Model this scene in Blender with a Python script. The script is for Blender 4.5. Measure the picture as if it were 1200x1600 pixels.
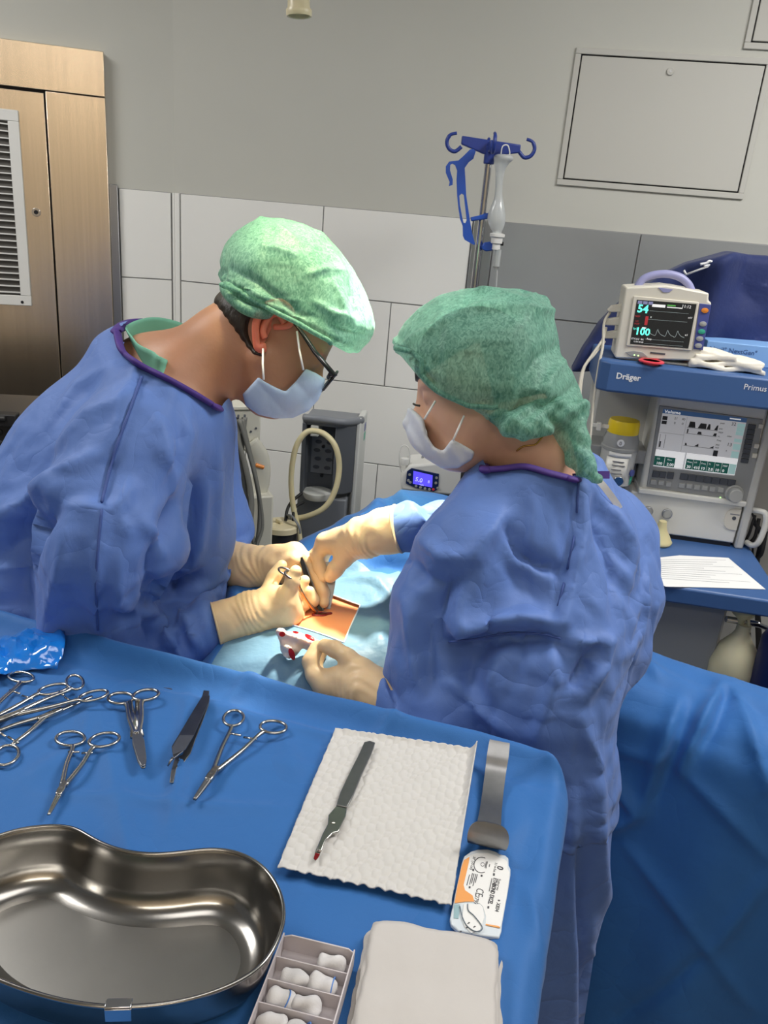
import bpy, bmesh, math, random
import numpy as np
from mathutils import Vector, Matrix

for _o in list(bpy.data.objects):
    bpy.data.objects.remove(_o)
SC = bpy.context.scene
COL = SC.collection
R_ = math.radians
random.seed(7)
rng = np.random.default_rng(11)

# ------------------------------------------------------------------ camera
PITCH, ROLL, FPX = R_(20.5), R_(5.0), 1250.0
CAM = np.array([0.0, 0.0, 1.62])
cF = np.array([0, math.cos(PITCH), -math.sin(PITCH)])
_r0 = np.array([1.0, 0, 0]); _u0 = np.array([0, math.sin(PITCH), math.cos(PITCH)])
cR = math.cos(ROLL) * _r0 + math.sin(ROLL) * _u0
cU = -math.sin(ROLL) * _r0 + math.cos(ROLL) * _u0
cd = bpy.data.cameras.new('camera'); camo = bpy.data.objects.new('camera', cd); COL.objects.link(camo)
cd.sensor_fit = 'VERTICAL'; cd.sensor_height = 36.0; cd.lens = 36.0 * FPX / 1600.0
cd.clip_start = 0.02
camo.matrix_world = Matrix(((cR[0], cU[0], -cF[0], CAM[0]), (cR[1], cU[1], -cF[1], CAM[1]),
                            (cR[2], cU[2], -cF[2], CAM[2]), (0, 0, 0, 1)))
SC.camera = camo

# ------------------------------------------------------------------ world, lights, exposure
wd = bpy.data.worlds.new('world'); SC.world = wd; wd.use_nodes = True
wd.node_tree.nodes['Background'].inputs[0].default_value = (0.96, 0.98, 1.0, 1)
wd.node_tree.nodes['Background'].inputs[1].default_value = 0.15


def area(name, loc, target, sx, sy, power, color=(1, 1, 1), spread=180):
    l = bpy.data.lights.new(name, 'AREA'); l.shape = 'RECTANGLE'; l.size = sx; l.size_y = sy
    l.energy = power; l.color = color; l.spread = R_(spread)
    o = bpy.data.objects.new(name, l); COL.objects.link(o); o.location = loc
    o.rotation_euler = (Vector(target) - Vector(loc)).to_track_quat('-Z', 'Y').to_euler()
    return o


# fluorescent ceiling panels: above the instrument table, over the anaesthesia side; then two added fills, left and rear
area('ceiling_panel_or_fill', (0.25, 0.55, 2.78), (0.25, 0.56, 0), 1.2, 0.6, 9, (1.0, 0.97, 0.94))
area('ceiling_panel_or_fill', (1.55, 1.35, 2.78), (1.45, 1.36, 0), 0.6, 1.2, 52, (1.0, 0.98, 0.95))
area('ceiling_panel_or_fill', (-1.80, 1.35, 2.78), (-1.7, 1.38, 0), 0.5, 1.2, 40, (1.0, 0.98, 0.95))  # unseen fill lamp, added to brighten the back wall and its tiles
area('ceiling_panel_or_fill', (-0.1, -1.2, 2.78), (-0.1, -1.21, 0), 1.2, 0.3, 13, (1.0, 0.92, 0.80))  # warm fill lamp, added to light the rear wall mirrored in the steel door
# operating lamps: focused beams of the twin lamp heads
LAMP = Vector((-0.235, 1.68, 2.02))


def beam(loc, target, power, size, blend, soft, color):
    sl = bpy.data.lights.new('operating_lamp_beam', 'SPOT'); sl.energy = power; sl.color = color
    sl.spot_size = R_(size); sl.spot_blend = blend; sl.shadow_soft_size = soft
    so = bpy.data.objects.new('operating_lamp_beam', sl); COL.objects.link(so); so.location = loc
    so.rotation_euler = (Vector(target) - Vector(loc)).to_track_quat('-Z', 'Y').to_euler()


beam((0.20, 1.66, 2.22), (-0.09, 1.19, 0.95), 330, 23, 0.6, 0.06, (1.0, 0.92, 0.76))
beam((-0.24, 1.37, 2.09), (-0.15, 1.38, 1.55), 95, 27, 0.7, 0.10, (1.0, 0.91, 0.50))

SC.view_settings.view_transform = 'Standard'; SC.view_settings.look = 'None'
SC.view_settings.gamma = 1.0; SC.view_settings.use_curve_mapping = False
SC.view_settings.exposure = -0.15


# ------------------------------------------------------------------ measuring helpers (photo pixel -> place in the room)
def ray(x, y): return cF + cR * (x - 600) / FPX - cU * (y - 800) / FPX
def D(x, y, d): return CAM + ray(x, y) * d
def Zp(x, y, z):
    v = ray(x, y); return CAM + v * ((z - CAM[2]) / v[2])


class Frame:
    """upright frame: x along the plane, y away from the camera, z up"""
    def __init__(s, O, deg):
        a = R_(deg); s.O = np.array([O[0], O[1], 0.0]); s.deg = deg
        s.x = np.array([math.cos(a), math.sin(a), 0]); s.y = np.array([-math.sin(a), math.cos(a), 0])
    def loc(s, px, py, y=0.0):
        v = ray(px, py); P0 = s.O + s.y * y
        P = CAM + v * (((P0 - CAM) @ s.y) / (v @ s.y)); q = P - s.O
        return np.array([q @ s.x, y, P[2]])
    def locz(s, px, py, z):
        q = Zp(px, py, z) - s.O; return np.array([q @ s.x, q @ s.y, z])
    def world(s, p): return s.O + s.x * p[0] + s.y * p[1] + np.array([0, 0, p[2]])


# ------------------------------------------------------------------ materials
MATS = {}


def mat(name, col, rough=0.5, metal=0.0, bump=None, var=None, emit=None, trans=0.0, sheen=0.0, spec=0.5, alpha=1.0, sss=0.0,
        coat=0.0, stretch=None, ior=None, sheen_tint=None):
    """principled material; bump=(scale,strength,detail) list, var=(scale,amount) brightness mottling"""
    if name in MATS: return MATS[name]
    m = bpy.data.materials.new(name); m.use_nodes = True; nt = m.node_tree; b = nt.nodes['Principled BSDF']
    b.inputs['Base Color'].default_value = (*col, 1); b.inputs['Roughness'].default_value = rough
    b.inputs['Metallic'].default_value = metal; b.inputs['Specular IOR Level'].default_value = spec
    b.inputs['Transmission Weight'].default_value = trans; b.inputs['Alpha'].default_value = alpha
    b.inputs['Sheen Weight'].default_value = sheen; b.inputs['Coat Weight'].default_value = coat
    if ior: b.inputs['IOR'].default_value = ior
    if sss:
        b.inputs['Subsurface Weight'].default_value = sss
        b.inputs['Subsurface Radius'].default_value = (1.0, 0.35, 0.2); b.inputs['Subsurface Scale'].default_value = 0.012
    if emit:
        b.inputs['Emission Color'].default_value = (*emit[0], 1); b.inputs['Emission Strength'].default_value = emit[1]
    tc = nt.nodes.new('ShaderNodeTexCoord')
    src = tc.outputs['Object']
    if stretch:
        mp = nt.nodes.new('ShaderNodeMapping'); mp.inputs['Scale'].default_value = stretch
        nt.links.new(src, mp.inputs['Vector']); src = mp.outputs['Vector']
    if var:
        n = nt.nodes.new('ShaderNodeTexNoise'); n.inputs['Scale'].default_value = var[0]; n.inputs['Detail'].default_value = 5
        nt.links.new(src, n.inputs['Vector'])
        cr = nt.nodes.new('ShaderNodeMapRange'); cr.inputs['From Min'].default_value = 0.3; cr.inputs['From Max'].default_value = 0.7
        cr.inputs['To Min'].default_value = 1 - var[1]; cr.inputs['To Max'].default_value = 1 + var[1]
        nt.links.new(n.outputs['Fac'], cr.inputs['Value'])
        mx = nt.nodes.new('ShaderNodeMix'); mx.data_type = 'RGBA'; mx.blend_type = 'MULTIPLY'; mx.inputs[0].default_value = 1
        mx.inputs[6].default_value = (*col, 1); nt.links.new(cr.outputs['Result'], mx.inputs[7])
        nt.links.new(mx.outputs[2], b.inputs['Base Color'])
    if bump:
        prev = None
        for (sc, st, dist) in bump:
            n = nt.nodes.new('ShaderNodeTexNoise'); n.inputs['Scale'].default_value = sc; n.inputs['Detail'].default_value = 4
            nt.links.new(src, n.inputs['Vector'])
            bp = nt.nodes.new('ShaderNodeBump'); bp.inputs['Strength'].default_value = st; bp.inputs['Distance'].default_value = dist
            nt.links.new(n.outputs['Fac'], bp.inputs['Height'])
            if prev: nt.links.new(prev.outputs['Normal'], bp.inputs['Normal'])
            prev = bp
        nt.links.new(prev.outputs['Normal'], b.inputs['Normal'])
    MATS[name] = m
    return m


def s2l(r, g, b):
    return tuple((c / 255 / 12.92) if c / 255 <= 0.04045 else ((c / 255 + 0.055) / 1.055) ** 2.4 for c in (r, g, b))


# ------------------------------------------------------------------ mesh helpers
class G:
    def __init__(s): s.v = []; s.f = []
    def add(s, v, f):
        o = len(s.v); s.v += [tuple(map(float, p)) for p in v]; s.f += [tuple(i + o for i in q) for q in f]; return s
    def box(s, lo, hi, M=None):
        (a, b, c), (d, e, g) = lo, hi
        v = [(a, b, c), (d, b, c), (d, e, c), (a, e, c), (a, b, g), (d, b, g), (d, e, g), (a, e, g)]
        if M is not None: v = [M @ Vector(p) for p in v]
        return s.add(v, [(3, 2, 1, 0), (4, 5, 6, 7), (0, 1, 5, 4), (1, 2, 6, 5), (2, 3, 7, 6), (3, 0, 4, 7)])
    def tube(s, path, r, n=10, caps=True, flat=1.0, up=None, closed=False):
        P = [np.array(p, float) for p in path]; m = len(P)
        rr = r if hasattr(r, '__len__') else [r] * m
        T = []
        for i in range(m):
            if closed: t = P[(i + 1) % m] - P[i - 1]
            else: t = P[min(i + 1, m - 1)] - P[max(i - 1, 0)]
            T.append(t / (np.linalg.norm(t) + 1e-12))
        u = np.array(up, float) if up is not None else (np.array([0, 0, 1.0]) if abs(T[0][2]) < 0.9 else np.array([1.0, 0, 0]))
        v = []
        for i in range(m):
            u = u - T[i] * (u @ T[i]); u = u / (np.linalg.norm(u) + 1e-12); w = np.cross(T[i], u)
            for k in range(n):
                a = 2 * math.pi * k / n
                v.append(P[i] + rr[i] * (flat * math.cos(a) * u + math.sin(a) * w))
        f = []
        for i in range(m if closed else m - 1):
            j = (i + 1) % m
            for k in range(n):
                f.append((i * n + k, i * n + (k + 1) % n, j * n + (k + 1) % n, j * n + k))
        if caps and not closed:
            f.append(tuple(range(n))[::-1]); f.append(tuple((m - 1) * n + k for k in range(n)))
        return s.add(v, f)
    def cyl(s, a, b, r, r2=None, n=24, caps=True): return s.tube([a, b], [r, r if r2 is None else r2], n, caps)
    def lathe(s, prof, n=32, M=None):
        v = []; m = len(prof)
        for (r, z) in prof:
            for k in range(n):
                a = 2 * math.pi * k / n; p = Vector((r * math.cos(a), r * math.sin(a), z)); v.append(M @ p if M is not None else p)
        f = []
        for i in range(m - 1):
            for k in range(n):
                f.append((i * n + k, i * n + (k + 1) % n, (i + 1) * n + (k + 1) % n, (i + 1) * n + k))
        if prof[0][0] > 1e-6: f.append(tuple(range(n))[::-1])
        if prof[-1][0] > 1e-6: f.append(tuple((m - 1) * n + k for k in range(n)))
        return s.add(v, f)
    def prism(s, poly, z0, z1, M=None):
        """poly in xy, extruded along z (then M)"""
        n = len(poly); ar = sum(poly[i][0] * poly[(i + 1) % n][1] - poly[(i + 1) % n][0] * poly[i][1] for i in range(n))
        if ar < 0: poly = poly[::-1]
        v = [Vector((p[0], p[1], z0)) for p in poly] + [Vector((p[0], p[1], z1)) for p in poly]
        if M is not None: v = [M @ p for p in v]
        f = [tuple(range(n))[::-1], tuple(range(n, 2 * n))] + [(i, (i + 1) % n, n + (i + 1) % n, n + i) for i in range(n)]
        return s.add(v, f)
    def pprism(s, pts, off):
        """3D planar polygon extruded by vector off"""
        n = len(pts); a = [np.array(p, float) for p in pts]; o = np.array(off, float)
        nn = sum(np.cross(a[i] - a[0], a[(i + 1) % n] - a[0]) for i in range(n))
        if nn @ o < 0: a = a[::-1]
        return s.add(a + [p + o for p in a], [tuple(range(n))[::-1], tuple(range(n, 2 * n))] + [(i, (i + 1) % n, n + (i + 1) % n, n + i) for i in range(n)])
    def grid(s, P, cu=False, cv=False):
        P = np.asarray(P); nu, nv = P.shape[:2]; f = []
        for i in range(nu if cu else nu - 1):
            for j in range(nv if cv else nv - 1):
                i2, j2 = (i + 1) % nu, (j + 1) % nv
                f.append((i * nv + j, i2 * nv + j, i2 * nv + j2, i * nv + j2))
        return s.add(P.reshape(-1, 3), f)


def yz(lx, lz):  # polygon (x,z) drawn on an upright panel: xy -> x,z facing -y
    return Matrix.Rotation(math.pi / 2, 4, 'X')


VERT = Matrix.Rotation(math.pi / 2, 4, 'X')  # local xy -> xz, local z -> -y
ROOTM = {}


def thing(name, label, cat, loc=(0, 0, 0), rotz=0.0, group=None):
    o = bpy.data.objects.new(name, None); COL.objects.link(o); o.empty_display_size = 0.05
    o.location = loc; o.rotation_euler = (0, 0, rotz); o['label'] = label; o['category'] = cat
    if group: o['group'] = group
    ROOTM[o.name] = (Matrix.Translation(Vector(loc)) @ Matrix.Rotation(rotz, 4, 'Z')).inverted()
    return o


def tag(o, label, cat, group=None, kind=None):
    o['label'] = label; o['category'] = cat
    if group: o['group'] = group
    if kind: o['kind'] = kind
    return o


def root_of(p):
    while p.parent: p = p.parent
    return p


def obj(name, g, m, parent=None, world=False, smooth=None, bevel=0.0, label=None, subsurf=0, solid=0.0, seg=2):
    v, f = (g.v, g.f) if isinstance(g, G) else g
    me = bpy.data.meshes.new(name)
    if isinstance(v, np.ndarray): v = v.tolist()
    if isinstance(f, np.ndarray): f = f.tolist()
    if world and parent is not None:
        M = ROOTM[root_of(parent).name]; A = np.array(M); vv = np.asarray(v) @ A[:3, :3].T + A[:3, 3]; v = vv.tolist()
    me.from_pydata(v, [], f); me.update()
    if m is not None: me.materials.append(MATS[m] if isinstance(m, str) else m)
    o = bpy.data.objects.new(name, me); COL.objects.link(o)
    if parent is not None: o.parent = parent
    if smooth is not None:
        me.shade_smooth()
        if smooth < 180: me.set_sharp_from_angle(angle=R_(smooth))
    if solid:
        md = o.modifiers.new('thick', 'SOLIDIFY'); md.thickness = solid; md.offset = -1
    if bevel:
        md = o.modifiers.new('bevel', 'BEVEL'); md.width = bevel; md.segments = seg; md.limit_method = 'ANGLE'; md.angle_limit = R_(40)
        if smooth is None:
            me.shade_smooth(); me.set_sharp_from_angle(angle=R_(35))
    if subsurf:
        md = o.modifiers.new('sub', 'SUBSURF'); md.levels = subsurf; md.render_levels = subsurf
    if label: o['label'] = label
    return o


def struct(o):
    o['kind'] = 'structure'; return o


def text(name, s, size, M, m, parent, align='LEFT', ext=0.0002, bold=0.0, sx=1.0):
    c = bpy.data.curves.new(name, 'FONT'); c.body = s; c.size = size; c.extrude = ext; c.align_x = align; c.resolution_u = 2
    c.offset = bold
    t = bpy.data.objects.new(name, c); COL.objects.link(t)
    dg = bpy.context.evaluated_depsgraph_get(); me = bpy.data.meshes.new_from_object(t.evaluated_get(dg))
    bpy.data.objects.remove(t); bpy.data.curves.remove(c)
    me.transform(M @ Matrix.Diagonal((sx, 1, 1, 1))); me.materials.clear(); me.materials.append(MATS[m])
    o = bpy.data.objects.new(name, me); COL.objects.link(o); o.parent = parent
    return o


def crom(pts, n=8, closed=False):
    """catmull-rom through points"""
    P = [np.array(p, float) for p in pts]; m = len(P); out = []
    for i in range(m if closed else m - 1):
        if closed: a, b, c, d = P[i - 1], P[i], P[(i + 1) % m], P[(i + 2) % m]
        else: a, b, c, d = P[max(i - 1, 0)], P[i], P[i + 1], P[min(i + 2, m - 1)]
        for k in range(n):
            t = k / n
            out.append(0.5 * ((2 * b) + (-a + c) * t + (2 * a - 5 * b + 4 * c - d) * t * t + (-a + 3 * b - 3 * c + d) * t ** 3))
    if not closed: out.append(P[-1])
    return out


# ------------------------------------------------------------------ implicit-surface modelling (smooth bodies, cloth)
def rc(p, a, b, ra, rb):
    a = np.asarray(a, float); b = np.asarray(b, float); ab = b - a
    t = np.clip(((p - a) @ ab) / (ab @ ab + 1e-12), 0, 1)
    return np.linalg.norm(p - a - t[:, None] * ab, axis=1) - (ra + (rb - ra) * t)


def ell(p, c, r, Rm=None):
    q = p - np.asarray(c, float)
    if Rm is not None: q = q @ np.asarray(Rm, float)  # columns = local axes
    r = np.asarray(r, float); k0 = np.linalg.norm(q / r, axis=1); k1 = np.linalg.norm(q / (r * r), axis=1) + 1e-9
    return k0 * (k0 - 1) / k1


def smin(a, b, k):
    h = np.maximum(k - np.abs(a - b), 0) / k
    return np.minimum(a, b) - h * h * k * 0.25


def smax(a, b, k): return -smin(-a, -b, k)


def chain(p, pts, rad, k=0.02):
    d = None
    for i in range(len(pts) - 1):
        e = rc(p, pts[i], pts[i + 1], rad[i], rad[i + 1]); d = e if d is None else smin(d, e, k)
    return d


def sdf_mesh(fn, lo, hi, vox, lip=1.6):
    lo = np.array(lo, float); hi = np.array(hi, float); B = 6
    nb = np.maximum(np.ceil((hi - lo) / (vox * B)).astype(int), 1); n = nb * B
    bc = np.stack(np.meshgrid(*[lo[i] + (np.arange(nb[i]) + 0.5) * B * vox for i in range(3)], indexing='ij'), -1).reshape(-1, 3)
    dc = fn(bc); V = np.repeat(np.repeat(np.repeat(np.sign(dc).reshape(nb), B, 0), B, 1), B, 2).astype(np.float32)
    act = np.nonzero(np.abs(dc) < B * vox * 0.9 * lip)[0]
    idx = np.stack(np.unravel_index(act, nb), -1) * B
    off = np.stack(np.meshgrid(*[np.arange(B)] * 3, indexing='ij'), -1).reshape(-1, 3)
    ii = (idx[:, None, :] + off[None]).reshape(-1, 3)
    val = np.empty(len(ii), np.float32)
    for s in range(0, len(ii), 400000):
        val[s:s + 400000] = fn(lo + ii[s:s + 400000] * vox)
    V[ii[:, 0], ii[:, 1], ii[:, 2]] = val
    ins = V < 0
    c = [ins[a:n[0] - 1 + a, b:n[1] - 1 + b, e:n[2] - 1 + e] for a in (0, 1) for b in (0, 1) for e in (0, 1)]
    sm = sum(x.astype(np.int8) for x in c); cell = (sm > 0) & (sm < 8)
    ci = np.stack(np.nonzero(cell), -1); cid = -np.ones(cell.shape, np.int64); cid[cell] = np.arange(len(ci))
    acc = np.zeros((len(ci), 3)); cnt = np.zeros(len(ci))
    cor = [(a, b, e) for a in (0, 1) for b in (0, 1) for e in (0, 1)]
    for p in cor:
        for ax in range(3):
            if p[ax]: continue
            q = list(p); q[ax] = 1
            v0 = V[ci[:, 0] + p[0], ci[:, 1] + p[1], ci[:, 2] + p[2]]; v1 = V[ci[:, 0] + q[0], ci[:, 1] + q[1], ci[:, 2] + q[2]]
            x = (v0 < 0) != (v1 < 0); t = np.where(x, v0 / np.where(v0 == v1, 1, v0 - v1), 0)
            pos = np.tile(np.array(p, float), (len(ci), 1)); pos[:, ax] = t
            acc[x] += pos[x]; cnt[x] += 1
    verts = lo + (ci + acc / cnt[:, None]) * vox
    faces = []
    for ax in range(3):
        o1, o2 = [(1, 2), (2, 0), (0, 1)][ax]
        sl0 = [slice(None)] * 3; sl1 = [slice(None)] * 3; sl0[ax] = slice(0, n[ax] - 1); sl1[ax] = slice(1, n[ax])
        A = ins[tuple(sl0)]; Bq = ins[tuple(sl1)]; e = np.stack(np.nonzero(A != Bq), -1)
        ok = (e[:, o1] > 0) & (e[:, o2] > 0) & (e[:, o1] < n[o1] - 1) & (e[:, o2] < n[o2] - 1); e = e[ok]
        fl = A[e[:, 0], e[:, 1], e[:, 2]]
        def cc(d1, d2):
            q = e.copy(); q[:, o1] += d1; q[:, o2] += d2; return cid[q[:, 0], q[:, 1], q[:, 2]]
        a_, b_, c_, d_ = cc(-1, -1), cc(0, -1), cc(0, 0), cc(-1, 0)
        F = np.stack([a_, b_, c_, d_], -1); F[~fl] = F[~fl][:, ::-1]
        faces.append(F[(F >= 0).all(1)])
    return verts, np.concatenate(faces)


def keep_faces(V, F, mask):
    F = F[mask]; u, inv = np.unique(F.ravel(), return_inverse=True); return V[u], inv.reshape(F.shape)


def edges_of(F):
    E = np.concatenate([F[:, [0, 1]], F[:, [1, 2]], F[:, [2, 3]], F[:, [3, 0]]]); E.sort(axis=1); E = np.unique(E, axis=0)
    Dg = np.concatenate([F[:, [0, 2]], F[:, [1, 3]]])
    return E, Dg


def grad(fn, p, h=0.004):
    g = np.stack([fn(p + np.eye(3)[i] * h) - fn(p - np.eye(3)[i] * h) for i in range(3)], -1)
    return g / (np.linalg.norm(g, axis=1)[:, None] + 1e-9)


def relax_cloth(V, F, body, pin=None, excess=1.06, iters=120, g=0.0009, gap=0.004, seed=1, keep=None, keepw=0.0, noise=0.004, bend=0.15):
    """position-based cloth: a slightly oversized fabric settles on the body and wrinkles"""
    r = np.random.default_rng(seed); X = V.copy(); n = len(X); E, Dg = edges_of(F)
    L = np.linalg.norm(V[E[:, 0]] - V[E[:, 1]], axis=1) * excess; Ld = np.linalg.norm(V[Dg[:, 0]] - V[Dg[:, 1]], axis=1) * excess
    I = np.concatenate([E[:, 0], Dg[:, 0]]); J = np.concatenate([E[:, 1], Dg[:, 1]]); LL = np.concatenate([L, Ld])
    stf = np.concatenate([np.ones(len(E)), 0.35 * np.ones(len(Dg))])
    deg = np.bincount(I, stf, n) + np.bincount(J, stf, n)
    ea, eb = E[:, 0], E[:, 1]; de = np.bincount(ea, minlength=n) + np.bincount(eb, minlength=n)
    free = np.ones(n) if pin is None else (~pin).astype(float)
    X = X + r.normal(0, noise, X.shape) * free[:, None]; prev = X.copy()
    for it in range(iters):
        vel = (X - prev) * 0.9; prev = X.copy(); X = X + vel * free[:, None]; X[:, 2] -= g * free
        for _ in range(3):
            d = X[J] - X[I]; l = np.linalg.norm(d, axis=1) + 1e-9; c = (stf * (l - LL) / l * 0.5)[:, None] * d
            dx = np.stack([np.bincount(I, c[:, k], n) - np.bincount(J, c[:, k], n) for k in range(3)], -1)
            X += dx / deg[:, None] * 1.6 * free[:, None]
        av = np.stack([np.bincount(ea, X[eb, k], n) + np.bincount(eb, X[ea, k], n) for k in range(3)], -1) / de[:, None]
        X += (av - X) * bend * free[:, None]
        if keepw: X += (V - X) * keepw * free[:, None]
        if it % 2 == 0:
            dd = body(X); m = np.nonzero((dd < gap) & (free > 0))[0]
            if len(m):
                X[m] += grad(body, X[m]) * (gap - dd[m])[:, None]
    return X


def proj(p):
    v = p - CAM; d = v @ cF; return np.stack([600 + FPX * (v @ cR) / d, 800 - FPX * (v @ cU) / d], -1)


def refine(V, F, levels=1):
    """smooth subdivision of a quad cloth"""
    me = bpy.data.meshes.new('tmp'); me.from_pydata(V.tolist(), [], F.tolist()); o = bpy.data.objects.new('tmp', me); COL.objects.link(o)
    md = o.modifiers.new('s', 'SUBSURF'); md.levels = levels; dg = bpy.context.evaluated_depsgraph_get(); ev = o.evaluated_get(dg); m2 = ev.to_mesh()
    X = np.empty(len(m2.vertices) * 3); m2.vertices.foreach_get('co', X); Q = np.empty(len(m2.loops), np.int32); m2.loops.foreach_get('vertex_index', Q)
    X = X.reshape(-1, 3).copy(); Q = Q.reshape(-1, 4).copy(); ev.to_mesh_clear(); bpy.data.objects.remove(o); bpy.data.meshes.remove(me)
    return X, Q


def vnormals(V, F):
    n = np.cross(V[F[:, 2]] - V[F[:, 0]], V[F[:, 3]] - V[F[:, 1]]); N = np.zeros_like(V)
    for k in range(4): 
        for c in range(3): N[:, c] += np.bincount(F[:, k], n[:, c], len(V))
    return N / (np.linalg.norm(N, axis=1)[:, None] + 1e-12)


def press_folds(V, F, folds, wmin=9, gain=1.7):
    """raise ridges / sink valleys of a cloth along measured crease lines (height and width in mm)"""
    N = vnormals(V, F); vd = V - CAM; dep = vd @ cF; vis = (np.einsum('ij,ij->i', N, vd) < 0); q = proj(V)
    # only the side nearest the viewer: hidden layers keep their own folds
    cell = np.floor(q / 14).astype(int); key = cell[:, 0] * 10007 + cell[:, 1]; u, inv = np.unique(key, return_inverse=True)
    near = np.full(len(u), 1e9); np.minimum.at(near, inv, dep); vis &= dep < near[inv] + 0.10
    disp = np.zeros(len(V))
    for line, h, w in folds:
        w = max(w, wmin)
        L_ = np.array(line, float); best = np.full(len(V), 1e9); tt = np.zeros(len(V)); n_ = len(L_) - 1
        for i in range(n_):
            a, b = L_[i], L_[i + 1]; e = b - a; t = np.clip(((q - a) @ e) / (e @ e), 0, 1); d = np.linalg.norm(q - a - t[:, None] * e, axis=1)
            m = d < best; best[m] = d[m]; tt[m] = (i + t[m]) / n_
        dm = best * dep / FPX; s = np.sin(np.pi * np.clip(0.12 + 0.76 * tt, 0, 1)) ** 0.8
        disp += gain * np.where(vis & (dm < 5 * w / 1000), h / 1000 * np.exp(-(dm / (w / 1000)) ** 1.5) * s, 0)
    X = V + N * disp[:, None]
    return X


def surf_at(V, pts, lift=0.003):
    """points of a mesh that the given lines of sight meet first, pulled slightly towards the viewer"""
    q = proj(V); dep = (V - CAM) @ cF; out = []
    for (x, y) in pts:
        m = np.hypot(q[:, 0] - x, q[:, 1] - y) < 9
        d = np.percentile(dep[m], 8) if m.any() else 1.2
        out.append(D(x, y, d - lift))
    return out
# ------------------------------------------------------------------ palette
mat('wall_paint', s2l(198, 198, 190), 0.75, bump=[(220, 0.06, 0.002)], var=(1.5, 0.03))
mat('white_tile', s2l(244, 244, 240), 0.28, var=(2.0, 0.015), bump=[(6, 0.02, 0.01)])
mat('grout', s2l(150, 150, 150), 0.9)
mat('grey_tile', s2l(148, 151, 152), 0.22, var=(3.0, 0.05), bump=[(5, 0.05, 0.01)])
mat('floor_vinyl', s2l(105, 108, 112), 0.45, var=(30, 0.08))
mat('ceiling_paint', s2l(222, 221, 216), 0.8, var=(2, 0.02))
mat('aluminium', s2l(170, 172, 175), 0.35, 1.0, bump=[(300, 0.05, 0.001)])
mat('brushed_steel', s2l(240, 224, 202), 0.27, 1.0, bump=[(90, 0.03, 0.001)], stretch=(30, 30, 0.4), var=(3, 0.06))
mat('dark_gap', (0.01, 0.01, 0.012), 0.8, var=(10, 0.1))
mat('panel_paint', s2l(196, 195, 188), 0.7, bump=[(260, 0.05, 0.002)])
mat('chrome', s2l(205, 205, 208), 0.12, 1.0, bump=[(50, 0.01, 0.001)])
mat('black_rubber', (0.012, 0.012, 0.013), 0.55, bump=[(120, 0.1, 0.001)])
mat('black_plastic', (0.015, 0.015, 0.017), 0.35, bump=[(200, 0.03, 0.001)])
mat('cream_plastic', s2l(226, 214, 178), 0.35, var=(8, 0.03))
mat('white_plastic', s2l(226, 226, 222), 0.4, var=(6, 0.02))

# ------------------------------------------------------------------ room shell
WB = Frame(D(507, 322, 2.8), -8.4)          # tiled back wall
CORN = WB.world(WB.loc(272, 300))
WL = Frame(CORN, 17.0)                      # slanted wall with the steel door
TOP = 1.622

g = G().box((-2.2, -1.6, -0.05), (2.6, 3.6, 0.0)); struct(obj('floor', g, 'floor_vinyl'))
g = G().box((-2.2, -1.6, 2.85), (2.6, 3.6, 2.9)); struct(obj('ceiling', g, 'ceiling_paint'))


struct(obj('wall_rear', G().box((-2.2, -1.6, 0), (2.6, -1.5, 2.85)), mat('rear_paint', s2l(226, 208, 180), 0.75, bump=[(220, 0.06, 0.002)], var=(1.5, 0.03))))


def placed(o, fr):
    o.location = tuple(fr.O); o.rotation_euler = (0, 0, R_(fr.deg)); ROOTM[o.name] = (Matrix.Translation(Vector(fr.O)) @ Matrix.Rotation(R_(fr.deg), 4, 'Z')).inverted()
    return o


wall_back = struct(placed(obj('wall_back', G().box((-0.557, 0, 0), (2.4, 0.12, 2.85)), 'wall_paint'), WB))
wall_left = struct(placed(obj('wall_left', G().box((-1.5, 0, 0), (0.03, 0.12, 2.85)), 'wall_paint'), WL))
obj('grout_bed', G().box((-0.557, -0.006, 0), (2.4, 0, TOP)), 'grout', wall_back)
obj('grout_bed', G().box((-0.19, -0.006, 0), (0.0, 0, TOP)), 'grout', wall_left)
ROWH, TW, J = 0.303, 0.53, 0.0022
for row in range(5):
    z1 = TOP - row * ROWH - J; z0 = TOP - (row + 1) * ROWH + J
    xs = [-0.530] + [k * TW + (0 if row % 2 == 0 else 0.265) for k in range(-2, 3)]
    xs = sorted(x for x in xs if -0.531 <= x < 0.515) + [0.525]
    for a, b in zip(xs[:-1], xs[1:]):
        if b - a < 0.02: continue
        obj('tile', G().box((a + J, -0.010, z0), (b - J, -0.004, z1)), 'white_tile', wall_back, bevel=0.001, seg=1)
    obj('tile', G().box((-0.19 + J, -0.010, z0), (-0.012, -0.004, z1)), 'white_tile', wall_left, bevel=0.001, seg=1)
    xg = [0.60] + [x for x in (0.545, 1.08, 1.615, 2.15) if x > 0.61] if row % 2 == 0 else [0.60, 0.815, 1.35, 1.885]
    xg = xg + [2.40]
    for a, b in zip(xg[:-1], xg[1:]):
        obj('tile', G().box((a + J, -0.012, z0), (b - J, -0.004, z1)), 'grey_tile', wall_back, bevel=0.001, seg=1)
t = struct(placed(obj('trim_1', G().box((-0.557, -0.016, 0), (-0.532, 0, TOP)).box((-0.555, -0.02, 0), (-0.549, -0.012, TOP)), 'white_tile'), WB))
t = struct(placed(obj('trim_2', G().box((0.528, -0.018, 0), (0.563, 0, TOP)).box((0.567, -0.012, 0), (0.598, 0, TOP)), 'aluminium', bevel=0.001), WB))
t = struct(placed(obj('trim_3', G().box((-0.221, -0.03, 0), (-0.192, 0, TOP + 0.01)), 'aluminium', bevel=0.002), WL))

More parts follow.
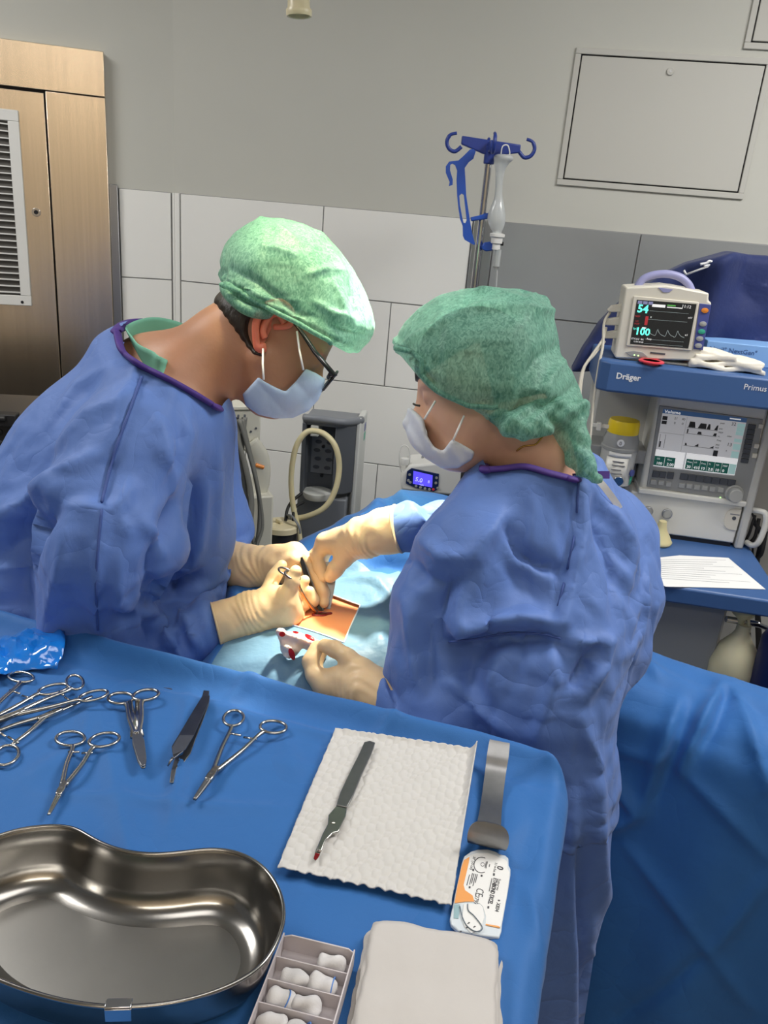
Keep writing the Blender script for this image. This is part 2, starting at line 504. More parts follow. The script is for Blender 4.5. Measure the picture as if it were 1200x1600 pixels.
# access hatches in the upper wall
def hatch(x0, x1, z0, z1, label, lock):
    r = thing('access_hatch', label, 'hatch', tuple(WB.world((x0, 0, z0))), R_(-8.4), 'painted access hatches in the wall')
    w, h = x1 - x0, z1 - z0
    for (a, b, c, d) in ((-0.022, -0.022, w + 0.022, -0.004), (-0.022, h + 0.004, w + 0.022, h + 0.022), (-0.022, -0.004, -0.004, h + 0.004), (w + 0.004, -0.004, w + 0.022, h + 0.004)):
        obj('frame', G().box((a, -0.008, b), (c, 0.0, d)), 'panel_paint', r, bevel=0.002)
    obj('recess', G().box((-0.006, -0.0015, -0.006), (w + 0.006, -0.0005, h + 0.006)), 'dark_gap', r)
    obj('door', G().box((0, -0.007, 0), (w, -0.001, h)), 'panel_paint', r, bevel=0.002)
    if lock:
        obj('lock', G().cyl((lock * w, -0.007, h - 0.03), (lock * w, -0.012, h - 0.03), 0.011), 'panel_paint', r, bevel=0.001)
        obj('keyhole', G().cyl((lock * w, -0.012, h - 0.03), (lock * w, -0.0125, h - 0.03), 0.004), 'aluminium', r)


hatch(0.805, 1.352, 1.772, 2.128, 'large painted access hatch with small round lock, above the grey tiles', 0.5)
_q = WB.loc(1167, 76)
hatch(_q[0] + 0.01, _q[0] + 0.55, _q[2] + 0.02, _q[2] + 0.37, 'painted access hatch cut off by the top right corner of the photo', None)

# ------------------------------------------------------------------ steel door unit with louvre grille
sd = thing('steel_door_unit', 'brushed stainless steel door with surround and white louvre grille in the slanted wall', 'door', tuple(WL.O), R_(17.0))
obj('header_panel', G().box((-1.25, -0.045, 1.902), (-0.222, -0.002, 2.036)), 'brushed_steel', sd, bevel=0.0015)
obj('side_panel', G().box((-0.408, -0.045, 0.0), (-0.222, -0.002, 1.899)), 'brushed_steel', sd, bevel=0.0015)
obj('gap', G().box((-1.25, -0.03, 0.0), (-0.40, -0.004, 1.905)), 'dark_gap', sd)
obj('door_leaf', G().box((-1.25, -0.042, 0.02), (-0.414, -0.01, 1.893)), 'brushed_steel', sd, bevel=0.0015)
lk = obj('lock', G().cyl((-0.46, -0.042, 1.521), (-0.46, -0.049, 1.521), 0.014), 'chrome', sd, bevel=0.001)
obj('keyhole', G().cyl((-0.46, -0.049, 1.521), (-0.46, -0.0495, 1.521), 0.007), 'dark_gap', lk)
gx1, gz0, gz1 = -0.494, 1.206, 1.832; gx0 = -1.05
gr = obj('grille_frame', G().box((gx0, -0.056, gz0), (gx1, -0.042, gz0 + 0.034)).box((gx0, -0.056, gz1 - 0.034), (gx1, -0.042, gz1))
         .box((gx1 - 0.034, -0.056, gz0 + 0.034), (gx1, -0.042, gz1 - 0.034)).box((gx0, -0.056, gz0 + 0.034), (gx0 + 0.034, -0.042, gz1 - 0.034)), 'white_plastic', sd, bevel=0.002)
obj('grille_back', G().box((gx0 + 0.03, -0.044, gz0 + 0.03), (gx1 - 0.03, -0.0425, gz1 - 0.03)), mat('grille_dark', s2l(95, 93, 90), 0.6, 0.6, var=(20, 0.1)), gr)
ns = 26; sm = None
for i in range(ns):
    z = gz0 + 0.044 + i * (gz1 - gz0 - 0.088) / (ns - 1)
    o = obj('slat', G().box((gx0 + 0.034, -0.0560, -0.002), (gx1 - 0.034, -0.0440, 0.002), Matrix.Translation((0, 0, 0))), 'white_plastic', gr) if sm is None else None
    if o is None:
        o = bpy.data.objects.new('slat', sm); COL.objects.link(o); o.parent = gr
    sm = o.data; o.location = (0, 0, z)
obj('screw', G().cyl((gx1 - 0.03, -0.056, gz0 + 0.012), (gx1 - 0.03, -0.0575, gz0 + 0.012), 0.005), 'dark_gap', gr)

# black studded panel leaning at the far left
FB = Frame(D(30, 720, 2.25), 10)
c = FB.loc(55, 655); c2 = FB.loc(40, 800)
bx = thing('studded_crate', 'black crate with rows of round studs and a latch, by the steel door', 'crate', tuple(FB.world((-0.2, 0, 0))), R_(10))
w = 0.2 + c[0]; zt = c[2]
obj('body', G().box((-0.25, 0, 0.0), (w, 0.25, zt)), 'black_plastic', bx, bevel=0.006)
obj('lid_rim', G().box((-0.25, -0.008, zt - 0.012), (w + 0.006, 0.26, zt + 0.004)), 'black_plastic', bx, bevel=0.002)
obj('latch', G().box((w - 0.12, -0.02, zt - 0.02), (w - 0.045, 0.02, zt + 0.014)).cyl((w - 0.09, -0.024, zt + 0.004), (w - 0.07, -0.024, zt + 0.004), 0.008), 'black_rubber', bx, bevel=0.003)
sm = None
for i in range(5):
    for k in range(16):
        if sm is None:
            o = obj('stud', G().lathe([(0.010, 0), (0.010, 0.001), (0.007, 0.004), (0, 0.005)], 12, VERT), 'black_rubber', bx, smooth=60); sm = o.data
        else:
            o = bpy.data.objects.new('stud', sm); COL.objects.link(o); o.parent = bx
        o.location = (w - 0.025 - i * 0.036, 0, zt - 0.04 - k * 0.033)

# ------------------------------------------------------------------ operating lamp above the field (only its handle hangs into view)
lp = thing('operating_lamp', 'cream handle of the operating lamp hanging in at the top edge', 'lamp', tuple(LAMP))
H0 = D(467, 12, 1.45)
hx = Matrix.Translation(Vector(H0) - LAMP)
obj('handle', G().lathe([(0.017, 0.012), (0.0195, -0.013), (0.0225, -0.014), (0.0235, -0.010), (0.0235, -0.004), (0.0205, 0.000), (0.0195, 0.02), (0.0205, 0.10), (0.024, 0.105), (0.024, 0.14)], 40,
    hx @ Matrix.Rotation(R_(-4), 4, 'Y')), 'cream_plastic', lp, smooth=40)
obj('handle_core', G().cyl(tuple(Vector(H0) - LAMP + Vector((0, 0, 0.008))), tuple(Vector(H0) - LAMP + Vector((0.001, 0, 0.14))), 0.016), 'black_plastic', lp)
dome = [(0.03, 0.05), (0.25, 0.06), (0.26, 0.075), (0.25, 0.10), (0.16, 0.17), (0.05, 0.19), (0, 0.19)]
obj('dome', G().lathe(dome, 48, Matrix.Translation(Vector(H0) - LAMP + Vector((0, 0, 0.10)))), 'white_plastic', lp, smooth=40)
obj('arm', G().tube([tuple(Vector(H0) - LAMP + Vector((0, 0, 0.27))), tuple(Vector(H0) - LAMP + Vector((0, 0, 0.42))), tuple(Vector(H0) - LAMP + Vector((0.3, 0.5, 0.55))), tuple(Vector(H0) - LAMP + Vector((0.3, 0.5, 0.9)))], 0.025, 16), 'white_plastic', lp, smooth=50)

l2 = thing('operating_lamp', 'second operating lamp head above the top edge of the photo', 'lamp', (0.20, 1.66, 2.24))
obj('dome', G().lathe([(0.0, 0.0), (0.20, 0.01), (0.21, 0.025), (0.20, 0.05), (0.12, 0.12), (0.05, 0.14), (0, 0.14)], 48), 'white_plastic', l2, smooth=40)
obj('arm', G().tube([(0, 0, 0.13), (0, 0, 0.30), (-0.135, 0.52, 0.42), (-0.135, 0.52, 0.61)], 0.025, 16), 'white_plastic', l2, smooth=50)
# ------------------------------------------------------------------ instrument table under its blue drape
TZ = 0.98
def T(px, py, dz=0.0): return Zp(px, py, TZ + dz)


def cloth(name, col, weave=900, rough=0.62, big=(14, 0.22, 0.02), sheen=0.12, spec=0.3, crease=(6, 0.35)):
    """non-woven fabric: dimpled micro relief plus soft crease noise"""
    m = mat(name, col, rough, 0.0, bump=[(big[0], big[1], big[2]), (60, 0.10, 0.004), (weave, 0.22, 0.0008)], var=(5, 0.05), sheen=sheen, spec=spec)
    # sharp crease network: valleys where two soft noises cross their mean
    nt = m.node_tree; b = nt.nodes['Principled BSDF']; tc = [n for n in nt.nodes if n.type == 'TEX_COORD'][0]; prev = b.inputs['Normal'].links[0].from_socket
    for sc_, st_, dist_ in ((crease[0], crease[1], 0.012), (crease[0] * 2.3, crease[1] * 0.6, 0.006)):
        n = nt.nodes.new('ShaderNodeTexNoise'); n.inputs['Scale'].default_value = sc_; n.inputs['Detail'].default_value = 2.5; n.inputs['Distortion'].default_value = 0.6; nt.links.new(tc.outputs['Object'], n.inputs['Vector'])
        s = nt.nodes.new('ShaderNodeMath'); s.operation = 'SUBTRACT'; s.inputs[1].default_value = 0.5; nt.links.new(n.outputs['Fac'], s.inputs[0])
        a = nt.nodes.new('ShaderNodeMath'); a.operation = 'ABSOLUTE'; nt.links.new(s.outputs[0], a.inputs[0])
        r = nt.nodes.new('ShaderNodeMath'); r.operation = 'POWER'; r.inputs[1].default_value = 0.6; nt.links.new(a.outputs[0], r.inputs[0])
        bp = nt.nodes.new('ShaderNodeBump'); bp.inputs['Strength'].default_value = st_; bp.inputs['Distance'].default_value = dist_; nt.links.new(r.outputs[0], bp.inputs['Height']); nt.links.new(prev, bp.inputs['Normal']); prev = bp.outputs['Normal']
    nt.links.new(prev, b.inputs['Normal'])
    return m


cloth('drape_blue', s2l(46, 104, 170), big=(9, 0.10, 0.02), crease=(7, 0.22))
tc_ = T(890, 1190); td = T(100, 988); ta = math.atan2(tc_[1] - td[1], tc_[0] - td[0])
FT = Frame(tc_, math.degrees(ta))   # x right along the far edge, y away


def table_height(u, v):
    """u<=0 to the left, v<=0 towards the camera, measured from the far right corner"""
    z = np.zeros_like(u)
    e = np.minimum(-v, 10); z += 0.020 * np.exp(-((e - 0.014) / 0.020) ** 2) - 0.003 * np.exp(-((e - 0.062) / 0.014) ** 2)
    e2 = -u; z += 0.006 * np.exp(-((e2 - 0.012) / 0.018) ** 2)
    rr = np.random.default_rng(3); wv = np.zeros_like(u)
    segs = [(-.60, -.075, -.05, -.07, .0030, .008), (-.46, -.06, -.44, -.005, .0035, .006), (-.34, -.10, -.20, -.11, .0015, .008), (-.25, -.06, -.23, -.008, .003, .006), (-.52, -.05, -.40, -.30, .0022, .006), (-.62, -.12, -.35, -.42, .002, .008), (-.30, -.055, -.27, -.20, .0025, .006), (-.56, -.30, -.30, -.22, .002, .007),
            (-.12, -.02, -.10, -.30, .0015, .008), (-.05, -.1, -.03, -.5, .002, .009), (-.45, -.2, -.12, -.06, .0012, .012), (-.74, -.1, -.64, -.28, .002, .007)]
    for k in range(30):
        a = rr.uniform(-.8, 0); b = rr.uniform(-.7, -.03); th = rr.uniform(0.8, 2.4); l = rr.uniform(.06, .2)
        segs.append((a, b, a + l * math.cos(th), b - l * math.sin(th), rr.uniform(.001, .0024), rr.uniform(.005, .010)))
    for (a, b, c, d, h, w) in segs:
        ab = np.array([c - a, d - b]); t = np.clip(((u - a) * ab[0] + (v - b) * ab[1]) / (ab @ ab), 0, 1)
        dist = np.hypot(u - a - t * ab[0], v - b - t * ab[1]); wv += 4.2 * h * (np.exp(-(dist / (1.9 * w)) ** 1.5) - 0.45 * np.exp(-(dist / (4.5 * w)) ** 2)) * np.sin(np.pi * np.clip(t, 0.02, 0.98)) ** 0.5
    wv += 0.0016 * np.sin(u * 23 + 6 * v) * np.sin(v * 17 - 4 * u) + 0.0012 * np.sin(u * 41 - 30 * v)
    return z + np.where(wv > 0.004, 0.004 + 0.35 * (wv - 0.004), wv) - 0.0012


def wrap(a, r):
    """arc-length coordinate beyond an edge -> (outward, down)"""
    a = np.maximum(a, 0); th = np.minimum(a / r, math.pi / 2)
    return r * np.sin(th), r * (1 - np.cos(th)) + np.maximum(a - r * math.pi / 2, 0)


Lu, Lv, hang = 1.05, 0.75, 0.34
us = np.concatenate([np.linspace(-Lu - 0.2, 0, 320), np.linspace(0.004, 0.04, 10), np.linspace(0.05, hang, 24)])
vs = np.concatenate([np.linspace(-Lv - 0.1, -0.10, 190), np.linspace(-0.095, 0, 30), np.linspace(0.004, 0.04, 10), np.linspace(0.05, hang, 24)])
U, V = np.meshgrid(us, vs, indexing='ij')
CR = 0.07                              # rounded corner of the tray
uo, ud = wrap(U + 0.015, 0.022); vo, vd = wrap(V + 0.015, 0.022)
x = np.minimum(U, -0.015) + uo; y = np.minimum(V, -0.015) + vo
down = np.maximum(ud, vd) + 0.25 * np.minimum(ud, vd)
cc = np.clip((np.minimum(x + CR, y + CR)) / CR, 0, 1); push = 0.29 * CR * cc ** 2
hg = np.clip(down / hang, 0, 1)
fold = hg * (0.010 * np.sin(9 * U * 3.1 + 1) + 0.006 * np.sin(17 * V * 2.7))
x = x - push + fold * (ud > vd); y = y - push + fold * (vd >= ud)
z = TZ + table_height(np.minimum(U, 0), np.minimum(V, 0)) * np.clip(1 - down / 0.03, 0, 1) - down
P = np.stack([x, y, z], -1)
tdp = thing('table_drape', 'blue non-woven drape covering the instrument table in the foreground', 'drape', tuple(FT.O), ta)
_dg = obj('sheet', G().grid(P), 'drape_blue', tdp, smooth=180)
tb = thing('instrument_table', 'wheeled instrument table hidden beneath its blue drape', 'table', tuple(FT.O), ta)
obj('tray', G().box((-Lu, -Lv, TZ - 0.03), (-0.03, -0.03, TZ - 0.006)), 'brushed_steel', tb, bevel=0.01)
for (a, b) in ((-Lu + .05, -Lv + .05), (-.08, -Lv + .05), (-Lu + .05, -.08), (-.08, -.08)):
    obj('leg', G().cyl((a, b, 0), (a, b, TZ - 0.03), 0.014), 'chrome', tb, smooth=40)

# ------------------------------------------------------------------ instruments
mat('instrument_steel', s2l(186, 184, 180), 0.22, 1.0, bump=[(400, 0.03, 0.0005)], var=(40, 0.08))
mat('instrument_satin', s2l(140, 140, 140), 0.38, 1.0, bump=[(500, 0.05, 0.0005)], var=(60, 0.08))
mat('instrument_dark', s2l(105, 106, 110), 0.34, 1.0, bump=[(500, 0.05, 0.0005)], var=(60, 0.1))
mat('blood', (0.16, 0.005, 0.008), 0.25, var=(60, 0.3))


def v2(a): return np.array(a[:2])


def ring_handled(label, rings, piv, tip, ra=0.0150, rb=0.0112, splay=(38, -38), h=(0.0055, 0.0085), kind='clamp', thick=0.0021, tilt=0.0, name='artery_clamp', lockw=0.0042, group='ring handled instruments on the blue drape', rot=0.0, jaww=0.0026):
    W = [T(*rings[0], h[0]), T(*rings[1], h[1])]; Pv = T(*piv, (h[0] + h[1]) / 2); Tp = T(*tip, (h[0] + h[1]) / 2)
    r = thing(name, label, {'artery_clamp': 'clamp', 'needle_holder': 'needle holder', 'surgical_scissors': 'scissors'}[name], (Pv[0], Pv[1], TZ), 0, group)
    ax = (Pv - Tp); ax[2] = 0; ax /= np.linalg.norm(ax); sd_ = np.array([-ax[1], ax[0], 0])
    for i in (0, 1):
        z = np.array([0, 0, 1.0]); d = W[i] - Pv; d[2] = 0; d /= np.linalg.norm(d)
        a = R_(splay[i]); e1 = np.array([d[0] * math.cos(a) - d[1] * math.sin(a), d[0] * math.sin(a) + d[1] * math.cos(a), 0]); e2 = np.array([-e1[1], e1[0], 0])
        loop = [W[i] + ra * math.cos(q) * e1 + rb * math.sin(q) * e2 for q in np.linspace(0, 2 * math.pi, 33)[:-1]]
        obj('finger_ring', G().tube(loop, thick, 10, closed=True), 'instrument_steel', r, True, smooth=180)
        # shank starts where the ring faces the pivot
        near = min(loop, key=lambda p: np.linalg.norm(p - Pv)); sgn = 1 if i == 0 else -1
        off = sd_ * (0.0016 if (W[i] - Pv) @ sd_ > 0 else -0.0016)
        path = crom([near, near + (Pv - near) * 0.12 + e1 * -0.001, near + (Pv - near) * 0.5 + off * 1.2, Pv + off], 6)
        rad = np.interp(np.linspace(0, 1, len(path)), [0, .1, .4, 1], [thick, thick * 1.6, thick * 1.3, thick * 1.6])
        obj('shank', G().tube(path, list(rad), 10, flat=0.9), 'instrument_steel', r, True, smooth=180)
        # jaw
        if kind != 'scissors':
            jp = [Pv + off * 0.9, Pv + (Tp - Pv) * 0.3 + off * 0.9, Pv + (Tp - Pv) * 0.75 + off * 0.6, Tp + off * 0.3]
            obj('jaw', G().tube(crom(jp, 4), list(np.linspace(jaww, jaww * 0.5, 13)), 10, flat=0.8), 'instrument_satin' if kind == 'needle' else 'instrument_steel', r, True, smooth=180)
    if kind != 'scissors':
        L = (Tp - Pv) * 0.12
        bxp = [Pv - L * 1.2 + sd_ * lockw * .75, Pv + L * 1.6 + sd_ * lockw, Pv + L * 3.0 + sd_ * lockw * .85, Pv + L * 3.0 - sd_ * lockw * .85, Pv + L * 1.6 - sd_ * lockw, Pv - L * 1.2 - sd_ * lockw * .75]
        bl = obj('box_lock', G().pprism([p - np.array([0, 0, 0.003]) for p in bxp], (0, 0, 0.0062)), 'instrument_steel', r, True, bevel=0.0012)
        obj('screw', G().cyl(Pv + L * 1.2 + np.array([0, 0, 0.003]), Pv + L * 1.2 + np.array([0, 0, 0.0036]), 0.0016, n=12), 'instrument_satin', bl, True)
        for i in (0, 1):
            near = W[i] + (Pv - W[i]) * 0.30; mid = (W[0] + W[1]) / 2 + (Pv - (W[0] + W[1]) / 2) * 0.30
            obj('ratchet', G().tube([near, near + (mid - near) * 0.9 + np.array([0, 0, 0.0005 - 0.0015 * i])], 0.0016, 8, flat=0.8), 'instrument_steel', r, True, smooth=180)
    else:
        for i in (0, 1):
            zt = np.array([0, 0, 0.0012 - 0.003 * i]); wd_ = 0.0072
            pts = [Pv - (Tp - Pv) * 0.05 + sd_ * wd_ * .75, Pv + (Tp - Pv) * 0.25 + sd_ * wd_, Pv + (Tp - Pv) * 0.8 + sd_ * wd_ * .72, Tp + sd_ * wd_ * .35, Tp + (Tp - Pv) * 0.02, Tp - sd_ * wd_ * .35,
                   Pv + (Tp - Pv) * 0.8 - sd_ * wd_ * .72, Pv + (Tp - Pv) * 0.25 - sd_ * wd_, Pv - (Tp - Pv) * 0.05 - sd_ * wd_ * .75]
            obj('blade', G().pprism([p + zt for p in pts], (0, 0, 0.0022)), 'instrument_satin', r, True, bevel=0.0008)
        for i, s in ((0, 1), (1, -1)):
            sh = [W[i] + (Pv - W[i]) * .28 * 0 + np.array([0, 0, 0]) for _ in (0,)]
            near = (W[0] + W[1]) / 2 + s * sd_ * 0.0055 * np.sign((W[0] - W[1]) @ sd_)
            near = near + (Pv - near) * 0.12; near[2] = Pv[2]
            obj('shank', G().tube([near, near + (Pv - near) * .5, Pv + s * sd_ * 0.0045 * np.sign((W[0] - W[1]) @ sd_) + (Tp - Pv) * .03], [0.0034, 0.0034, 0.0042], 10, flat=0.6), 'instrument_steel', r, True, smooth=180)
        obj('screw', G().cyl(Pv - (Tp - Pv) * 0.06 + np.array([0, 0, 0.003]), Pv - (Tp - Pv) * 0.06 + np.array([0, 0, 0.0052]), 0.003, n=16), 'instrument_steel', r, True, bevel=0.0005)
    return r


ring_handled('steel artery clamp, closed rings uppermost at the far left beside the plastic bag', ((33, 1058), (83, 1077)), (-30, 1130), (-110, 1172), splay=(75, -20), ra=0.0185, rb=0.011)
ring_handled('steel artery clamp lying across the other two at the left, jaws beyond the edge', ((117, 1066), (146, 1087)), (24, 1116), (-90, 1160), splay=(60, 5), ra=0.0185, rb=0.0105, h=(0.009, 0.012))
ring_handled('steel clamp turned the other way, its rings at the left edge of the photo', ((10, 1180), (-42, 1150)), (70, 1120), (144, 1088), splay=(30, -30), ra=0.0185, rb=0.0135, h=(0.004, 0.006), jaww=0.0034)
ring_handled('small steel clamp lying alone just above the kidney dish', ((110, 1154), (163, 1156)), (99, 1228), (76, 1273), splay=(62, -52), ra=0.0175, rb=0.0135)
ring_handled('steel needle holder with gold toned rings, nearest the white paper towel', ((365, 1122), (427, 1136)), (335, 1205), (304, 1249), splay=(5, -62), ra=0.0170, rb=0.0130, kind='needle', name='needle_holder', lockw=0.005, thick=0.0021, jaww=0.0036)
ring_handled('blunt straight surgical scissors lying closed between clamp and tweezers', ((189, 1091), (228, 1086)), (214, 1150), (224, 1199), splay=(60, -72), ra=0.0165, rb=0.0125, kind='scissors', name='surgical_scissors', thick=0.0024)

# tweezers
tw = thing('tissue_forceps', 'dark steel tissue forceps lying on its side between scissors and needle holder', 'tweezers', tuple(T(297, 1150)))
A = [(317, 1087), (328, 1088), (327, 1097), (303, 1150), (290, 1172), (271, 1187), (268, 1168), (280, 1148), (304, 1108)]
B = [(328, 1090), (326, 1103), (316, 1130), (306, 1155), (298, 1178), (288, 1192), (276, 1201), (271, 1224), (265, 1224), (267, 1207), (273, 1186), (285, 1180), (303, 1142)]
obj('arm', G().pprism([T(*p, 0.011) for p in A], (0, 0, 0.0016)), 'instrument_dark', tw, True, bevel=0.0005)
obj('arm', G().pprism([T(*p, 0.0015) for p in B], (0, 0, 0.0016)), 'instrument_satin', tw, True, bevel=0.0005)
obj('joint', G().pprism([T(*p, 0.002) for p in ((318, 1088), (327, 1089), (325, 1100), (314, 1104))], (0, 0, 0.010)), 'instrument_dark', tw, True, bevel=0.0006)
obj('jaw', G().tube([T(270, 1184, 0.012), T(266, 1190, 0.010), T(262, 1197, 0.006)], [0.0018, 0.0014, 0.0009], 8), 'instrument_satin', tw, True, smooth=180)
obj('grip', G().pprism([T(*p, 0.0128) for p in ((281, 1149), (303, 1149), (290, 1171), (270, 1180), (269, 1168))], (0, 0, 0.0004)), 'instrument_satin', tw, True)

# ------------------------------------------------------------------ kidney dish
rim = [(0, 1307), (40, 1296), (85, 1292), (118, 1297), (150, 1316), (190, 1331), (240, 1337), (290, 1333), (330, 1329), (370, 1334), (407, 1354), (431, 1385), (441, 1420), (437, 1455), (414, 1500), (374, 1531),
       (310, 1556), (240, 1569), (160, 1571), (80, 1557), (0, 1530), (-62, 1495), (-98, 1440), (-92, 1372), (-50, 1328)]
DH = 0.058
RW = np.array(crom([Zp(x, y, TZ + DH) for x, y in rim], 6, True)); n = len(RW)
ctr = RW.mean(0)
tg = np.roll(RW, -1, 0) - np.roll(RW, 1, 0); nr = np.stack([tg[:, 1], -tg[:, 0], 0 * tg[:, 0]], -1); nr /= np.linalg.norm(nr, axis=1)[:, None]
if ((RW - ctr) * nr).sum() > 0: nr = -nr  # inward


def inset(d, z):
    Q = RW + nr * d
    for _ in range(int(8 + d * 900)): Q = Q * 0.5 + (np.roll(Q, 1, 0) + np.roll(Q, -1, 0)) * 0.25
    Q = Q.copy(); Q[:, 2] = z; return Q


kd = thing('kidney_dish', 'large stainless steel kidney dish in the lower left foreground', 'dish', (ctr[0], ctr[1], TZ))
loops = [inset(0.000, TZ + DH), inset(0.0015, TZ + DH - 0.003), inset(0.004, TZ + 0.040), inset(0.008, TZ + 0.022), inset(0.013, TZ + 0.011), inset(0.020, TZ + 0.0055), inset(0.027, TZ + 0.0035), inset(0.034, TZ + 0.003)]
lo_ = [inset(-0.001, TZ + DH), inset(0.000, TZ + DH - 0.004), inset(0.0025, TZ + 0.040), inset(0.0065, TZ + 0.021), inset(0.012, TZ + 0.009), inset(0.019, TZ + 0.0035), inset(0.027, TZ + 0.0015), inset(0.034, TZ + 0.001)]
mat('dish_steel', s2l(160, 157, 152), 0.20, 1.0, bump=[(14, 0.03, 0.01), (300, 0.03, 0.0005)], var=(12, 0.05))
mat('dish_floor', s2l(152, 150, 146), 0.34, 1.0, bump=[(300, 0.05, 0.0005)], var=(12, 0.06))
gI = G().grid(np.array(loops), cv=True); gO = G().grid(np.array(lo_)[::-1], cv=True)
gw = G(); gw.add(gI.v, gI.f); gw.add(gO.v, gO.f)
obj('wall', gw, 'dish_steel', kd, True, smooth=180)
fl = G(); fl.add(loops[-1], [tuple(range(n))]); fl.add(lo_[-1], [tuple(range(n))])
obj('floor_plate', fl, 'dish_floor', kd, True)
obj('rolled_rim', G().tube(list(inset(-0.0012, TZ + DH)), 0.0020, 8, closed=True), 'dish_steel', kd, True, smooth=180)
tp = Zp(186, 1570, TZ + DH); tn = np.array([0.12, -1, 0]); tn /= np.linalg.norm(tn); tx = np.array([tn[1] * -1, tn[0], 0])
obj('clip', G().pprism([tp + tx * a + tn * 0.0035 + np.array([0, 0, b]) for a, b in ((-.010, .001), (.010, .001), (.010, -.012), (-.010, -.012))], tn * 0.0015)
    .pprism([tp + tx * a - tn * b + np.array([0, 0, 0.0022]) for a, b in ((-.010, -.005), (.010, -.005), (.010, .003), (-.010, .003))], (0, 0, 0.0012)), 'chrome', kd, True, bevel=0.0006)

# ------------------------------------------------------------------ embossed paper towel
mat('paper_towel', s2l(202, 200, 196), 0.85, bump=[(600, 0.08, 0.0005)], var=(30, 0.02))
a_, b_, c_, d_ = T(523, 1147), T(743, 1180), T(703, 1425), T(433, 1362)
nu, nv = 150, 190
uu, vv = np.meshgrid(np.linspace(0, 1, nu), np.linspace(0, 1, nv), indexing='ij')
P = ((1 - uu) * (1 - vv))[..., None] * a_ + (uu * (1 - vv))[..., None] * b_ + (uu * vv)[..., None] * c_ + ((1 - uu) * vv)[..., None] * d_
pr = np.random.default_rng(5); ph = pr.uniform(0, 6.28, (8, 2)); jit = sum(np.sin(ph[i, 0] + (3 + 5 * i) * uu * 2 + (2 + 4 * i) * vv * 3) for i in range(6)) * 0.09
cu_ = uu * 19 + jit; rowi = np.floor(cu_); cv_ = vv * 17 + 0.5 * (rowi % 2) + 0.35 * np.sin(rowi * 12.9) + jit * 1.5
em = np.abs(np.sin(np.pi * cu_)) ** 0.6 * np.abs(np.sin(np.pi * cv_)) ** 0.7
z = 0.0050 + 0.0020 * em + 0.0015 * np.sin(uu * 5 + 1) * np.sin(vv * 4)
z += 0.012 * np.clip((uu - 0.955) / 0.045, 0, 1) ** 2 * np.clip(1 - vv * 1.2, 0, 1) + 0.004 * np.clip((0.04 - vv) / 0.04, 0, 1) ** 2 + 0.0025 * np.clip((vv - 0.97) / 0.03, 0, 1) * np.sin(uu * 40) ** 2
P[..., 2] += z
towel = obj('paper_towel', G().grid(P - P.mean((0, 1))), 'paper_towel', smooth=180, solid=0.0012); towel.location = tuple(P.mean((0, 1)))
tag(towel, 'white embossed paper towel spread under the scalpel', 'paper towel')

# ------------------------------------------------------------------ scalpel on the towel
def S(px, py, dz=0.0120): return Zp(px, py, TZ + dz)
sc = thing('scalpel', 'steel scalpel with grooved handle and bloody tip on the paper towel', 'scalpel', tuple(S(540, 1240, 0.004)))
hd = [(569, 1162), (578, 1160), (586, 1163), (580, 1180), (564, 1215), (552, 1245), (542, 1264), (525, 1261), (532, 1240), (548, 1206), (561, 1180)]
obj('handle', G().pprism([S(*p) for p in hd], (0, 0, 0.0028)), 'instrument_satin', sc, True, bevel=0.0006)
for q in (((556, 1206), (533, 1256)), ((560, 1208), (538, 1258))):
    obj('groove', G().tube([S(*q[0], 0.0126), S(*q[1], 0.0126)], 0.0009, 6), 'chrome', sc, True, smooth=180)
hb = [(525, 1262), (542, 1266), (540, 1278), (533, 1292), (529, 1302), (520, 1304), (508, 1316), (502, 1332), (495, 1331), (497, 1322), (504, 1305), (512, 1290), (513, 1276)]
obj('holder', G().pprism([S(*p) for p in hb], (0, 0, 0.0026)), 'instrument_steel', sc, True, bevel=0.0006)
obj('latch', G().tube(crom([S(517, 1277, .0130), S(527, 1278, .0130), S(526, 1286, .0130), S(517, 1288, .0130)], 5), 0.0011, 8), 'chrome', sc, True, smooth=180)
obj('pivot', G().cyl(S(521, 1288, .0120), S(521, 1288, .0137), 0.0022, n=16), 'instrument_steel', sc, True)
bl = obj('blade', G().pprism([S(*p, 0.0110) for p in ((496, 1322), (503, 1326), (499, 1338), (493, 1345), (490, 1342), (493, 1330))], (0, 0, 0.0006)), 'instrument_steel', sc, True)
obj('blood_tip', G().pprism([S(*p, 0.0113) for p in ((493, 1333), (500, 1335), (497, 1341), (493, 1345), (490, 1342))], (0, 0, 0.0008)), 'blood', bl, True, label='dark red blood on the blade tip')

# ------------------------------------------------------------------ retractor beside the towel
def ribbon(path, width, right, th):
    P = np.array(path); w = np.asarray(width)[:, None]; tg = np.gradient(P, axis=0); tg /= np.linalg.norm(tg, axis=1)[:, None]
    rt = np.array(right, float); rt = rt / np.linalg.norm(rt); rts = np.tile(rt, (len(P), 1)); rts -= tg * (rts * tg).sum(1)[:, None]; rts /= np.linalg.norm(rts, axis=1)[:, None]
    up = np.cross(rts, tg); up /= np.linalg.norm(up, axis=1)[:, None]
    ks = np.linspace(-1, 1, 7); top = np.stack([P + rts * w * k * 0.5 + up * th * 0.5 for k in ks], 1); bot = np.stack([P + rts * w * k * 0.5 - up * th * 0.5 for k in ks[::-1]], 1)
    loop = np.concatenate([top, bot], 1); g = G().grid(loop, cv=True); m = loop.shape[1]
    g.f.append(tuple(range(m))[::-1]); g.f.append(tuple((len(P) - 1) * m + k for k in range(m))); return g


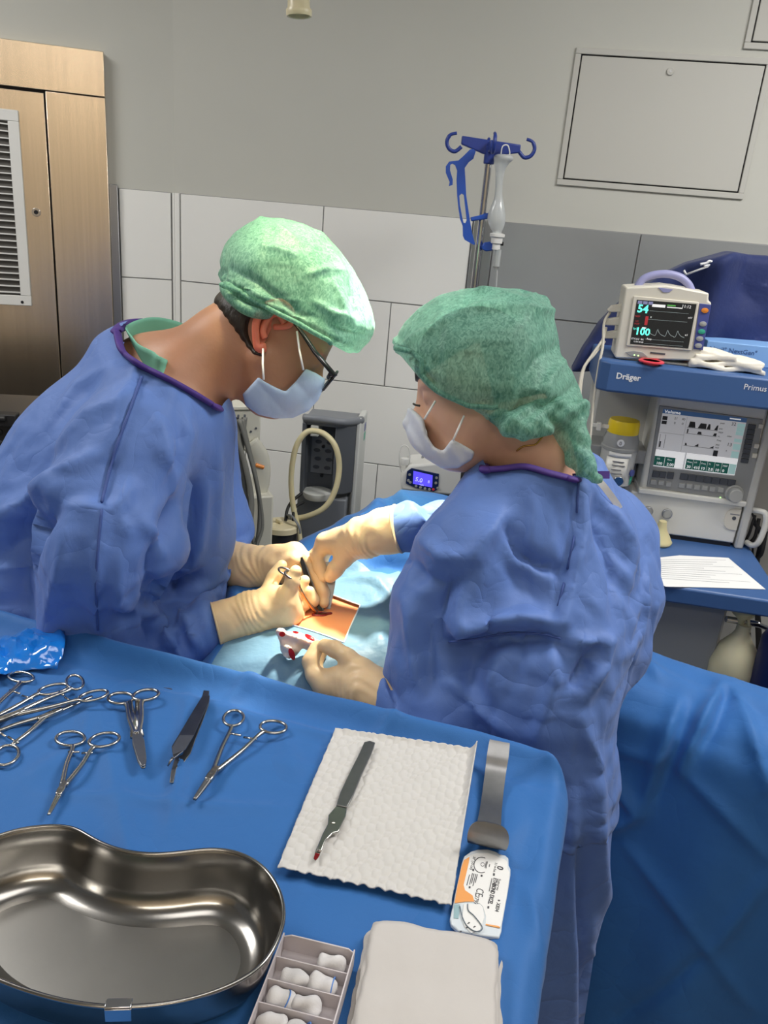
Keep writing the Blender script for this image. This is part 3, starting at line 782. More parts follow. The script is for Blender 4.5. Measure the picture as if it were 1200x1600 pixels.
dv = T(757, 1330) - T(777, 1165); Lr = np.linalg.norm(dv); dv /= Lr; rtv = np.array([-dv[1], dv[0], 0]) * 1.0
o0 = T(775, 1196)
key = [(-0.004, 0.026, .0225), (0.000, 0.024, .0235), (0.010, 0.018, .0240), (0.022, 0.009, .0230), (0.05, 0.003, .0225), (0.08, 0.003, .0235), (0.105, 0.0035, .0275), (0.118, 0.006, .033), (0.1245, 0.013, .0385), (0.1255, 0.022, .040), (0.124, 0.029, .036), (0.1225, 0.033, .026), (0.122, 0.0345, .012)]
key = [(a * Lr / 0.1225 * 0.81, b * 1.25, c * 1.1) for a, b, c in key]
kk = np.array(crom(key, 5)); path = [o0 + dv * a + np.array([0, 0, b]) for a, b, c in kk]
rt_ = obj('wound_retractor', ribbon([p - o0 for p in path], kk[:, 2], rtv, 0.0016), 'instrument_satin', smooth=50); rt_.location = tuple(o0)
tag(rt_, 'satin steel wound retractor with upturned ends lying beside the paper towel', 'retractor')

# ------------------------------------------------------------------ suture packet
mat('packet_white', s2l(232, 232, 230), 0.4, var=(10, 0.02)); mat('packet_orange', s2l(232, 160, 92), 0.45, var=(10, 0.03)); mat('print_grey', s2l(70, 70, 74), 0.6, var=(50, 0.1))
mat('blister', s2l(214, 222, 228), 0.15, spec=0.6, var=(20, 0.03)); mat('packet_teal', s2l(150, 180, 186), 0.4, var=(20, 0.05)); mat('suture_thread', s2l(96, 110, 122), 0.5, var=(90, 0.1))
k = 1 / 8.571
def Q(x, y, dz=0.006): return Zp(680 + x * k, 1320 + y * k, TZ + dz)
sp = thing('suture_packet', 'opened suture packet with orange stripe and small print, by the gauze stack', 'packet', tuple(Q(600, 700, 0)))
outl = [(470, 135), (560, 105), (700, 105), (800, 135), (860, 170), (930, 185), (975, 225), (978, 320), (1002, 370), (1000, 450), (965, 680), (890, 1100), (880, 1200), (850, 1290), (600, 1260), (300, 1200), (205, 1110), (190, 1040), (240, 800), (300, 520), (350, 290), (380, 200)]
obj('blister_tray', G().pprism([Q(*p, 0.001) for p in outl], (0, 0, 0.0050)), 'blister', sp, True, bevel=0.0012)
lab = [(470, 140), (560, 112), (700, 112), (800, 142), (860, 178), (925, 193), (968, 232), (970, 325), (994, 372), (990, 450), (955, 680), (880, 1090), (850, 1110), (670, 1070), (680, 960), (640, 830), (600, 790), (520, 770), (400, 760), (258, 780), (300, 540), (352, 300), (385, 205)]
lb = obj('label_sheet', G().pprism([Q(*p, 0.0062) for p in lab], (0, 0, 0.0003)), 'packet_white', sp, True)
obj('stripe', G().pprism([Q(*p, 0.0066) for p in ((462, 160), (448, 250), (380, 540), (400, 610), (500, 680), (525, 760), (400, 762), (258, 782), (300, 540), (352, 300), (385, 205))], (0, 0, 0.0002)), 'packet_orange', lb, True)
obj('stripe', G().pprism([Q(*p, 0.0066) for p in ((680, 1060), (850, 1090), (870, 1105), (860, 1115), (672, 1075))], (0, 0, 0.0002)), 'packet_orange', lb, True)
ex = Q(560, 770) - Q(720, 100); ex[2] = 0; ex /= np.linalg.norm(ex); ey = np.array([-ex[1], ex[0], 0])  # print runs down the packet


def ptext(s, x, y, size, sxx=1.0, bold=0.0, m='print_grey', z=0.0067):
    P = Q(x, y, z); M = Matrix(((ex[0], ey[0], 0, P[0]), (ex[1], ey[1], 0, P[1]), (0, 0, 1, P[2]), (0, 0, 0, 1)))
    text('print', s, size, ROOTM[sp.name] @ M, m, lb, ext=0.00008, bold=bold, sx=sxx)


ptext('0', 835, 275, 0.0095, 1.1, 0.0002); ptext('3.5 m Ext.', 805, 235, 0.0035); ptext('ETHIBOND EXCEL', 785, 440, 0.0060, 0.72, 0.0002); ptext('Sutures', 850, 450, 0.0036, 1.5)
ptext('X834', 825, 770, 0.0052, 1.0, 0.0001); ptext('2797', 540, 670, 0.0060); ptext('CE', 560, 570, 0.0110, 0.8)
ptext('30\" (75 cm)', 510, 150, 0.0042); ptext('C.0234 PO', 325, 590, 0.0038)
def pline(x, y, ln, w=0.0004):
    P = Q(x, y, 0.0067)
    obj('print_line', G().pprism([P - ey * w, P + ex * ln - ey * w, P + ex * ln + ey * w, P + ey * w], (0, 0, 0.0001)), 'print_grey', lb, True)


for x_, y_, ln in ((760, 450, .018), (500, 380, .016), (520, 385, .014), (545, 390, .017), (565, 395, .012), (460, 400, .015), (730, 260, .004), (700, 225, .010), (685, 225, .009)): pline(x_, y_, ln)
arc = [Q(620 + 105 * math.cos(a) * 0.95, 270 + 105 * math.sin(a), 0.0068) for a in np.linspace(R_(65), R_(300), 20)]
obj('needle_mark', G().tube(arc, 0.0004, 6), 'print_grey', lb, True)
obj('needle_mark', G().tube([Q(635 + 24 * math.cos(a), 262 + 24 * math.sin(a), 0.0068) for a in np.linspace(0, 6.28, 17)[:-1]], 0.00025, 6, closed=True), 'print_grey', lb, True)
for (x, y, w, h) in ((500, 320, 22, 35), (775, 380, 25, 35), (700, 820, 25, 35), (610, 400, 25, 30), (450, 555, 25, 30), (840, 735, 30, 22)):
    obj('symbol', G().pprism([Q(*p, 0.0066) for p in ((x, y), (x + w, y + 3), (x + w - 3, y + h), (x - 3, y + h - 3))], (0, 0, 0.0001)), 'print_grey', lb, True)
obj('well', G().pprism([Q(*p, 0.0061) for p in ((255, 800), (330, 800), (325, 900), (310, 990), (245, 985))], (0, 0, 0.0004)), 'packet_teal', sp, True)
obj('paper_flap', G().pprism([Q(*p, 0.0061) for p in ((380, 800), (600, 800), (640, 850), (660, 980), (600, 1150), (480, 1190), (390, 1100), (360, 980))], (0, 0, 0.0009)), 'packet_white', sp, True, bevel=0.0003)
obj('suture_thread', G().tube(crom([Q(330, 820, .0075), Q(360, 960, .0075), Q(430, 1090, .0078), Q(540, 1160, .0078), Q(620, 1140, .0078), Q(620, 1080, .0078), Q(520, 950, .0078), Q(445, 880, .0078), Q(435, 790, .0078)], 6), 0.0005, 6), 'suture_thread', sp, True, smooth=180)
for (x, y) in ((447, 1045), (425, 1105), (525, 1095), (340, 1160)):
    obj('slot', G().pprism([Q(x + a, y + b, 0.0071) for a, b in ((-20, 10), (5, -10), (20, 0), (-5, 14))], (0, 0, 0.0002)), 'print_grey', sp, True)

# ------------------------------------------------------------------ gauze stack
mat('gauze', s2l(196, 192, 188), 0.9, bump=[(9, 0.45, 0.012), (1300, 0.25, 0.0006)], var=(12, 0.02))
gs = thing('gauze_stack', 'folded stack of white gauze sheets at the bottom of the photo', 'gauze', tuple(T(650, 1530)))
cor = [Zp(583, 1430, TZ + .02), Zp(780, 1466, TZ + .02), Zp(769, 1650, TZ + .02), Zp(490, 1650, TZ + .02)]
ux = cor[1] - cor[0]; ux /= np.linalg.norm(ux); uy = np.array([-ux[1], ux[0], 0]); wS = np.linalg.norm(cor[1] - cor[0])
cen = cor[0] + ux * wS / 2 - uy * 0.085
gr_ = np.random.default_rng(21); NL = 9
for i in range(NL):
    nu_, nv_ = 30, 34; hw = wS / 2 + gr_.uniform(-.0012, .0008) + (0.004 if i < 2 else 0); hl = 0.085 + gr_.uniform(-.001, .001)
    a_, b_ = np.meshgrid(np.linspace(-1, 1, nu_), np.linspace(-1, 1, nv_), indexing='ij')
    # square blended towards a superellipse: soft folded corners
    k_ = (np.abs(a_) ** 14 + np.abs(b_) ** 14) ** (1 / 14); k_ = np.where(k_ < 1e-6, 1, np.maximum(np.abs(a_), np.abs(b_)) / np.maximum(k_, 1e-6))
    ph_ = gr_.uniform(0, 6.28, 6); edge_ = np.maximum(np.abs(a_), np.abs(b_)) ** 8
    xx = a_ * k_ * (hw + 0.0010 * np.sin(b_ * 7 + ph_[0]) * edge_ + 0.0006 * np.sin(b_ * 19 + ph_[1]) * edge_)
    yy = b_ * k_ * (hl + 0.0010 * np.sin(a_ * 6 + ph_[2]) * edge_)
    dome = 0.0020 * i / NL
    zz = TZ + 0.0018 + i * 0.0021 + (0.0005 * np.sin(a_ * 9 + ph_[3] + b_ * 2) + 0.0004 * np.sin(b_ * 11 + ph_[4])) * (0.4 + 0.6 * i / NL) - dome * np.maximum(np.abs(a_), np.abs(b_)) ** 10 + dome * (1 - 0.25 * (a_ ** 2 + b_ ** 2))
    Pq = np.array([cen[0], cen[1], 0.0]) + ux * xx[..., None] + uy * yy[..., None]; Pq[..., 2] = zz
    obj('gauze_sheet', G().grid(Pq), 'gauze', gs, True, smooth=180, solid=0.0016)

# ------------------------------------------------------------------ swab tray with rolled swabs
mat('tray_paper', s2l(204, 197, 199), 0.55, var=(10, 0.02)); mat('swab_cotton', s2l(216, 214, 214), 0.9, bump=[(90, 0.25, 0.003), (900, 0.2, 0.0006)], var=(20, 0.02)); mat('blue_thread', s2l(90, 140, 215), 0.6, var=(50, 0.1))
tH = 0.022
p0 = Zp(443, 1457, TZ + tH); p1 = Zp(555, 1484, TZ + tH); p2 = Zp(372, 1598, TZ + tH)
tx_ = p1 - p0; wT = np.linalg.norm(tx_); tx_ /= wT; ang = math.atan2(tx_[1], tx_[0])
ty_ = np.array([-tx_[1], tx_[0], 0]); nrow = 6; rl = 0.0225; LT = nrow * rl + 0.004
st = thing('swab_tray', 'white paper tray divided into rows holding rolled swabs, at the bottom edge', 'tray', (p0[0], p0[1], TZ), ang)
obj('floor_sheet', G().box((0, -LT, 0.002), (wT, 0, 0.0032)), 'tray_paper', st)
def chamf(y0, y1): return [(0.0, 0.002), (wT, 0.002), (wT, tH - 0.004), (wT - 0.006, tH), (0.008, tH), (0, tH - 0.004)]
obj('end_wall', G().prism(chamf(0, 0), 0, 0.0012, Matrix.Translation((0, 0.0, 0)) @ VERT), 'tray_paper', st)
obj('end_wall', G().prism(chamf(0, 0), 0, 0.0012, Matrix.Translation((0, -LT + .0012, 0)) @ VERT), 'tray_paper', st)
obj('side_wall', G().box((0, -LT, 0.002), (0.0012, 0, tH)), 'tray_paper', st)
obj('side_wall', G().box((wT - 0.0012, -LT, 0.002), (wT, 0, tH)), 'tray_paper', st)
for i in range(1, nrow):
    obj('divider', G().box((0.0012, -i * rl - 0.0005, 0.003), (wT - 0.0012, -i * rl + 0.0005, tH - 0.003)), 'tray_paper', st)


def swab_mesh(seed):
    r = np.random.default_rng(seed); nu, nv = 22, 18; P = np.zeros((nu, nv, 3)); ph = r.uniform(0, 6, 6)
    for i in range(nu):
        s = -1 + 2 * i / (nu - 1); pr_ = max(1 - abs(s) ** 5, 0.0) ** 0.5
        for k_ in range(nv):
            a = 2 * math.pi * k_ / nv; rad = 0.0082 * pr_ * (1 + 0.16 * math.sin(2 * a + ph[0] + 2 * s) + 0.10 * math.sin(3 * a + ph[1] + 3 * s) + 0.10 * math.sin(5 * s + ph[2]))
            P[i, k_] = (s * 0.0135, rad * math.cos(a), rad * math.sin(a) * 0.95)
    return G().grid(P, cv=True)


rows = [('rear row, alone at the right', [(0.73, 0.1, 0)]), ('second row, left of its pair', [(0.33, -0.15, 0)]), ('second row, right of its pair', [(0.70, 0.0, 1)]), ('third row, left of its pair', [(0.26, 0.2, 2)]), ('third row, right of its pair', [(0.58, -0.05, 0)]),
        ('fourth row, left of its pair', [(0.24, 0.05, 0)]), ('fourth row, right of its pair', [(0.62, 0.0, 2)]), ('fifth row, standing upright at the left', [(0.22, 1.3, 2)]), ('fifth row, at the right', [(0.55, 0.4, 0)])]
rowid = [0, 1, 1, 2, 2, 3, 3, 4, 4]
for i, (lab_, pos) in enumerate(rows):
    for (u_, rz, stripe) in pos:
        P = np.array([p0[0], p0[1], 0]) + tx_ * (u_ * wT) - ty_ * ((rowid[i] + 0.5) * rl)
        r = thing('gauze_swab', 'rolled white swab in the swab tray, ' + lab_, 'swab', (P[0], P[1], TZ + 0.0118), ang + rz * 0.35, 'rolled swabs in the tray')
        obj('cotton_roll', swab_mesh(i), 'swab_cotton', r, smooth=180)
        if stripe:
            xx = 0.009 if stripe == 1 else 0.003
            loop = [(xx + 0.004 * math.sin(a) * (stripe - 1), 0.0084 * math.cos(a), 0.0083 * math.sin(a)) for a in np.linspace(0, 2 * math.pi, 25)[:-1]]
            obj('marker_thread', G().tube(loop, 0.0006, 6, closed=True), 'blue_thread', r, smooth=180, label='blue marker thread')

# ------------------------------------------------------------------ shiny plastic bag at the far left corner of the table
mat('blue_film', s2l(20, 120, 215), 0.08, spec=0.9, coat=0.6, bump=[(25, 0.25, 0.01)], var=(15, 0.12))
pl = [(-60, 1010), (-30, 1000), (0, 1003), (30, 992), (60, 985), (100, 986)]
r0 = [T(x, y, 0.012) for x, y in pl]; r1 = [T(x + 2, y + 30, 0.016) for x, y in pl]; r2 = [T(x - 10, y + 62, 0.004) for x, y in pl]; rb_ = [T(x, y - 6, -0.06) for x, y in pl]
Pg = np.array([crom(q, 5) for q in (rb_, r0, r1, r2)]); Pg = np.array([crom(list(Pg[:, j]), 7) for j in range(Pg.shape[1])])
q = np.random.default_rng(9); nz = q.normal(0, 1, Pg.shape[:2]);
for _ in range(2): nz = (nz + np.roll(nz, 1, 0) + np.roll(nz, -1, 0) + np.roll(nz, 1, 1) + np.roll(nz, -1, 1)) / 5
taper = np.linspace(1, 0.15, Pg.shape[0])[:, None]
Pg[..., 2] += 0.010 * nz + 0.004; cb = Pg.mean((0, 1))
pb = obj('plastic_bag', G().grid(Pg - cb), 'blue_film', smooth=35, solid=0.0008); pb.location = tuple(cb)
tag(pb, 'shiny crumpled blue plastic film over the left far corner of the table', 'plastic film')
# ------------------------------------------------------------------ anaesthesia machine
mat('machine_grey', s2l(196, 196, 192), 0.45, var=(4, 0.02)); mat('machine_white', s2l(224, 223, 216), 0.4, var=(4, 0.02)); mat('machine_blue', s2l(62, 96, 148), 0.42, bump=[(300, 0.05, 0.0006)], var=(4, 0.03))
mat('bezel_grey', s2l(150, 152, 152), 0.45, var=(8, 0.03)); mat('key_dark', s2l(72, 76, 84), 0.5, var=(10, 0.04)); mat('key_grey', s2l(165, 166, 164), 0.4, var=(10, 0.03))
mat('screen_light', s2l(190, 190, 192), 0.25, emit=(s2l(205, 205, 208), 0.30), var=(3, 0.02)); mat('screen_black', (0.012, 0.014, 0.016), 0.12, emit=((0.02, 0.025, 0.03), 0.25), var=(6, 0.1))
mat('scr_dark', s2l(40, 42, 46), 0.4, var=(9, 0.05)); mat('scr_blue', s2l(52, 86, 128), 0.35, emit=(s2l(52, 86, 128), 0.3), var=(9, 0.04)); mat('scr_green', s2l(20, 86, 74), 0.35, emit=(s2l(20, 86, 74), 0.3), var=(9, 0.04)); mat('scr_mint', s2l(166, 202, 200), 0.35, emit=(s2l(166, 202, 200), 0.3), var=(9, 0.04))
mat('scr_white', s2l(236, 236, 236), 0.4, emit=((0.8, 0.8, 0.8), 0.5), var=(9, 0.02)); mat('scr_cyan', (0.1, 0.8, 0.65), 0.4, emit=((0.16, 0.9, 0.72), 0.9), var=(9, 0.02)); mat('scr_red', (0.4, 0.03, 0.04), 0.4, emit=((0.35, 0.02, 0.03), 0.4), var=(9, 0.02)); mat('scr_trace', (0.25, 0.3, 0.3), 0.4, emit=((0.25, 0.3, 0.3), 0.4), var=(9, 0.02)); mat('scr_lime', (0.1, 0.4, 0.08), 0.4, emit=((0.1, 0.45, 0.08), 0.5), var=(9, 0.02))
mat('led_green', (0.5, 0.9, 0.3), 0.4, emit=((0.6, 1, 0.4), 1.5), var=(9, 0.02))
mat('lettering_white', s2l(232, 234, 238), 0.5, var=(9, 0.02)); mat('lilac_plastic', s2l(150, 152, 196), 0.4, var=(8, 0.03)); mat('monitor_cream', s2l(216, 211, 198), 0.42, var=(5, 0.02)); mat('panel_violet', s2l(74, 84, 150), 0.4, var=(8, 0.03))
mat('yellow_plastic', s2l(240, 208, 30), 0.35, var=(8, 0.03)); mat('cable_grey', s2l(118, 118, 112), 0.5, var=(8, 0.05)); mat('cable_cream', s2l(205, 200, 186), 0.45, var=(8, 0.03)); mat('navy_fabric', s2l(20, 38, 92), 0.75, bump=[(12, 0.4, 0.02), (500, 0.2, 0.0008)], var=(6, 0.1), sheen=0.1)
mat('orange_key', s2l(232, 140, 50), 0.4, var=(9, 0.03)); mat('green_key', s2l(60, 170, 140), 0.4, var=(9, 0.03)); mat('red_plastic', s2l(225, 70, 84), 0.35, var=(9, 0.03)); mat('paper_white', s2l(232, 232, 230), 0.8, var=(9, 0.02)); mat('dark_print', s2l(120, 122, 128), 0.7, var=(9, 0.1))

FM = Frame(Zp(1090, 848, 0.84), -8.4)
am = thing('anaesthesia_machine', 'grey and blue anaesthesia machine with display, shelf and worktop at the right', 'medical machine', tuple(FM.O), R_(-8.4))
def L(px, py, y=0.0): return FM.loc(px, py, y)
def panel(name, pts, y, th, m, par, bev=0.0, label=None):
    """upright panel drawn from picture points, front face at depth y"""
    q = [L(a, b, y) for a, b in pts]
    return obj(name, G().prism([(p[0], p[2]) for p in q], -y - th, -y, VERT) if True else None, m, par, bevel=bev, label=label)


def rect(name, x0, z0, x1, z1, y, th, m, par, bev=0.0):
    return obj(name, G().box((x0, y, z0), (x1, y + th, z1)), m, par, bevel=bev)


shf = -0.12
s_tl, s_bl = L(939, 563, shf), L(936, 611, shf); X1 = 0.62
zs1 = s_tl[2]; zs0 = s_bl[2]
shelf = obj('top_shelf', G().prism([(s_tl[0], shf + 0.02), (s_tl[0] + 0.025, shf), (X1, shf), (X1, 0.33), (s_tl[0] - 0.0, 0.33)], zs0, zs1), 'machine_blue', am, bevel=0.006)
def vtext(name, s, px, py, y, size, m, par, **k):
    p = L(px, py, y); return text(name, s, size, Matrix.Translation((p[0], y - 0.0006, p[2])) @ VERT, m, par, **k)
vtext('lettering', 'Dr\u00e4ger', 962, 591, shf, 0.0205, 'lettering_white', shelf, bold=0.0005)
vtext('lettering', 'Primus', 1161, 608, shf, 0.0195, 'lettering_white', shelf)
# rear column
zw = 0.84
obj('rear_column', G().box((s_tl[0] + 0.03, 0.12, 0.12), (X1 - 0.05, 0.34, zs0)), 'machine_grey', am, bevel=0.006)
rl_ = L(925, 640, 0.10)
obj('gas_panel', G().box((L(930, 700, 0.1)[0], 0.09, L(930, 745, 0.1)[2]), (L(1000, 700, 0.1)[0], 0.13, L(930, 700, 0.1)[2])), 'bezel_grey', am, bevel=0.004)
# ventilator housing with display
a = L(1027, 622); b = L(1198, 645); c = L(1000, 765); d = L(1175, 790)
hx0, hx1 = 0.5 * (a[0] + c[0]), b[0] + 0.004; hz0, hz1 = 0.5 * (c[2] + d[2]), zs0 - 0.002
hs = obj('display_housing', G().box((hx0, 0.0, hz0), (hx1, 0.14, hz1)), 'machine_white', am, bevel=0.008)
def R2(px, py): p = L(px, py); return p[0], p[2]
bz = obj('bezel', G().prism([R2(1030, 633), R2(1192, 655), R2(1170, 785), R2(1010, 760)], 0.0, 0.003, VERT), 'bezel_grey', hs, bevel=0.002)
s0 = np.array(R2(1036, 638)); s1 = np.array(R2(1167, 653)); s3 = np.array(R2(1020, 728)); s2 = np.array(R2(1147, 743))
def SP(u, v):
    """display coordinates 0..1 -> housing x,z"""
    return (1 - u) * (1 - v) * s0 + u * (1 - v) * s1 + u * v * s2 + (1 - u) * v * s3
def sq(name, u0, v0, u1, v1, m, par, lift, poly=None):
    pts = poly or [(u0, v0), (u1, v0), (u1, v1), (u0, v1)]
    return obj(name, G().prism([tuple(SP(*p)) for p in pts], 0.003 + lift, 0.0034 + lift, VERT), m, par)
scr = sq('screen', 0, 0, 1, 1, 'screen_light', hs, 0.0002)
sq('header_bar', 0, 0, 1, 0.075, 'scr_blue', scr, 0.0006)
sq('lower_bar', 0, 0.70, 0.36, 0.985, 'scr_white', scr, 0.0005); sq('lower_bar', 0.38, 0.70, 1, 0.985, 'scr_white', scr, 0.0005)
for i in range(2): sq('value_cell', 0.0 + i * 0.13, 0.81, 0.125 + i * 0.13, 0.975, 'scr_green', scr, 0.001)
for i in range(6): sq('value_cell', 0.39 + i * 0.087, 0.80, 0.474 + i * 0.087, 0.975, 'scr_green', scr, 0.001)
sq('value_cell', 0.915, 0.80, 0.995, 0.975, 'scr_mint', scr, 0.001)
for v0, v1 in ((0.10, 0.165), (0.17, 0.235), (0.24, 0.30), (0.36, 0.42), (0.45, 0.55), (0.58, 0.69)): sq('menu_cell', 0.905, v0, 0.995, v1, 'scr_mint', scr, 0.001)
for pts in ([(.335, .26), (.345, .16), (.405, .16), (.42, .26)], [(.45, .26), (.475, .17), (.545, .17), (.55, .26)], [(.555, .26), (.57, .17), (.59, .17), (.60, .26)], [(.645, .26), (.67, .18), (.685, .17), (.685, .26)],
            [(.33, .36), (.33, .29), (.345, .29), (.345, .36)], [(.455, .36), (.465, .315), (.50, .315), (.51, .36)], [(.645, .36), (.655, .315), (.685, .31), (.685, .36)],
            [(.335, .57), (.335, .53), (.35, .53), (.36, .57)], [(.45, .57), (.495, .52), (.50, .57)], [(.635, .57), (.68, .53), (.68, .57)]):
    sq('waveform', 0, 0, 0, 0, 'scr_dark', scr, 0.0008, pts)
for v in (0.265, 0.365, 0.575): sq('axis_line', 0.32, v, 0.69, v + 0.005, 'scr_dark', scr, 0.0007)
sq('label_block', 0.01, 0.12, 0.07, 0.185, 'scr_dark', scr, 0.0008); sq('label_block', 0.01, 0.20, 0.07, 0.255, 'scr_dark', scr, 0.0008); sq('label_block', 0.69, 0.60, 0.745, 0.70, 'scr_dark', scr, 0.0008)
for u in (0.02, 0.085): sq('bar_graph', u, 0.43, u + 0.004, 0.66, 'scr_dark', scr, 0.0008)
sq('bar_graph', 0.028, 0.55, 0.045, 0.65, 'scr_dark', scr, 0.0008)
sq('divider_line', 0.0, 0.40, 0.30, 0.404, 'key_grey', scr, 0.0006); sq('divider_line', 0.30, 0.09, 0.303, 0.69, 'key_grey', scr, 0.0006)
def stext(s, u, v, size, m='scr_dark', sx=1.0, bold=0.0):
    p = SP(u, v); text('display_text', s, size, Matrix.Translation((p[0], -0.0046, p[1])) @ VERT, m, scr, ext=0.0001, bold=bold, sx=sx)
stext('Volume', 0.02, 0.062, 0.011, 'scr_white', 1.2, 0.0002); sq('date_line', 0.80, 0.025, 0.93, 0.045, 'scr_white', scr, 0.001)
for s, u, v, sz in (('21', .15, .155, .009), ('40', .24, .155, .009), ('0', .155, .235, .009), ('0', .25, .235, .009), ('32', .83, .145, .012), ('13', .83, .50, .013), ('peak', .70, .14, .006), ('plat', .70, .235, .006), ('PEEP', .70, .30, .006), ('Vt', .70, .37, .006), ('Freq', .70, .435, .006), ('MV', .70, .52, .007), ('leak', .70, .56, .006), ('mbar', .81, .345, .006), ('4', .83, .60, .007)):
    stext(s, u, v, sz)
for i, s in enumerate(('100', '2.00')): stext(s, 0.03 + i * 0.13, 0.955, 0.0105, 'scr_white', 1, 0.0002)
for i, s in enumerate(('30', '410', '10', '2.0', '10', '0')): stext(s, 0.405 + i * 0.087, 0.955, 0.0105, 'scr_white', 1, 0.0002)
for i, s in enumerate(('O2', 'Flow')): stext(s, 0.03 + i * 0.13, 0.865, 0.006, 'scr_white')
for i, s in enumerate(('Pmax', 'VT', 'Freq', 'TI', 'TIP', 'PEEP')): stext(s, 0.402 + i * 0.087, 0.86, 0.006, 'scr_white')
# key rows
def key_at(name, px, py, w, h, m, th=0.004):
    p = L(px, py); return obj(name, G().box((p[0] - w, -0.003 - th, p[2] - h), (p[0] + w, -0.002, p[2] + h)), m, bz, bevel=0.0012)
for px_, py_ in ((1021, 744), (1032, 745), (1044, 746)) : key_at('soft_key', px_ + 3, py_ - 7 + 3, 0.0085, 0.009, 'key_dark')
for i in range(7): key_at('soft_key', 1068 + i * 12.4, 744 + i * 1.6, 0.0098, 0.009, 'key_dark')
for px_, py_ in ((1020, 752), (1032, 753), (1044, 755), (1064, 757), (1076, 758), (1088, 760), (1100, 761), (1112, 763), (1125, 764)): key_at('button', px_, py_ + 0.5, 0.0072, 0.0062, 'key_grey', 0.006)
for i in range(8): key_at('side_key', 1174 - i * 1.6, 666 + i * 7.6, 0.0095, 0.0058, 'key_dark')
for px_, py_ in ((1188, 665), (1181, 696), (1178, 711)): key_at('button', px_, py_, 0.0065, 0.0060, 'monitor_cream', 0.005)
p = L(1146, 770); kn = obj('rotary_knob', G().cyl((p[0], 0, p[2]), (p[0], -0.012, p[2]), 0.024, 0.0235, 40).cyl((p[0], -0.012, p[2]), (p[0], -0.032, p[2]), 0.019, 0.018, 40), 'key_grey', hs, bevel=0.002)
for px_, py_ in ((1016, 765), (1021, 766), (1125, 777)): q = L(px_, py_); obj('indicator_lamp', G().cyl((q[0], -0.002, q[2]), (q[0], -0.0045, q[2]), 0.0022, n=10), 'led_green', hs)
ld = obj('ledge', G().box((hx0 - 0.004, -0.012, hz0 - 0.006), (hx1, 0.14, hz0 + 0.009)), 'machine_white', am, bevel=0.003)
# lower housing
lh = obj('lower_housing', G().box((hx0 - 0.02, 0.0, zw + 0.012), (hx1 - 0.004, 0.14, hz0 - 0.006)), 'machine_white', am, bevel=0.004)
obj('shadow_gap', G().box((hx0 - 0.015, 0.004, zw), (hx1 - 0.01, 0.14, zw + 0.014)), 'black_plastic', am)
for px_, py_ in ((1012, 798), (1042, 802)):
    p = L(px_, py_); rg = obj('gas_port', G().cyl((p[0], 0, p[2]), (p[0], -0.008, p[2]), 0.0138, n=28), 'aluminium', lh, bevel=0.0015)
    obj('port_cap', G().cyl((p[0], -0.008, p[2]), (p[0], -0.011, p[2]), 0.0105, n=24), 'key_grey', rg, bevel=0.001)
p = L(1152, 812)
rcs = []
for (sx_, sz_, a0) in ((-1, 1, 90), (-1, -1, 180)):
    for q_ in (0, 30, 60, 90): rcs.append((p[0] - 0.012 + 0.022 * math.cos(R_(a0 + q_)), p[2] + sz_ * 0.009 + 0.022 * math.sin(R_(a0 + q_))))
rcs += [(hx1 - 0.005, p[2] - 0.031), (hx1 - 0.005, p[2] + 0.031)]
rs = obj('grip_recess', G().prism(rcs, 0.0, 0.003, VERT), 'monitor_cream', lh, bevel=0.0015)
obj('badge', G().cyl((p[0] - 0.010, -0.003, p[2] + 0.004), (p[0] - 0.010, -0.0045, p[2] + 0.004), 0.0052, n=20), 'key_dark', rs)
obj('print_line', G().box((p[0] - 0.022, -0.0036, p[2] + 0.013), (p[0] + 0.002, -0.003, p[2] + 0.016)), 'dark_print', rs)
# right edge post
obj('edge_post', G().box((hx1, -0.006, zw + 0.0), (hx1 + 0.022, 0.20, zs0)), 'machine_grey', am, bevel=0.005)
# worktop
wr = L(1163, 858)[0] + 0.02
wf = FM.locz(1110, 924, zw)[1]
wt = obj('worktop', G().prism([(hx0 - 0.12, wf), (wr - 0.01, wf - 0.004), (wr, wf + 0.02), (wr, 0.16), (hx0 - 0.12, 0.16)], zw - 0.045, zw), 'machine_blue', am, bevel=0.006)
# cabinet below
cy = wf + 0.06; e0 = L(1020, 950, cy)[0]; e1 = L(1134, 955, cy)[0]
obj('cabinet', G().box((e0 - 0.10, cy + 0.012, 0.16), (e1 + 0.008, 0.34, zw - 0.046)), 'machine_grey', am, bevel=0.004)
obj('cabinet_door', G().box((e0 + 0.015, cy, 0.50), (e1, cy + 0.012, zw - 0.05)), 'bezel_grey', am, bevel=0.003)
obj('cabinet_post', G().box((e0 - 0.012, cy - 0.004, 0.16), (e0 + 0.010, cy + 0.012, zw - 0.046)), 'aluminium', am, bevel=0.003)
obj('cabinet_sill', G().box((e0, cy - 0.012, 0.47), (e1 + 0.012, cy + 0.012, 0.495)), 'machine_white', am, bevel=0.003)
obj('base_frame', G().box((e0 - 0.12, cy - 0.02, 0.08), (hx1 + 0.1, 0.36, 0.16)), 'machine_grey', am, bevel=0.01)
for cx_ in (e0 - 0.08, hx1 + 0.06):
    for cy_ in (cy + 0.02, 0.30): obj('caster', G().cyl((cx_ - 0.015, cy_, 0.042), (cx_ + 0.015, cy_, 0.042), 0.042), 'black_rubber', am, bevel=0.004)
# side handle
hp = [L(1172, 797, 0.02), L(1184, 798, 0.0), L(1196, 803, -0.01), L(1196, 820, -0.012), L(1186, 846, -0.012), L(1176, 852, 0.0), L(1166, 847, 0.02)]
obj('side_handle', G().tube(crom(hp, 6), 0.0078, 12), 'machine_white', am, smooth=180)

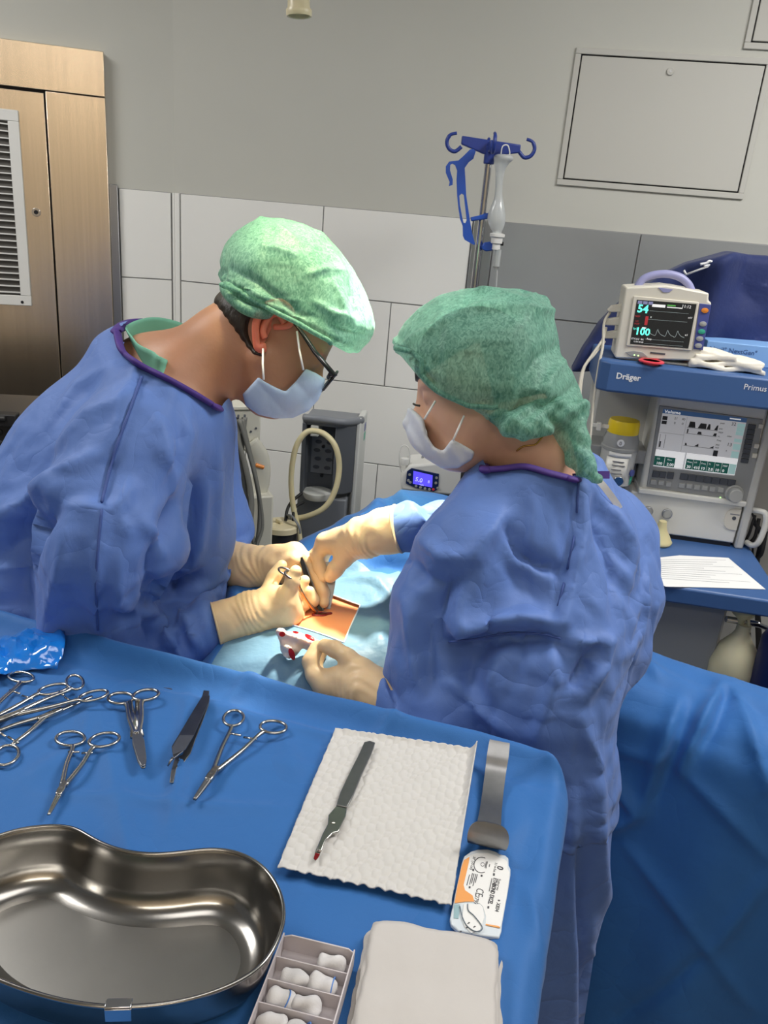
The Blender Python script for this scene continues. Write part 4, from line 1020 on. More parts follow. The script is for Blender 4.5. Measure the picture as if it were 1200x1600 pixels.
# cables bunched behind the side handle
for i, (x0_, y0_, x1_, y1_, x2_, y2_, rad) in enumerate(((1180, 805, 1172, 830, 1163, 868, .004), (1186, 810, 1180, 838, 1165, 872, .005), (1178, 815, 1190, 840, 1182, 895, .0065), (1196, 830, 1190, 862, 1180, 892, .007), (1174, 800, 1183, 825, 1176, 860, .003))):
    gq = G().tube(crom([FM.world(L(x0_, y0_, 0.03)), FM.world(L(x1_, y1_, 0.02)), FM.world(L(x2_, y2_, 0.04)), FM.world(L(x2_ + 6, y2_ + 130, 0.08)), FM.world(L(x2_ + 10, y2_ + 330, 0.10))], 6), rad, 8)
    o = obj('black_cable', gq, 'black_rubber', smooth=180)
    tag(o, 'black cable hanging behind the white handle of the anaesthesia machine', 'cable', 'black cables at the right edge')

# vaporiser with yellow dial
vy = -0.01
p = L(966, 715, vy); vt = L(972, 655, vy)[2]; vb = L(958, 752, vy)[2]; vx = L(970, 690, vy)[0]; rv = 0.047
va = thing('vaporiser', 'grey anaesthetic vaporiser with a yellow dial, left of the machine display', 'vaporiser', tuple(FM.world((vx, vy, vb))), R_(-8.4))
hv = vt - vb
obj('body', G().lathe([(rv * .94, 0), (rv * .98, 0.004), (rv * .98, hv * .52), (rv, hv * .54), (rv * 1.04, hv * .545)], 40), 'machine_grey', va, smooth=40)
obj('collar', G().lathe([(rv * 1.05, hv * .545), (rv * 1.05, hv * .585), (rv * .98, hv * .60), (rv * .98, hv * .70), (rv * .88, hv * .78), (rv * .86, hv * .80)], 40), 'bezel_grey', va, smooth=40)
yd = obj('dial', G().lathe([(rv * .86, hv * .80), (rv * .88, hv * .82), (rv * .86, hv * .96), (rv * .80, hv), (0, hv)], 48), 'yellow_plastic', va, smooth=40, label='yellow dial cap')
M0 = Matrix.Rotation(R_(-20), 4, 'Z')
dk = obj('dial_button', G().cyl((-.006, -rv * .97, hv * .69), (-.006, -rv * 1.05, hv * .69), 0.0095, n=24), 'lettering_white', va, bevel=0.001)
text('lettering', '0', 0.014, Matrix.Translation((-0.010, -rv * 1.055, hv * .69 - 0.005)) @ VERT, 'scr_dark', dk)
def curved(name, a0, a1, z0, z1, r, m):
    th = np.linspace(R_(a0), R_(a1), 14); P = np.array([[(r * math.sin(t), -r * math.cos(t), z) for t in th] for z in (z0, z1)])
    return obj(name, G().grid(P), m, va, smooth=180, solid=0.0006)
curved('label_strip', -38, 38, hv * .46, hv * .535, rv * 1.0, 'paper_white'); curved('label_sheet', -45, 30, hv * .05, hv * .45, rv * .985, 'machine_white')
curved('green_mark', 52, 78, hv * .02, hv * .16, rv * .99, 'green_key')
for z, ln in ((.39, .030), (.33, .034), (.26, .026), (.20, .030)): obj('print_line', G().box((-.018, -rv * 1.0 - 0.0012, hv * z), (-.018 + ln, -rv * 0.98, hv * z + 0.0022)), 'dark_print', va)
q = Vector((0.006, -rv * 0.99, hv * .10)); obj('gauge', G().cyl(q, q + Vector((0, -0.008, 0)), 0.013, n=24), 'chrome', va, bevel=0.001)
q = Vector((rv * .80, -rv * 0.62, hv * .22)); obj('blue_sticker', G().cyl(q, q + Vector((0.004, -0.003, 0)), 0.009, n=20), 'panel_violet', va)
obj('locking_lever', G().box((-rv * 1.9, -0.012, hv * .84), (-rv * .8, -0.004, hv * .90)).box((-rv * 1.5, -0.016, hv * .80), (-rv * 1.25, 0.0, hv * .92)), 'machine_white', va, bevel=0.0015)
obj('mount_bar', G().box((-rv * 2.0, 0.02, hv * .30), (rv * 1.6, rv * 1.5 + 0.065, hv * .52)), 'bezel_grey', va, bevel=0.003)

# ------------------------------------------------------------------ patient monitor on the shelf
my = -0.075
def LM(px, py, y=my): return FM.loc(px, py, y)
mb = LM(965, 572); zb = zs1
pm = thing('patient_monitor', 'cream vital signs monitor with black screen and lilac handle on the blue shelf', 'monitor', tuple(FM.world((LM(1030, 560)[0], my, zb))), R_(-8.4))
ox = LM(1030, 560)[0]
def mp(px, py): p = LM(px, py); return (p[0] - ox, p[2] - zb)
shell = [mp(978, 449), mp(1020, 447), mp(1040, 446), mp(1062, 449), mp(1108, 458), mp(1107, 470), mp(1112, 473), mp(1095, 560), mp(1086, 564), mp(963, 560), mp(960, 556), mp(962, 548)]
mbz = min(q[1] for q in shell)
ms = obj('shell', G().prism(shell, -0.11, 0.0, VERT), 'monitor_cream', pm, bevel=0.004)
obj('foot', G().box((mp(966, 565)[0], 0.01, 0.0), (mp(1085, 570)[0], 0.10, mbz + 0.004)), 'monitor_cream', pm, bevel=0.003)
obj('bezel_lip', G().prism([mp(990, 462), mp(1092, 472), mp(1080, 548), mp(978, 540)], 0.0, 0.0035, VERT), 'monitor_cream', ms, bevel=0.002)
q0 = np.array(mp(995, 468)); q1 = np.array(mp(1088, 475)); q2 = np.array(mp(1075, 544)); q3 = np.array(mp(984, 537))
def MP(u, v): return (1 - u) * (1 - v) * q0 + u * (1 - v) * q1 + u * v * q2 + (1 - u) * v * q3
def msq(name, u0, v0, u1, v1, m, par, lift, poly=None):
    pts = poly or [(u0, v0), (u1, v0), (u1, v1), (u0, v1)]
    return obj(name, G().prism([tuple(MP(*p)) for p in pts], 0.0035 + lift, 0.0039 + lift, VERT), m, par)
msc = msq('screen', 0, 0, 1, 1, 'screen_black', pm, 0.0003)
def mtext(s, u, v, size, m='scr_white', bold=0.0, sx=1.0):
    p = MP(u, v); text('display_text', s, size, Matrix.Translation((p[0], -0.0050, p[1])) @ Matrix.Rotation(R_(0), 4, 'Y') @ VERT, m, msc, ext=0.0001, bold=bold, sx=sx)
mtext('54', 0.03, 0.27, 0.026, 'scr_cyan', 0.0008); mtext('100', 0.05, 0.77, 0.024, 'scr_cyan', 0.0007); mtext('11:12', 0.76, 0.10, 0.010); msq('status_line', 0.52, 0.06, 0.66, 0.085, 'scr_lime', msc, 0.0006); msq('status_line', 0.52, 0.105, 0.78, 0.125, 'scr_white', msc, 0.0006)
mtext('NIBP', 0.01, 0.38, 0.006, 'scr_red'); mtext('125', 0.02, 0.49, 0.006, 'scr_red'); mtext('MAP', 0.02, 0.55, 0.006, 'scr_red'); mtext('SpO2', 0.01, 0.66, 0.006, 'scr_cyan'); mtext('ETCO2  RR', 0.01, 0.89, 0.006); mtext('12:30 00 00', 0.05, 0.95, 0.005); mtext('II', 0.27, 0.38, 0.006); mtext('Resp', 0.27, 0.87, 0.006); mtext('mV', 0.90, 0.33, 0.007); mtext('x1', 0.90, 0.72, 0.007)
for i in range(3): msq('menu_tab', 0.02 + i * 0.09, 0.02, 0.095 + i * 0.09, 0.09, 'lilac_plastic', msc, 0.0006)
msq('menu_tab', 0.27, 0.07, 0.49, 0.13, 'scr_white', msc, 0.0006); msq('red_digits', 0.19, 0.35, 0.24, 0.55, 'scr_red', msc, 0.0006); msq('red_digits', 0.16, 0.60, 0.23, 0.63, 'scr_white', msc, 0.0006)
for v in (0.22, 0.41, 0.86, 0.96): msq('trace_line', 0.24, v, 0.90, v + 0.006, 'scr_trace', msc, 0.0005)
ww = []
for i in range(121):
    s = i / 120; ph_ = (s * 3.7 + 0.35) % 1.0; yv = 0.76 - 0.15 * (math.exp(-((ph_ - 0.30) / 0.10) ** 2) if ph_ < 0.30 else math.exp(-((ph_ - 0.30) / 0.26)) * 1.0); ww.append(MP(0.27 + s * 0.63, yv + 0.01))
obj('pulse_wave', G().tube([(p[0], -0.0046, p[1]) for p in ww], 0.00055, 6), 'scr_trace', msc)
bp_ = obj('button_panel', G().prism([mp(1093, 474), mp(1111, 476), mp(1098, 547), mp(1083, 545)], 0.0, 0.0025, VERT), 'panel_violet', ms, bevel=0.001)
for (px_, py_, m_) in ((1101, 485, 'orange_key'), (1098, 506, 'key_grey'), (1096, 518, 'green_key'), (1093, 529, 'key_grey'), (1091, 540, 'key_grey')):
    p = mp(px_, py_); obj('button', G().lathe([(0.0075, 0), (0.0070, 0.002), (0, 0.003)], 20, Matrix.Translation((p[0], -0.0025, p[1])) @ VERT @ Matrix.Diagonal((1.15, 0.8, 1, 1))), m_, bp_, smooth=50)
obj('status_lens', G().prism([mp(977, 550), mp(990, 548), mp(1004, 550), mp(1012, 557), mp(1000, 558), mp(984, 556)], 0.0, 0.0022, VERT), 'bezel_grey', ms, bevel=0.0008)
for px_, py_ in ((991, 554.5), (997, 555.5)): q = mp(px_, py_); obj('indicator_lamp', G().cyl((q[0], -0.002, q[1]), (q[0], -0.0035, q[1]), 0.0018, n=10), 'led_green', ms)
q = mp(1016, 551); obj('maker_plate', G().box((q[0], -0.001, q[1] - 0.0018), (q[0] + 0.036, 0.0, q[1] + 0.0022)), 'key_dark', ms)
obj('crest', G().prism([mp(1028, 449), mp(1052, 452), mp(1045, 457), mp(1036, 457)], 0.0, 0.0015, VERT), 'lilac_plastic', ms, bevel=0.0006)
hp = [LM(*k_, my + 0.06) for k_ in ((993, 456), (1001, 440), (1016, 431), (1040, 428), (1062, 433), (1076, 445), (1082, 460))]
obj('carry_handle', G().tube(crom([(h[0] - ox, 0.06, h[2] - zb) for h in hp], 6), 0.0095, 14), 'lilac_plastic', pm, smooth=180)
for i, (px_, py_) in enumerate(((962, 483), (957, 504), (955, 525))):
    p = mp(px_ + 10, py_); w_ = (px_ + 12, px_ - 10)
    a_ = mp(px_ + 14, py_ - 6); b_ = mp(px_ - 4, py_ - 3); c_ = mp(px_ - 11, py_ + 4); d_ = mp(px_ - 8, py_ + 7); e_ = mp(px_ + 12, py_ + 7)
    obj('plug', G().prism([a_, b_, c_, d_, e_], -0.058, -0.034, VERT), 'monitor_cream', pm, bevel=0.002)
cbl = [[(953, 488), (944, 505), (942, 540), (935, 575), (926, 640), (921, 700), (918, 760)], [(947, 512), (942, 530), (925, 555), (910, 580), (904, 620), (902, 690)], [(945, 533), (930, 552), (914, 572), (908, 600), (905, 640), (900, 720)]]
for i, c_ in enumerate(cbl):
    pts = [FM.world(FM.loc(px_, py_, my + 0.045 - 0.01 * i - 0.018 * k_)) for k_, (px_, py_) in enumerate(c_)]
    o = obj('lead_cable', G().tube(crom(pts, 6), 0.0036, 8), 'cable_cream', smooth=180)
    tag(o, ['thin cream lead from the top plug of the monitor, falling straight down', 'cream lead from the middle plug of the monitor, curving away to the left', 'cream lead from the lowest plug of the monitor, behind the green cap'][i], 'cable', 'leads of the patient monitor')

# ------------------------------------------------------------------ things on the shelf
rt = thing('tape_roll', 'flat red ring lying under the front edge of the monitor', 'ring', tuple(FM.world((LM(1017, 570, shf + .02)[0], shf + 0.022, zs1))), R_(-8.4))
obj('ring', G().lathe([(0.020, 0.010), (0.022, 0.006), (0.031, 0.006), (0.031, 0.009), (0.027, 0.011), (0.020, 0.010)], 40), 'red_plastic', rt, smooth=40)
obj('stem', G().lathe([(0.018, 0.0), (0.019, 0.0065), (0.0, 0.0065)], 32), 'red_plastic', rt, smooth=40)
# light blue glove box
mat('box_blue', s2l(128, 172, 226), 0.5, var=(4, 0.04))
gy = 0.06; c0 = FM.loc(1106, 532, gy); c1 = FM.loc(1215, 545, gy)
gb = thing('glove_box', 'light blue cardboard box with small lettering behind the folded cloth', 'box', tuple(FM.world((c0[0], gy, zs1))), R_(-8.4))
hb_ = c0[2] - zs1
obj('carton', G().box((0, 0, 0), (0.26, 0.13, hb_)), 'box_blue', gb, bevel=0.002)
text('lettering', 'Nitril\u00b0 NextGen\u00b0', 0.017, Matrix.Translation((0.008, -0.0006, hb_ - 0.025)) @ VERT, 'machine_blue', gb, bold=0.0001)
for i in range(3): obj('print_line', G().box((0.008, -0.0004, hb_ - 0.035 - i * 0.007), (0.075, 0, hb_ - 0.033 - i * 0.007)), 'machine_blue', gb)
# folded cream cloth
mat('linen', s2l(232, 226, 212), 0.9, bump=[(25, 0.3, 0.01), (600, 0.2, 0.0006)], var=(9, 0.03))
cl0 = FM.loc(1135, 588, shf + 0.03)
def linen_sdf(p):
    q = p
    d = None
    for i, (cx, cz, hx_, hz_, an, yy) in enumerate(((0.0, 0.007, 0.088, 0.0035, 0.0, 0.045), (-0.005, 0.016, 0.082, 0.0035, 0.03, 0.045), (0.002, 0.026, 0.080, 0.004, -0.06, 0.043), (-0.03, 0.036, 0.045, 0.004, -0.12, 0.04))):
        x_ = q[:, 0] - cx; z_ = q[:, 2] - cz - an * x_ - 0.003 * np.sin(x_ * 60 + i * 2 + q[:, 1] * 30); y_ = q[:, 1] - 0.004 * np.sin(x_ * 45 + i)
        e = np.stack([np.abs(x_) - hx_, np.abs(y_) - yy, np.abs(z_) - hz_], -1); b_ = np.linalg.norm(np.maximum(e, 0), axis=1) + np.minimum(e.max(1), 0) - 0.002
        d = b_ if d is None else smin(d, b_, 0.004)
    d = smin(d, rc(p, (-0.082, -0.045, 0.012), (-0.045, -0.01, 0.038), 0.007, 0.010), 0.01)
    d = smin(d, rc(p, (-0.07, 0.03, 0.02), (-0.035, -0.03, 0.040), 0.008, 0.007), 0.01)
    return d
Vq, Fq = sdf_mesh(linen_sdf, (-0.11, -0.07, -0.006), (0.11, 0.07, 0.06), 0.0026)
lc = obj('folded_cloth', (Vq, Fq), 'linen', smooth=180); lc.location = tuple(FM.world((cl0[0], shf + 0.085, zs1))); lc.rotation_euler = (0, 0, R_(-8.4))
tag(lc, 'crumpled folded cream cloth on the right of the blue shelf', 'cloth')

# navy fabric cover behind the monitor
ny = 0.16
npx = [(893, 584), (912, 548), (940, 508), (985, 462), (1040, 430), (1078, 412), (1146, 393), (1180, 399), (1225, 402), (1225, 575), (1000, 585)]
nc = thing('navy_cover', 'dark navy fabric cover draped behind the monitor', 'cover', tuple(FM.world((FM.loc(1050, 580, ny)[0], ny, zs1))), R_(-8.4))
nx = FM.loc(1050, 580, ny)[0]; poly = [(FM.loc(a, b, ny)[0] - nx, FM.loc(a, b, ny)[2] - zs1) for a, b in npx]
pc = np.array(poly); 
def navy(p):
    q = p[:, [0, 2]]; n_ = len(pc); d = np.full(len(p), 1e9); s = np.ones(len(p))
    for i in range(n_):
        a, b = pc[i], pc[i - 1]; e = b - a; w = q - a; t = np.clip((w @ e) / (e @ e), 0, 1); d = np.minimum(d, ((w - t[:, None] * e) ** 2).sum(1))
        c1 = q[:, 1] >= a[1]; c2 = q[:, 1] < b[1]; c3 = e[0] * w[:, 1] > e[1] * w[:, 0]; fl = (c1 & c2 & c3) | (~c1 & ~c2 & ~c3); s[fl] *= -1
    sd = s * np.sqrt(d); yf = 0.012 * np.sin(q[:, 0] * 26 + q[:, 1] * 14) + 0.010 * np.sin(q[:, 0] * 11 - q[:, 1] * 30)
    ridge = -0.05 * np.exp(-((q[:, 0] - (pc[6][0] - 0.02 - 0.1 * (pc[6][1] - q[:, 1]))) / 0.05) ** 2)
    yd = np.abs(p[:, 1] - 0.07 - 0.5 * (yf + ridge)) - 0.05 - 0.5 * np.abs(yf + ridge)
    return smax(sd, yd, 0.03) * 0.8
lo_n = pc.min(0); hi_n = pc.max(0)
Vq, Fq = sdf_mesh(navy, (lo_n[0] - .02, -0.06, lo_n[1] - .02), (hi_n[0] + .02, 0.19, hi_n[1] + .02), 0.008, 2.0)
obj('fabric', (Vq, Fq), 'navy_fabric', nc, smooth=180)
def npt(px, py, y): p = FM.loc(px, py, y); return np.array([p[0] - nx, y - ny, p[2] - zs1])
for a, b in (((1072, 429), (1140, 404)), ((1140, 404), (1137, 398)), ((1072, 429), (1069, 423))):
    obj('reflective_piping', G().tube([npt(*a, ny - 0.016), npt((a[0] + b[0]) / 2, (a[1] + b[1]) / 2, ny - 0.022), npt(*b, ny - 0.016)], 0.0028, 8), 'lettering_white', nc, smooth=180)
obj('printed_mark', G().tube(crom([npt(1094, 413, ny - .022), npt(1104, 411, ny - .024), npt(1108, 408, ny - .024), npt(1114, 410, ny - .022), npt(1110, 414, ny - .022), npt(1100, 416, ny - .022)], 4), 0.0035, 6), 'lettering_white', nc, smooth=180)

# paper form and rubber mask on the worktop
pz = zw + 0.0012
frm = [FM.locz(*k_, pz) for k_ in ((1026, 872), (1062, 868), (1138, 872), (1196, 921), (1100, 918), (1040, 917), (1024, 908))]
pf = thing('paper_form', 'white printed chart sheet lying on the blue worktop', 'paper', tuple(FM.world((frm[0][0] + .05, frm[0][1] - .03, zw))), R_(-8.4))
bxp = frm[0] + np.array([.05, -.03, 0])
obj('sheet', G().pprism([p - np.array([bxp[0], bxp[1], zw]) for p in frm], (0, 0, 0.0008)), 'paper_white', pf)
A_, B_, C_, D_ = frm[0], frm[2], frm[3], frm[6]
for i in range(11):
    v = 0.08 + i * 0.08; a_ = A_ + (D_ - A_) * v; b_ = B_ + (C_ - B_) * v; f0, f1 = (0.06, 0.55 + 0.3 * ((i * 7) % 4) / 4) if i % 3 else (0.05, 0.93)
    p_, q_ = a_ + (b_ - a_) * f0, a_ + (b_ - a_) * f1; w_ = np.array([0, 0.0008 if i % 3 else 0.0005, 0])
    obj('printed_line', G().pprism([k_ - np.array([bxp[0], bxp[1], zw]) + np.array([0, 0, 0.0009]) for k_ in (p_ - w_, q_ - w_, q_ + w_, p_ + w_)], (0, 0, 0.0001)), 'dark_print', pf)
mat('amber_rubber', s2l(206, 196, 150), 0.4, sss=0.2, var=(12, 0.06)); mat('cream_rubber', s2l(196, 190, 160), 0.4, sss=0.15, var=(12, 0.06))
bmp = FM.locz(1034, 858, zw)
rm = obj('rubber_mask', G().lathe([(0.0, 0.066), (0.010, 0.066), (0.013, 0.05), (0.016, 0.04), (0.026, 0.026), (0.032, 0.014), (0.036, 0.009), (0.034, 0.003), (0.028, 0.001), (0, 0.001)], 32, Matrix.Rotation(R_(4), 4, 'X')), 'amber_rubber', smooth=60)
rm.location = tuple(FM.world((bmp[0] - 0.005, bmp[1] + 0.04, zw + 0.001))); tag(rm, 'translucent amber rubber breathing mask on the worktop beside the gown', 'breathing mask')

# breathing bag under the worktop
by = wf + 0.05
p = FM.loc(1158, 995, by); rbx = FM.loc(1190, 1010, by)[0] - p[0]
bb = thing('breathing_bag', 'cream rubber breathing bag hanging beneath the worktop', 'breathing bag', tuple(FM.world((p[0], by, p[2] - 0.20))), R_(-8.4))
obj('bag', G().lathe([(0, 0), (0.03, 0.01), (0.055, 0.06), (0.058, 0.12), (0.045, 0.17), (0.024, 0.20), (0.017, 0.215), (0.017, 0.235), (0.0, 0.236)], 32), 'cream_rubber', bb, smooth=60)
obj('connector', G().cyl((-0.045, 0, 0.242), (0.035, 0.01, 0.236), 0.008).cyl((0.03, 0.01, 0.236), (0.07, 0.02, 0.222), 0.0065), 'chrome', bb, smooth=40)
obj('valve', G().lathe([(0.008, 0.236), (0.011, 0.25), (0.026, 0.262), (0.029, 0.28), (0.022, 0.30), (0.010, 0.305), (0, 0.305)], 28, Matrix.Translation((-0.01, 0, 0))), 'amber_rubber', bb, smooth=60)
obj('tube', G().tube(crom([(0.0, 0, 0.30), (0.006, 0, 0.25), (0.012, -0.012, 0.22)], 5), 0.004, 8), 'cream_rubber', bb, smooth=180)
p = FM.loc(1200, 1020, by - 0.05)
cyl_ = thing('navy_canister', 'dark navy canister cut off by the right edge below the worktop', 'canister', tuple(FM.world((p[0] + 0.03, by - 0.05, 0.0))), R_(-8.4))
hz_ = FM.loc(1190, 985, by - 0.05)[2]
obj('body', G().lathe([(0.05, 0), (0.052, 0.01), (0.052, hz_ - 0.02), (0.044, hz_), (0, hz_)], 36), mat('navy_plastic', s2l(14, 24, 70), 0.35, var=(8, 0.05)), cyl_, smooth=40)
obj('cap', G().lathe([(0.03, hz_), (0.03, hz_ + 0.02), (0.026, hz_ + 0.025), (0, hz_ + 0.025)], 28), 'black_plastic', cyl_, smooth=40)

# ------------------------------------------------------------------ infusion stand
mat('hook_blue', s2l(40, 62, 140), 0.35, var=(10, 0.04)); mat('clip_blue', s2l(36, 82, 176), 0.35, var=(10, 0.04))
mat('soft_plastic', s2l(222, 226, 226), 0.22, trans=0.45, spec=0.5, var=(12, 0.03)); mat('fluid', s2l(205, 214, 220), 0.1, trans=0.7, var=(12, 0.02)); mat('clear_tube', s2l(222, 226, 226), 0.12, trans=0.6, var=(12, 0.02))
PT = D(765, 242, 2.3); FI = Frame((PT[0], PT[1]), 0)
iv = thing('infusion_stand', 'chrome infusion stand with blue four hook head behind the assistant', 'stand', (PT[0], PT[1], 0))
obj('pole', G().cyl((0, 0, 0.06), (0, 0, PT[2]), 0.0105, n=24), 'chrome', iv, smooth=40)
for k_ in range(5):
    a = R_(72 * k_ + 20); obj('foot', G().tube([(0, 0, 0.08), (0.12 * math.cos(a), 0.12 * math.sin(a), 0.06), (0.27 * math.cos(a), 0.27 * math.sin(a), 0.05)], 0.012, 10), 'chrome', iv, smooth=50)
hz = PT[2] + 0.005
hdp = obj('hook_head', G().prism([(-0.085, 0.004), (-0.02, -0.016), (0.012, -0.020), (0.085, -0.005), (0.085, 0.016), (0.012, 0.02), (-0.085, 0.026)], -0.009, 0.009, Matrix.Translation((0, 0, hz + 0.012)) @ VERT)
    .box((-0.009, -0.075, hz), (0.009, 0.075, hz + 0.028)).cyl((0, 0, hz - 0.03), (0, 0, hz + 0.02), 0.0155, n=20), 'hook_blue', iv, bevel=0.003)
for a in (0, 90, 180, 270):
    c_, s_ = math.cos(R_(a)), math.sin(R_(a)); e = 0.088 if a % 180 == 0 else 0.076
    pts = [(e - .005, 0, .006), (e + .012, 0, -.008), (e + .030, 0, -.002), (e + .038, 0, .016), (e + .030, 0, .034), (e + .012, 0, .040)]
    obj('hook', G().tube(crom([(x_ * c_, x_ * s_, z_ + hz + 0.004) for x_, y_, z_ in pts], 5), [0.0055] * 20 + [0.0045] * 6, 10), 'hook_blue', hdp, smooth=180)
# clamp collar low on the pole
# hanging bracket
zo = 190; zx = 680; zk = 1 / 5.52
def I2(x, y, dy=0.0): p = FI.loc(zx + x * zk, zo + y * zk, dy); return (p[0], p[2])
hb2 = thing('bottle_bracket', 'blue plastic bottle bracket with a slot, hanging from the infusion stand', 'bracket', (PT[0], PT[1], 0))
byy = -0.02
op = [(330, 235), (350, 255), (330, 320), (290, 350), (255, 400), (262, 520), (268, 640), (300, 850), (318, 960), (345, 1060), (330, 1062), (255, 1020), (240, 985), (238, 900), (215, 840), (200, 740), (190, 640), (185, 500), (190, 420), (172, 375), (150, 362), (130, 372), (128, 420), (152, 500), (150, 545), (118, 558), (125, 520), (92, 440), (92, 385), (120, 345), (160, 340), (200, 335), (240, 300), (300, 240)]
sl_ = [(228, 620), (248, 632), (262, 760), (272, 850), (262, 876), (244, 872), (232, 820), (214, 720), (208, 640)]
# plate with a real slot: bridge polygon
outer = [I2(*q, byy) for q in op]; inner = [I2(*q, byy) for q in sl_]
ko = 13; ki = 6
bridge = outer[:ko + 1] + [inner[(ki + j) % len(inner)] for j in range(len(inner))][::-1] 
ki2 = 5; seq = [inner[(ki2 - j) % len(inner)] for j in range(len(inner) + 1)]
# connect at outer index 15 (near 200,740) with inner index 7 (214,720)
ko = 15; ki = 7; area_o = sum(outer[i][0] * outer[(i + 1) % len(outer)][1] - outer[(i + 1) % len(outer)][0] * outer[i][1] for i in range(len(outer))); area_i = sum(inner[i][0] * inner[(i + 1) % len(inner)][1] - inner[(i + 1) % len(inner)][0] * inner[i][1] for i in range(len(inner)))
st_ = -1 if area_o * area_i > 0 else 1
bridge = outer[:ko + 1] + [inner[(ki + st_ * j) % len(inner)] for j in range(len(inner) + 1)] + [(outer[ko][0], outer[ko][1] + 0.0004)] + outer[ko + 1:]
obj('plate', G().prism(bridge, -byy - 0.012, -byy, VERT), 'clip_blue', hb2, True if False else False).location = (-PT[0] + FI.O[0], 0, 0)
for (pts) in ([(305, 825), (380, 810), (460, 785), (455, 840), (380, 850), (310, 860)], [(400, 1075), (420, 1045), (500, 1032), (500, 1110), (440, 1120), (405, 1105)]):
    obj('arm', G().prism([I2(*q, byy) for q in pts], -byy - 0.022, -byy + 0.004, VERT), 'clip_blue', hb2, bevel=0.003)
obj('lower_hook', G().tube(crom([(I2(*q, byy)[0], byy + 0.006, I2(*q, byy)[1]) for q in ((240, 950), (268, 945), (270, 990), (256, 1000))], 5), 0.003, 8), 'clip_blue', hb2, smooth=180)
# infusion bottle
bt = thing('infusion_bottle', 'squeezed clear plastic infusion bottle with drip chamber on the infusion stand', 'bottle', (PT[0], PT[1], 0))
ybt = -0.03
def bx_(x, y): p = I2(x, y, ybt); return p
prof = [(600, 285, 60), (592, 300, 80), (588, 325, 82), (572, 360, 62), (560, 420, 42), (553, 500, 33), (548, 600, 32), (545, 680, 42), (535, 760, 68), (528, 840, 80), (530, 900, 66), (533, 950, 42), (535, 975, 40)]
P = []
for (cx_, y_, hw) in crom([(a, b, c) for a, b, c in prof], 5):
    c0_ = bx_(cx_, y_); r_ = hw * zk * 2.3 / FPX
    P.append([(c0_[0] + r_ * math.cos(t), ybt + 0.75 * r_ * math.sin(t), c0_[1]) for t in np.linspace(0, 2 * math.pi, 33)[:-1]])
g_ = G().grid(np.array(P), cv=True); g_.f.append(tuple(range(32))[::-1] if False else tuple(range(32))); g_.f.append(tuple(len(P) * 32 - 32 + k_ for k_ in range(32))[::-1])
obj('bottle_shell', g_, 'soft_plastic', bt, smooth=70)
c0_ = bx_(533, 1005); obj('stopper', G().lathe([(0.014, -0.016), (0.017, -0.014), (0.017, 0.0), (0.022, 0.004), (0.022, 0.012), (0.014, 0.014)], 28, Matrix.Translation((c0_[0], ybt, c0_[1]))), 'white_plastic', bt, smooth=40)
c1_ = bx_(526, 1080); obj('spike', G().lathe([(0.012, -0.008), (0.012, 0.012), (0.009, 0.026), (0, 0.026)], 24, Matrix.Translation((c1_[0], ybt, c1_[1]))), 'white_plastic', bt, smooth=40)
obj('air_vent', G().cyl((c1_[0] + 0.01, ybt, c1_[1] + 0.01), (c1_[0] + 0.02, ybt, c1_[1] + 0.01), 0.0055, n=16), 'black_plastic', bt)
a_, b_ = bx_(526, 1100), bx_(525, 1250); c_ = bx_(525, 1285)
dch = obj('drip_chamber', G().lathe([(0.0103, 0), (0.0103, a_[1] - b_[1]), (0, a_[1] - b_[1] + 0.001)], 24, Matrix.Translation((b_[0], ybt, b_[1]))).lathe([(0.0025, c_[1] - b_[1] - 0.004), (0.004, c_[1] - b_[1]), (0.0103, 0)], 24, Matrix.Translation((b_[0], ybt, b_[1]))), 'clear_tube', bt, smooth=40)
e_ = bx_(527, 1380); obj('line', G().tube(crom([(c_[0], ybt, c_[1]), (e_[0], ybt, e_[1]), (e_[0] + 0.01, ybt + 0.02, e_[1] - 0.25), (e_[0] - 0.03, ybt + 0.01, 1.02)], 6), 0.003, 8), 'clear_tube', bt, smooth=180)
c2_ = bx_(592, 270); obj('hanger_loop', G().tube(crom([(c2_[0] - 0.008, ybt, c2_[1] - 0.008), (c2_[0] - 0.006, ybt, c2_[1] + 0.016), (c2_[0] + 0.008, ybt, c2_[1] + 0.020), (c2_[0] + 0.016, ybt, c2_[1] + 0.004), (c2_[0] + 0.016, ybt, c2_[1] - 0.008)], 5), 0.002, 8), 'white_plastic', bt, smooth=180)
for o_ in (hb2, bt):
    for ch in o_.children: ch.location = (0, 0, 0)
# infusion pump clamped to the stand
pump = thing('infusion_pump', 'white infusion pump with a glowing blue display on the infusion stand', 'pump', (PT[0], PT[1], 0), 0)
pyy = -0.07
FP = FI
def PP(x, y, dy=pyy): p = FP.loc(x, y, dy); return (p[0], p[2])
obj('case', G().prism([PP(626, 744), PP(639, 728), PP(690, 722), PP(731, 738), PP(733, 765), PP(712, 775), PP(660, 770), PP(626, 766)], -pyy - 0.13, -pyy, VERT), 'white_plastic', pump, bevel=0.008, seg=3)
fp_ = obj('front_panel', G().prism([PP(636, 736), PP(643, 731), PP(686, 740), PP(685, 763), PP(678, 768), PP(650, 762), PP(634, 755)], -pyy, -pyy + 0.004, VERT), mat('pump_navy', s2l(28, 44, 90), 0.35, var=(9, 0.04)), pump, bevel=0.0015)
mat('lcd_blue', s2l(90, 80, 240), 0.3, emit=(s2l(96, 84, 250), 0.9), var=(9, 0.03)); mat('lcd_white', s2l(190, 190, 255), 0.3, emit=(s2l(190, 190, 255), 1.0), var=(9, 0.02))
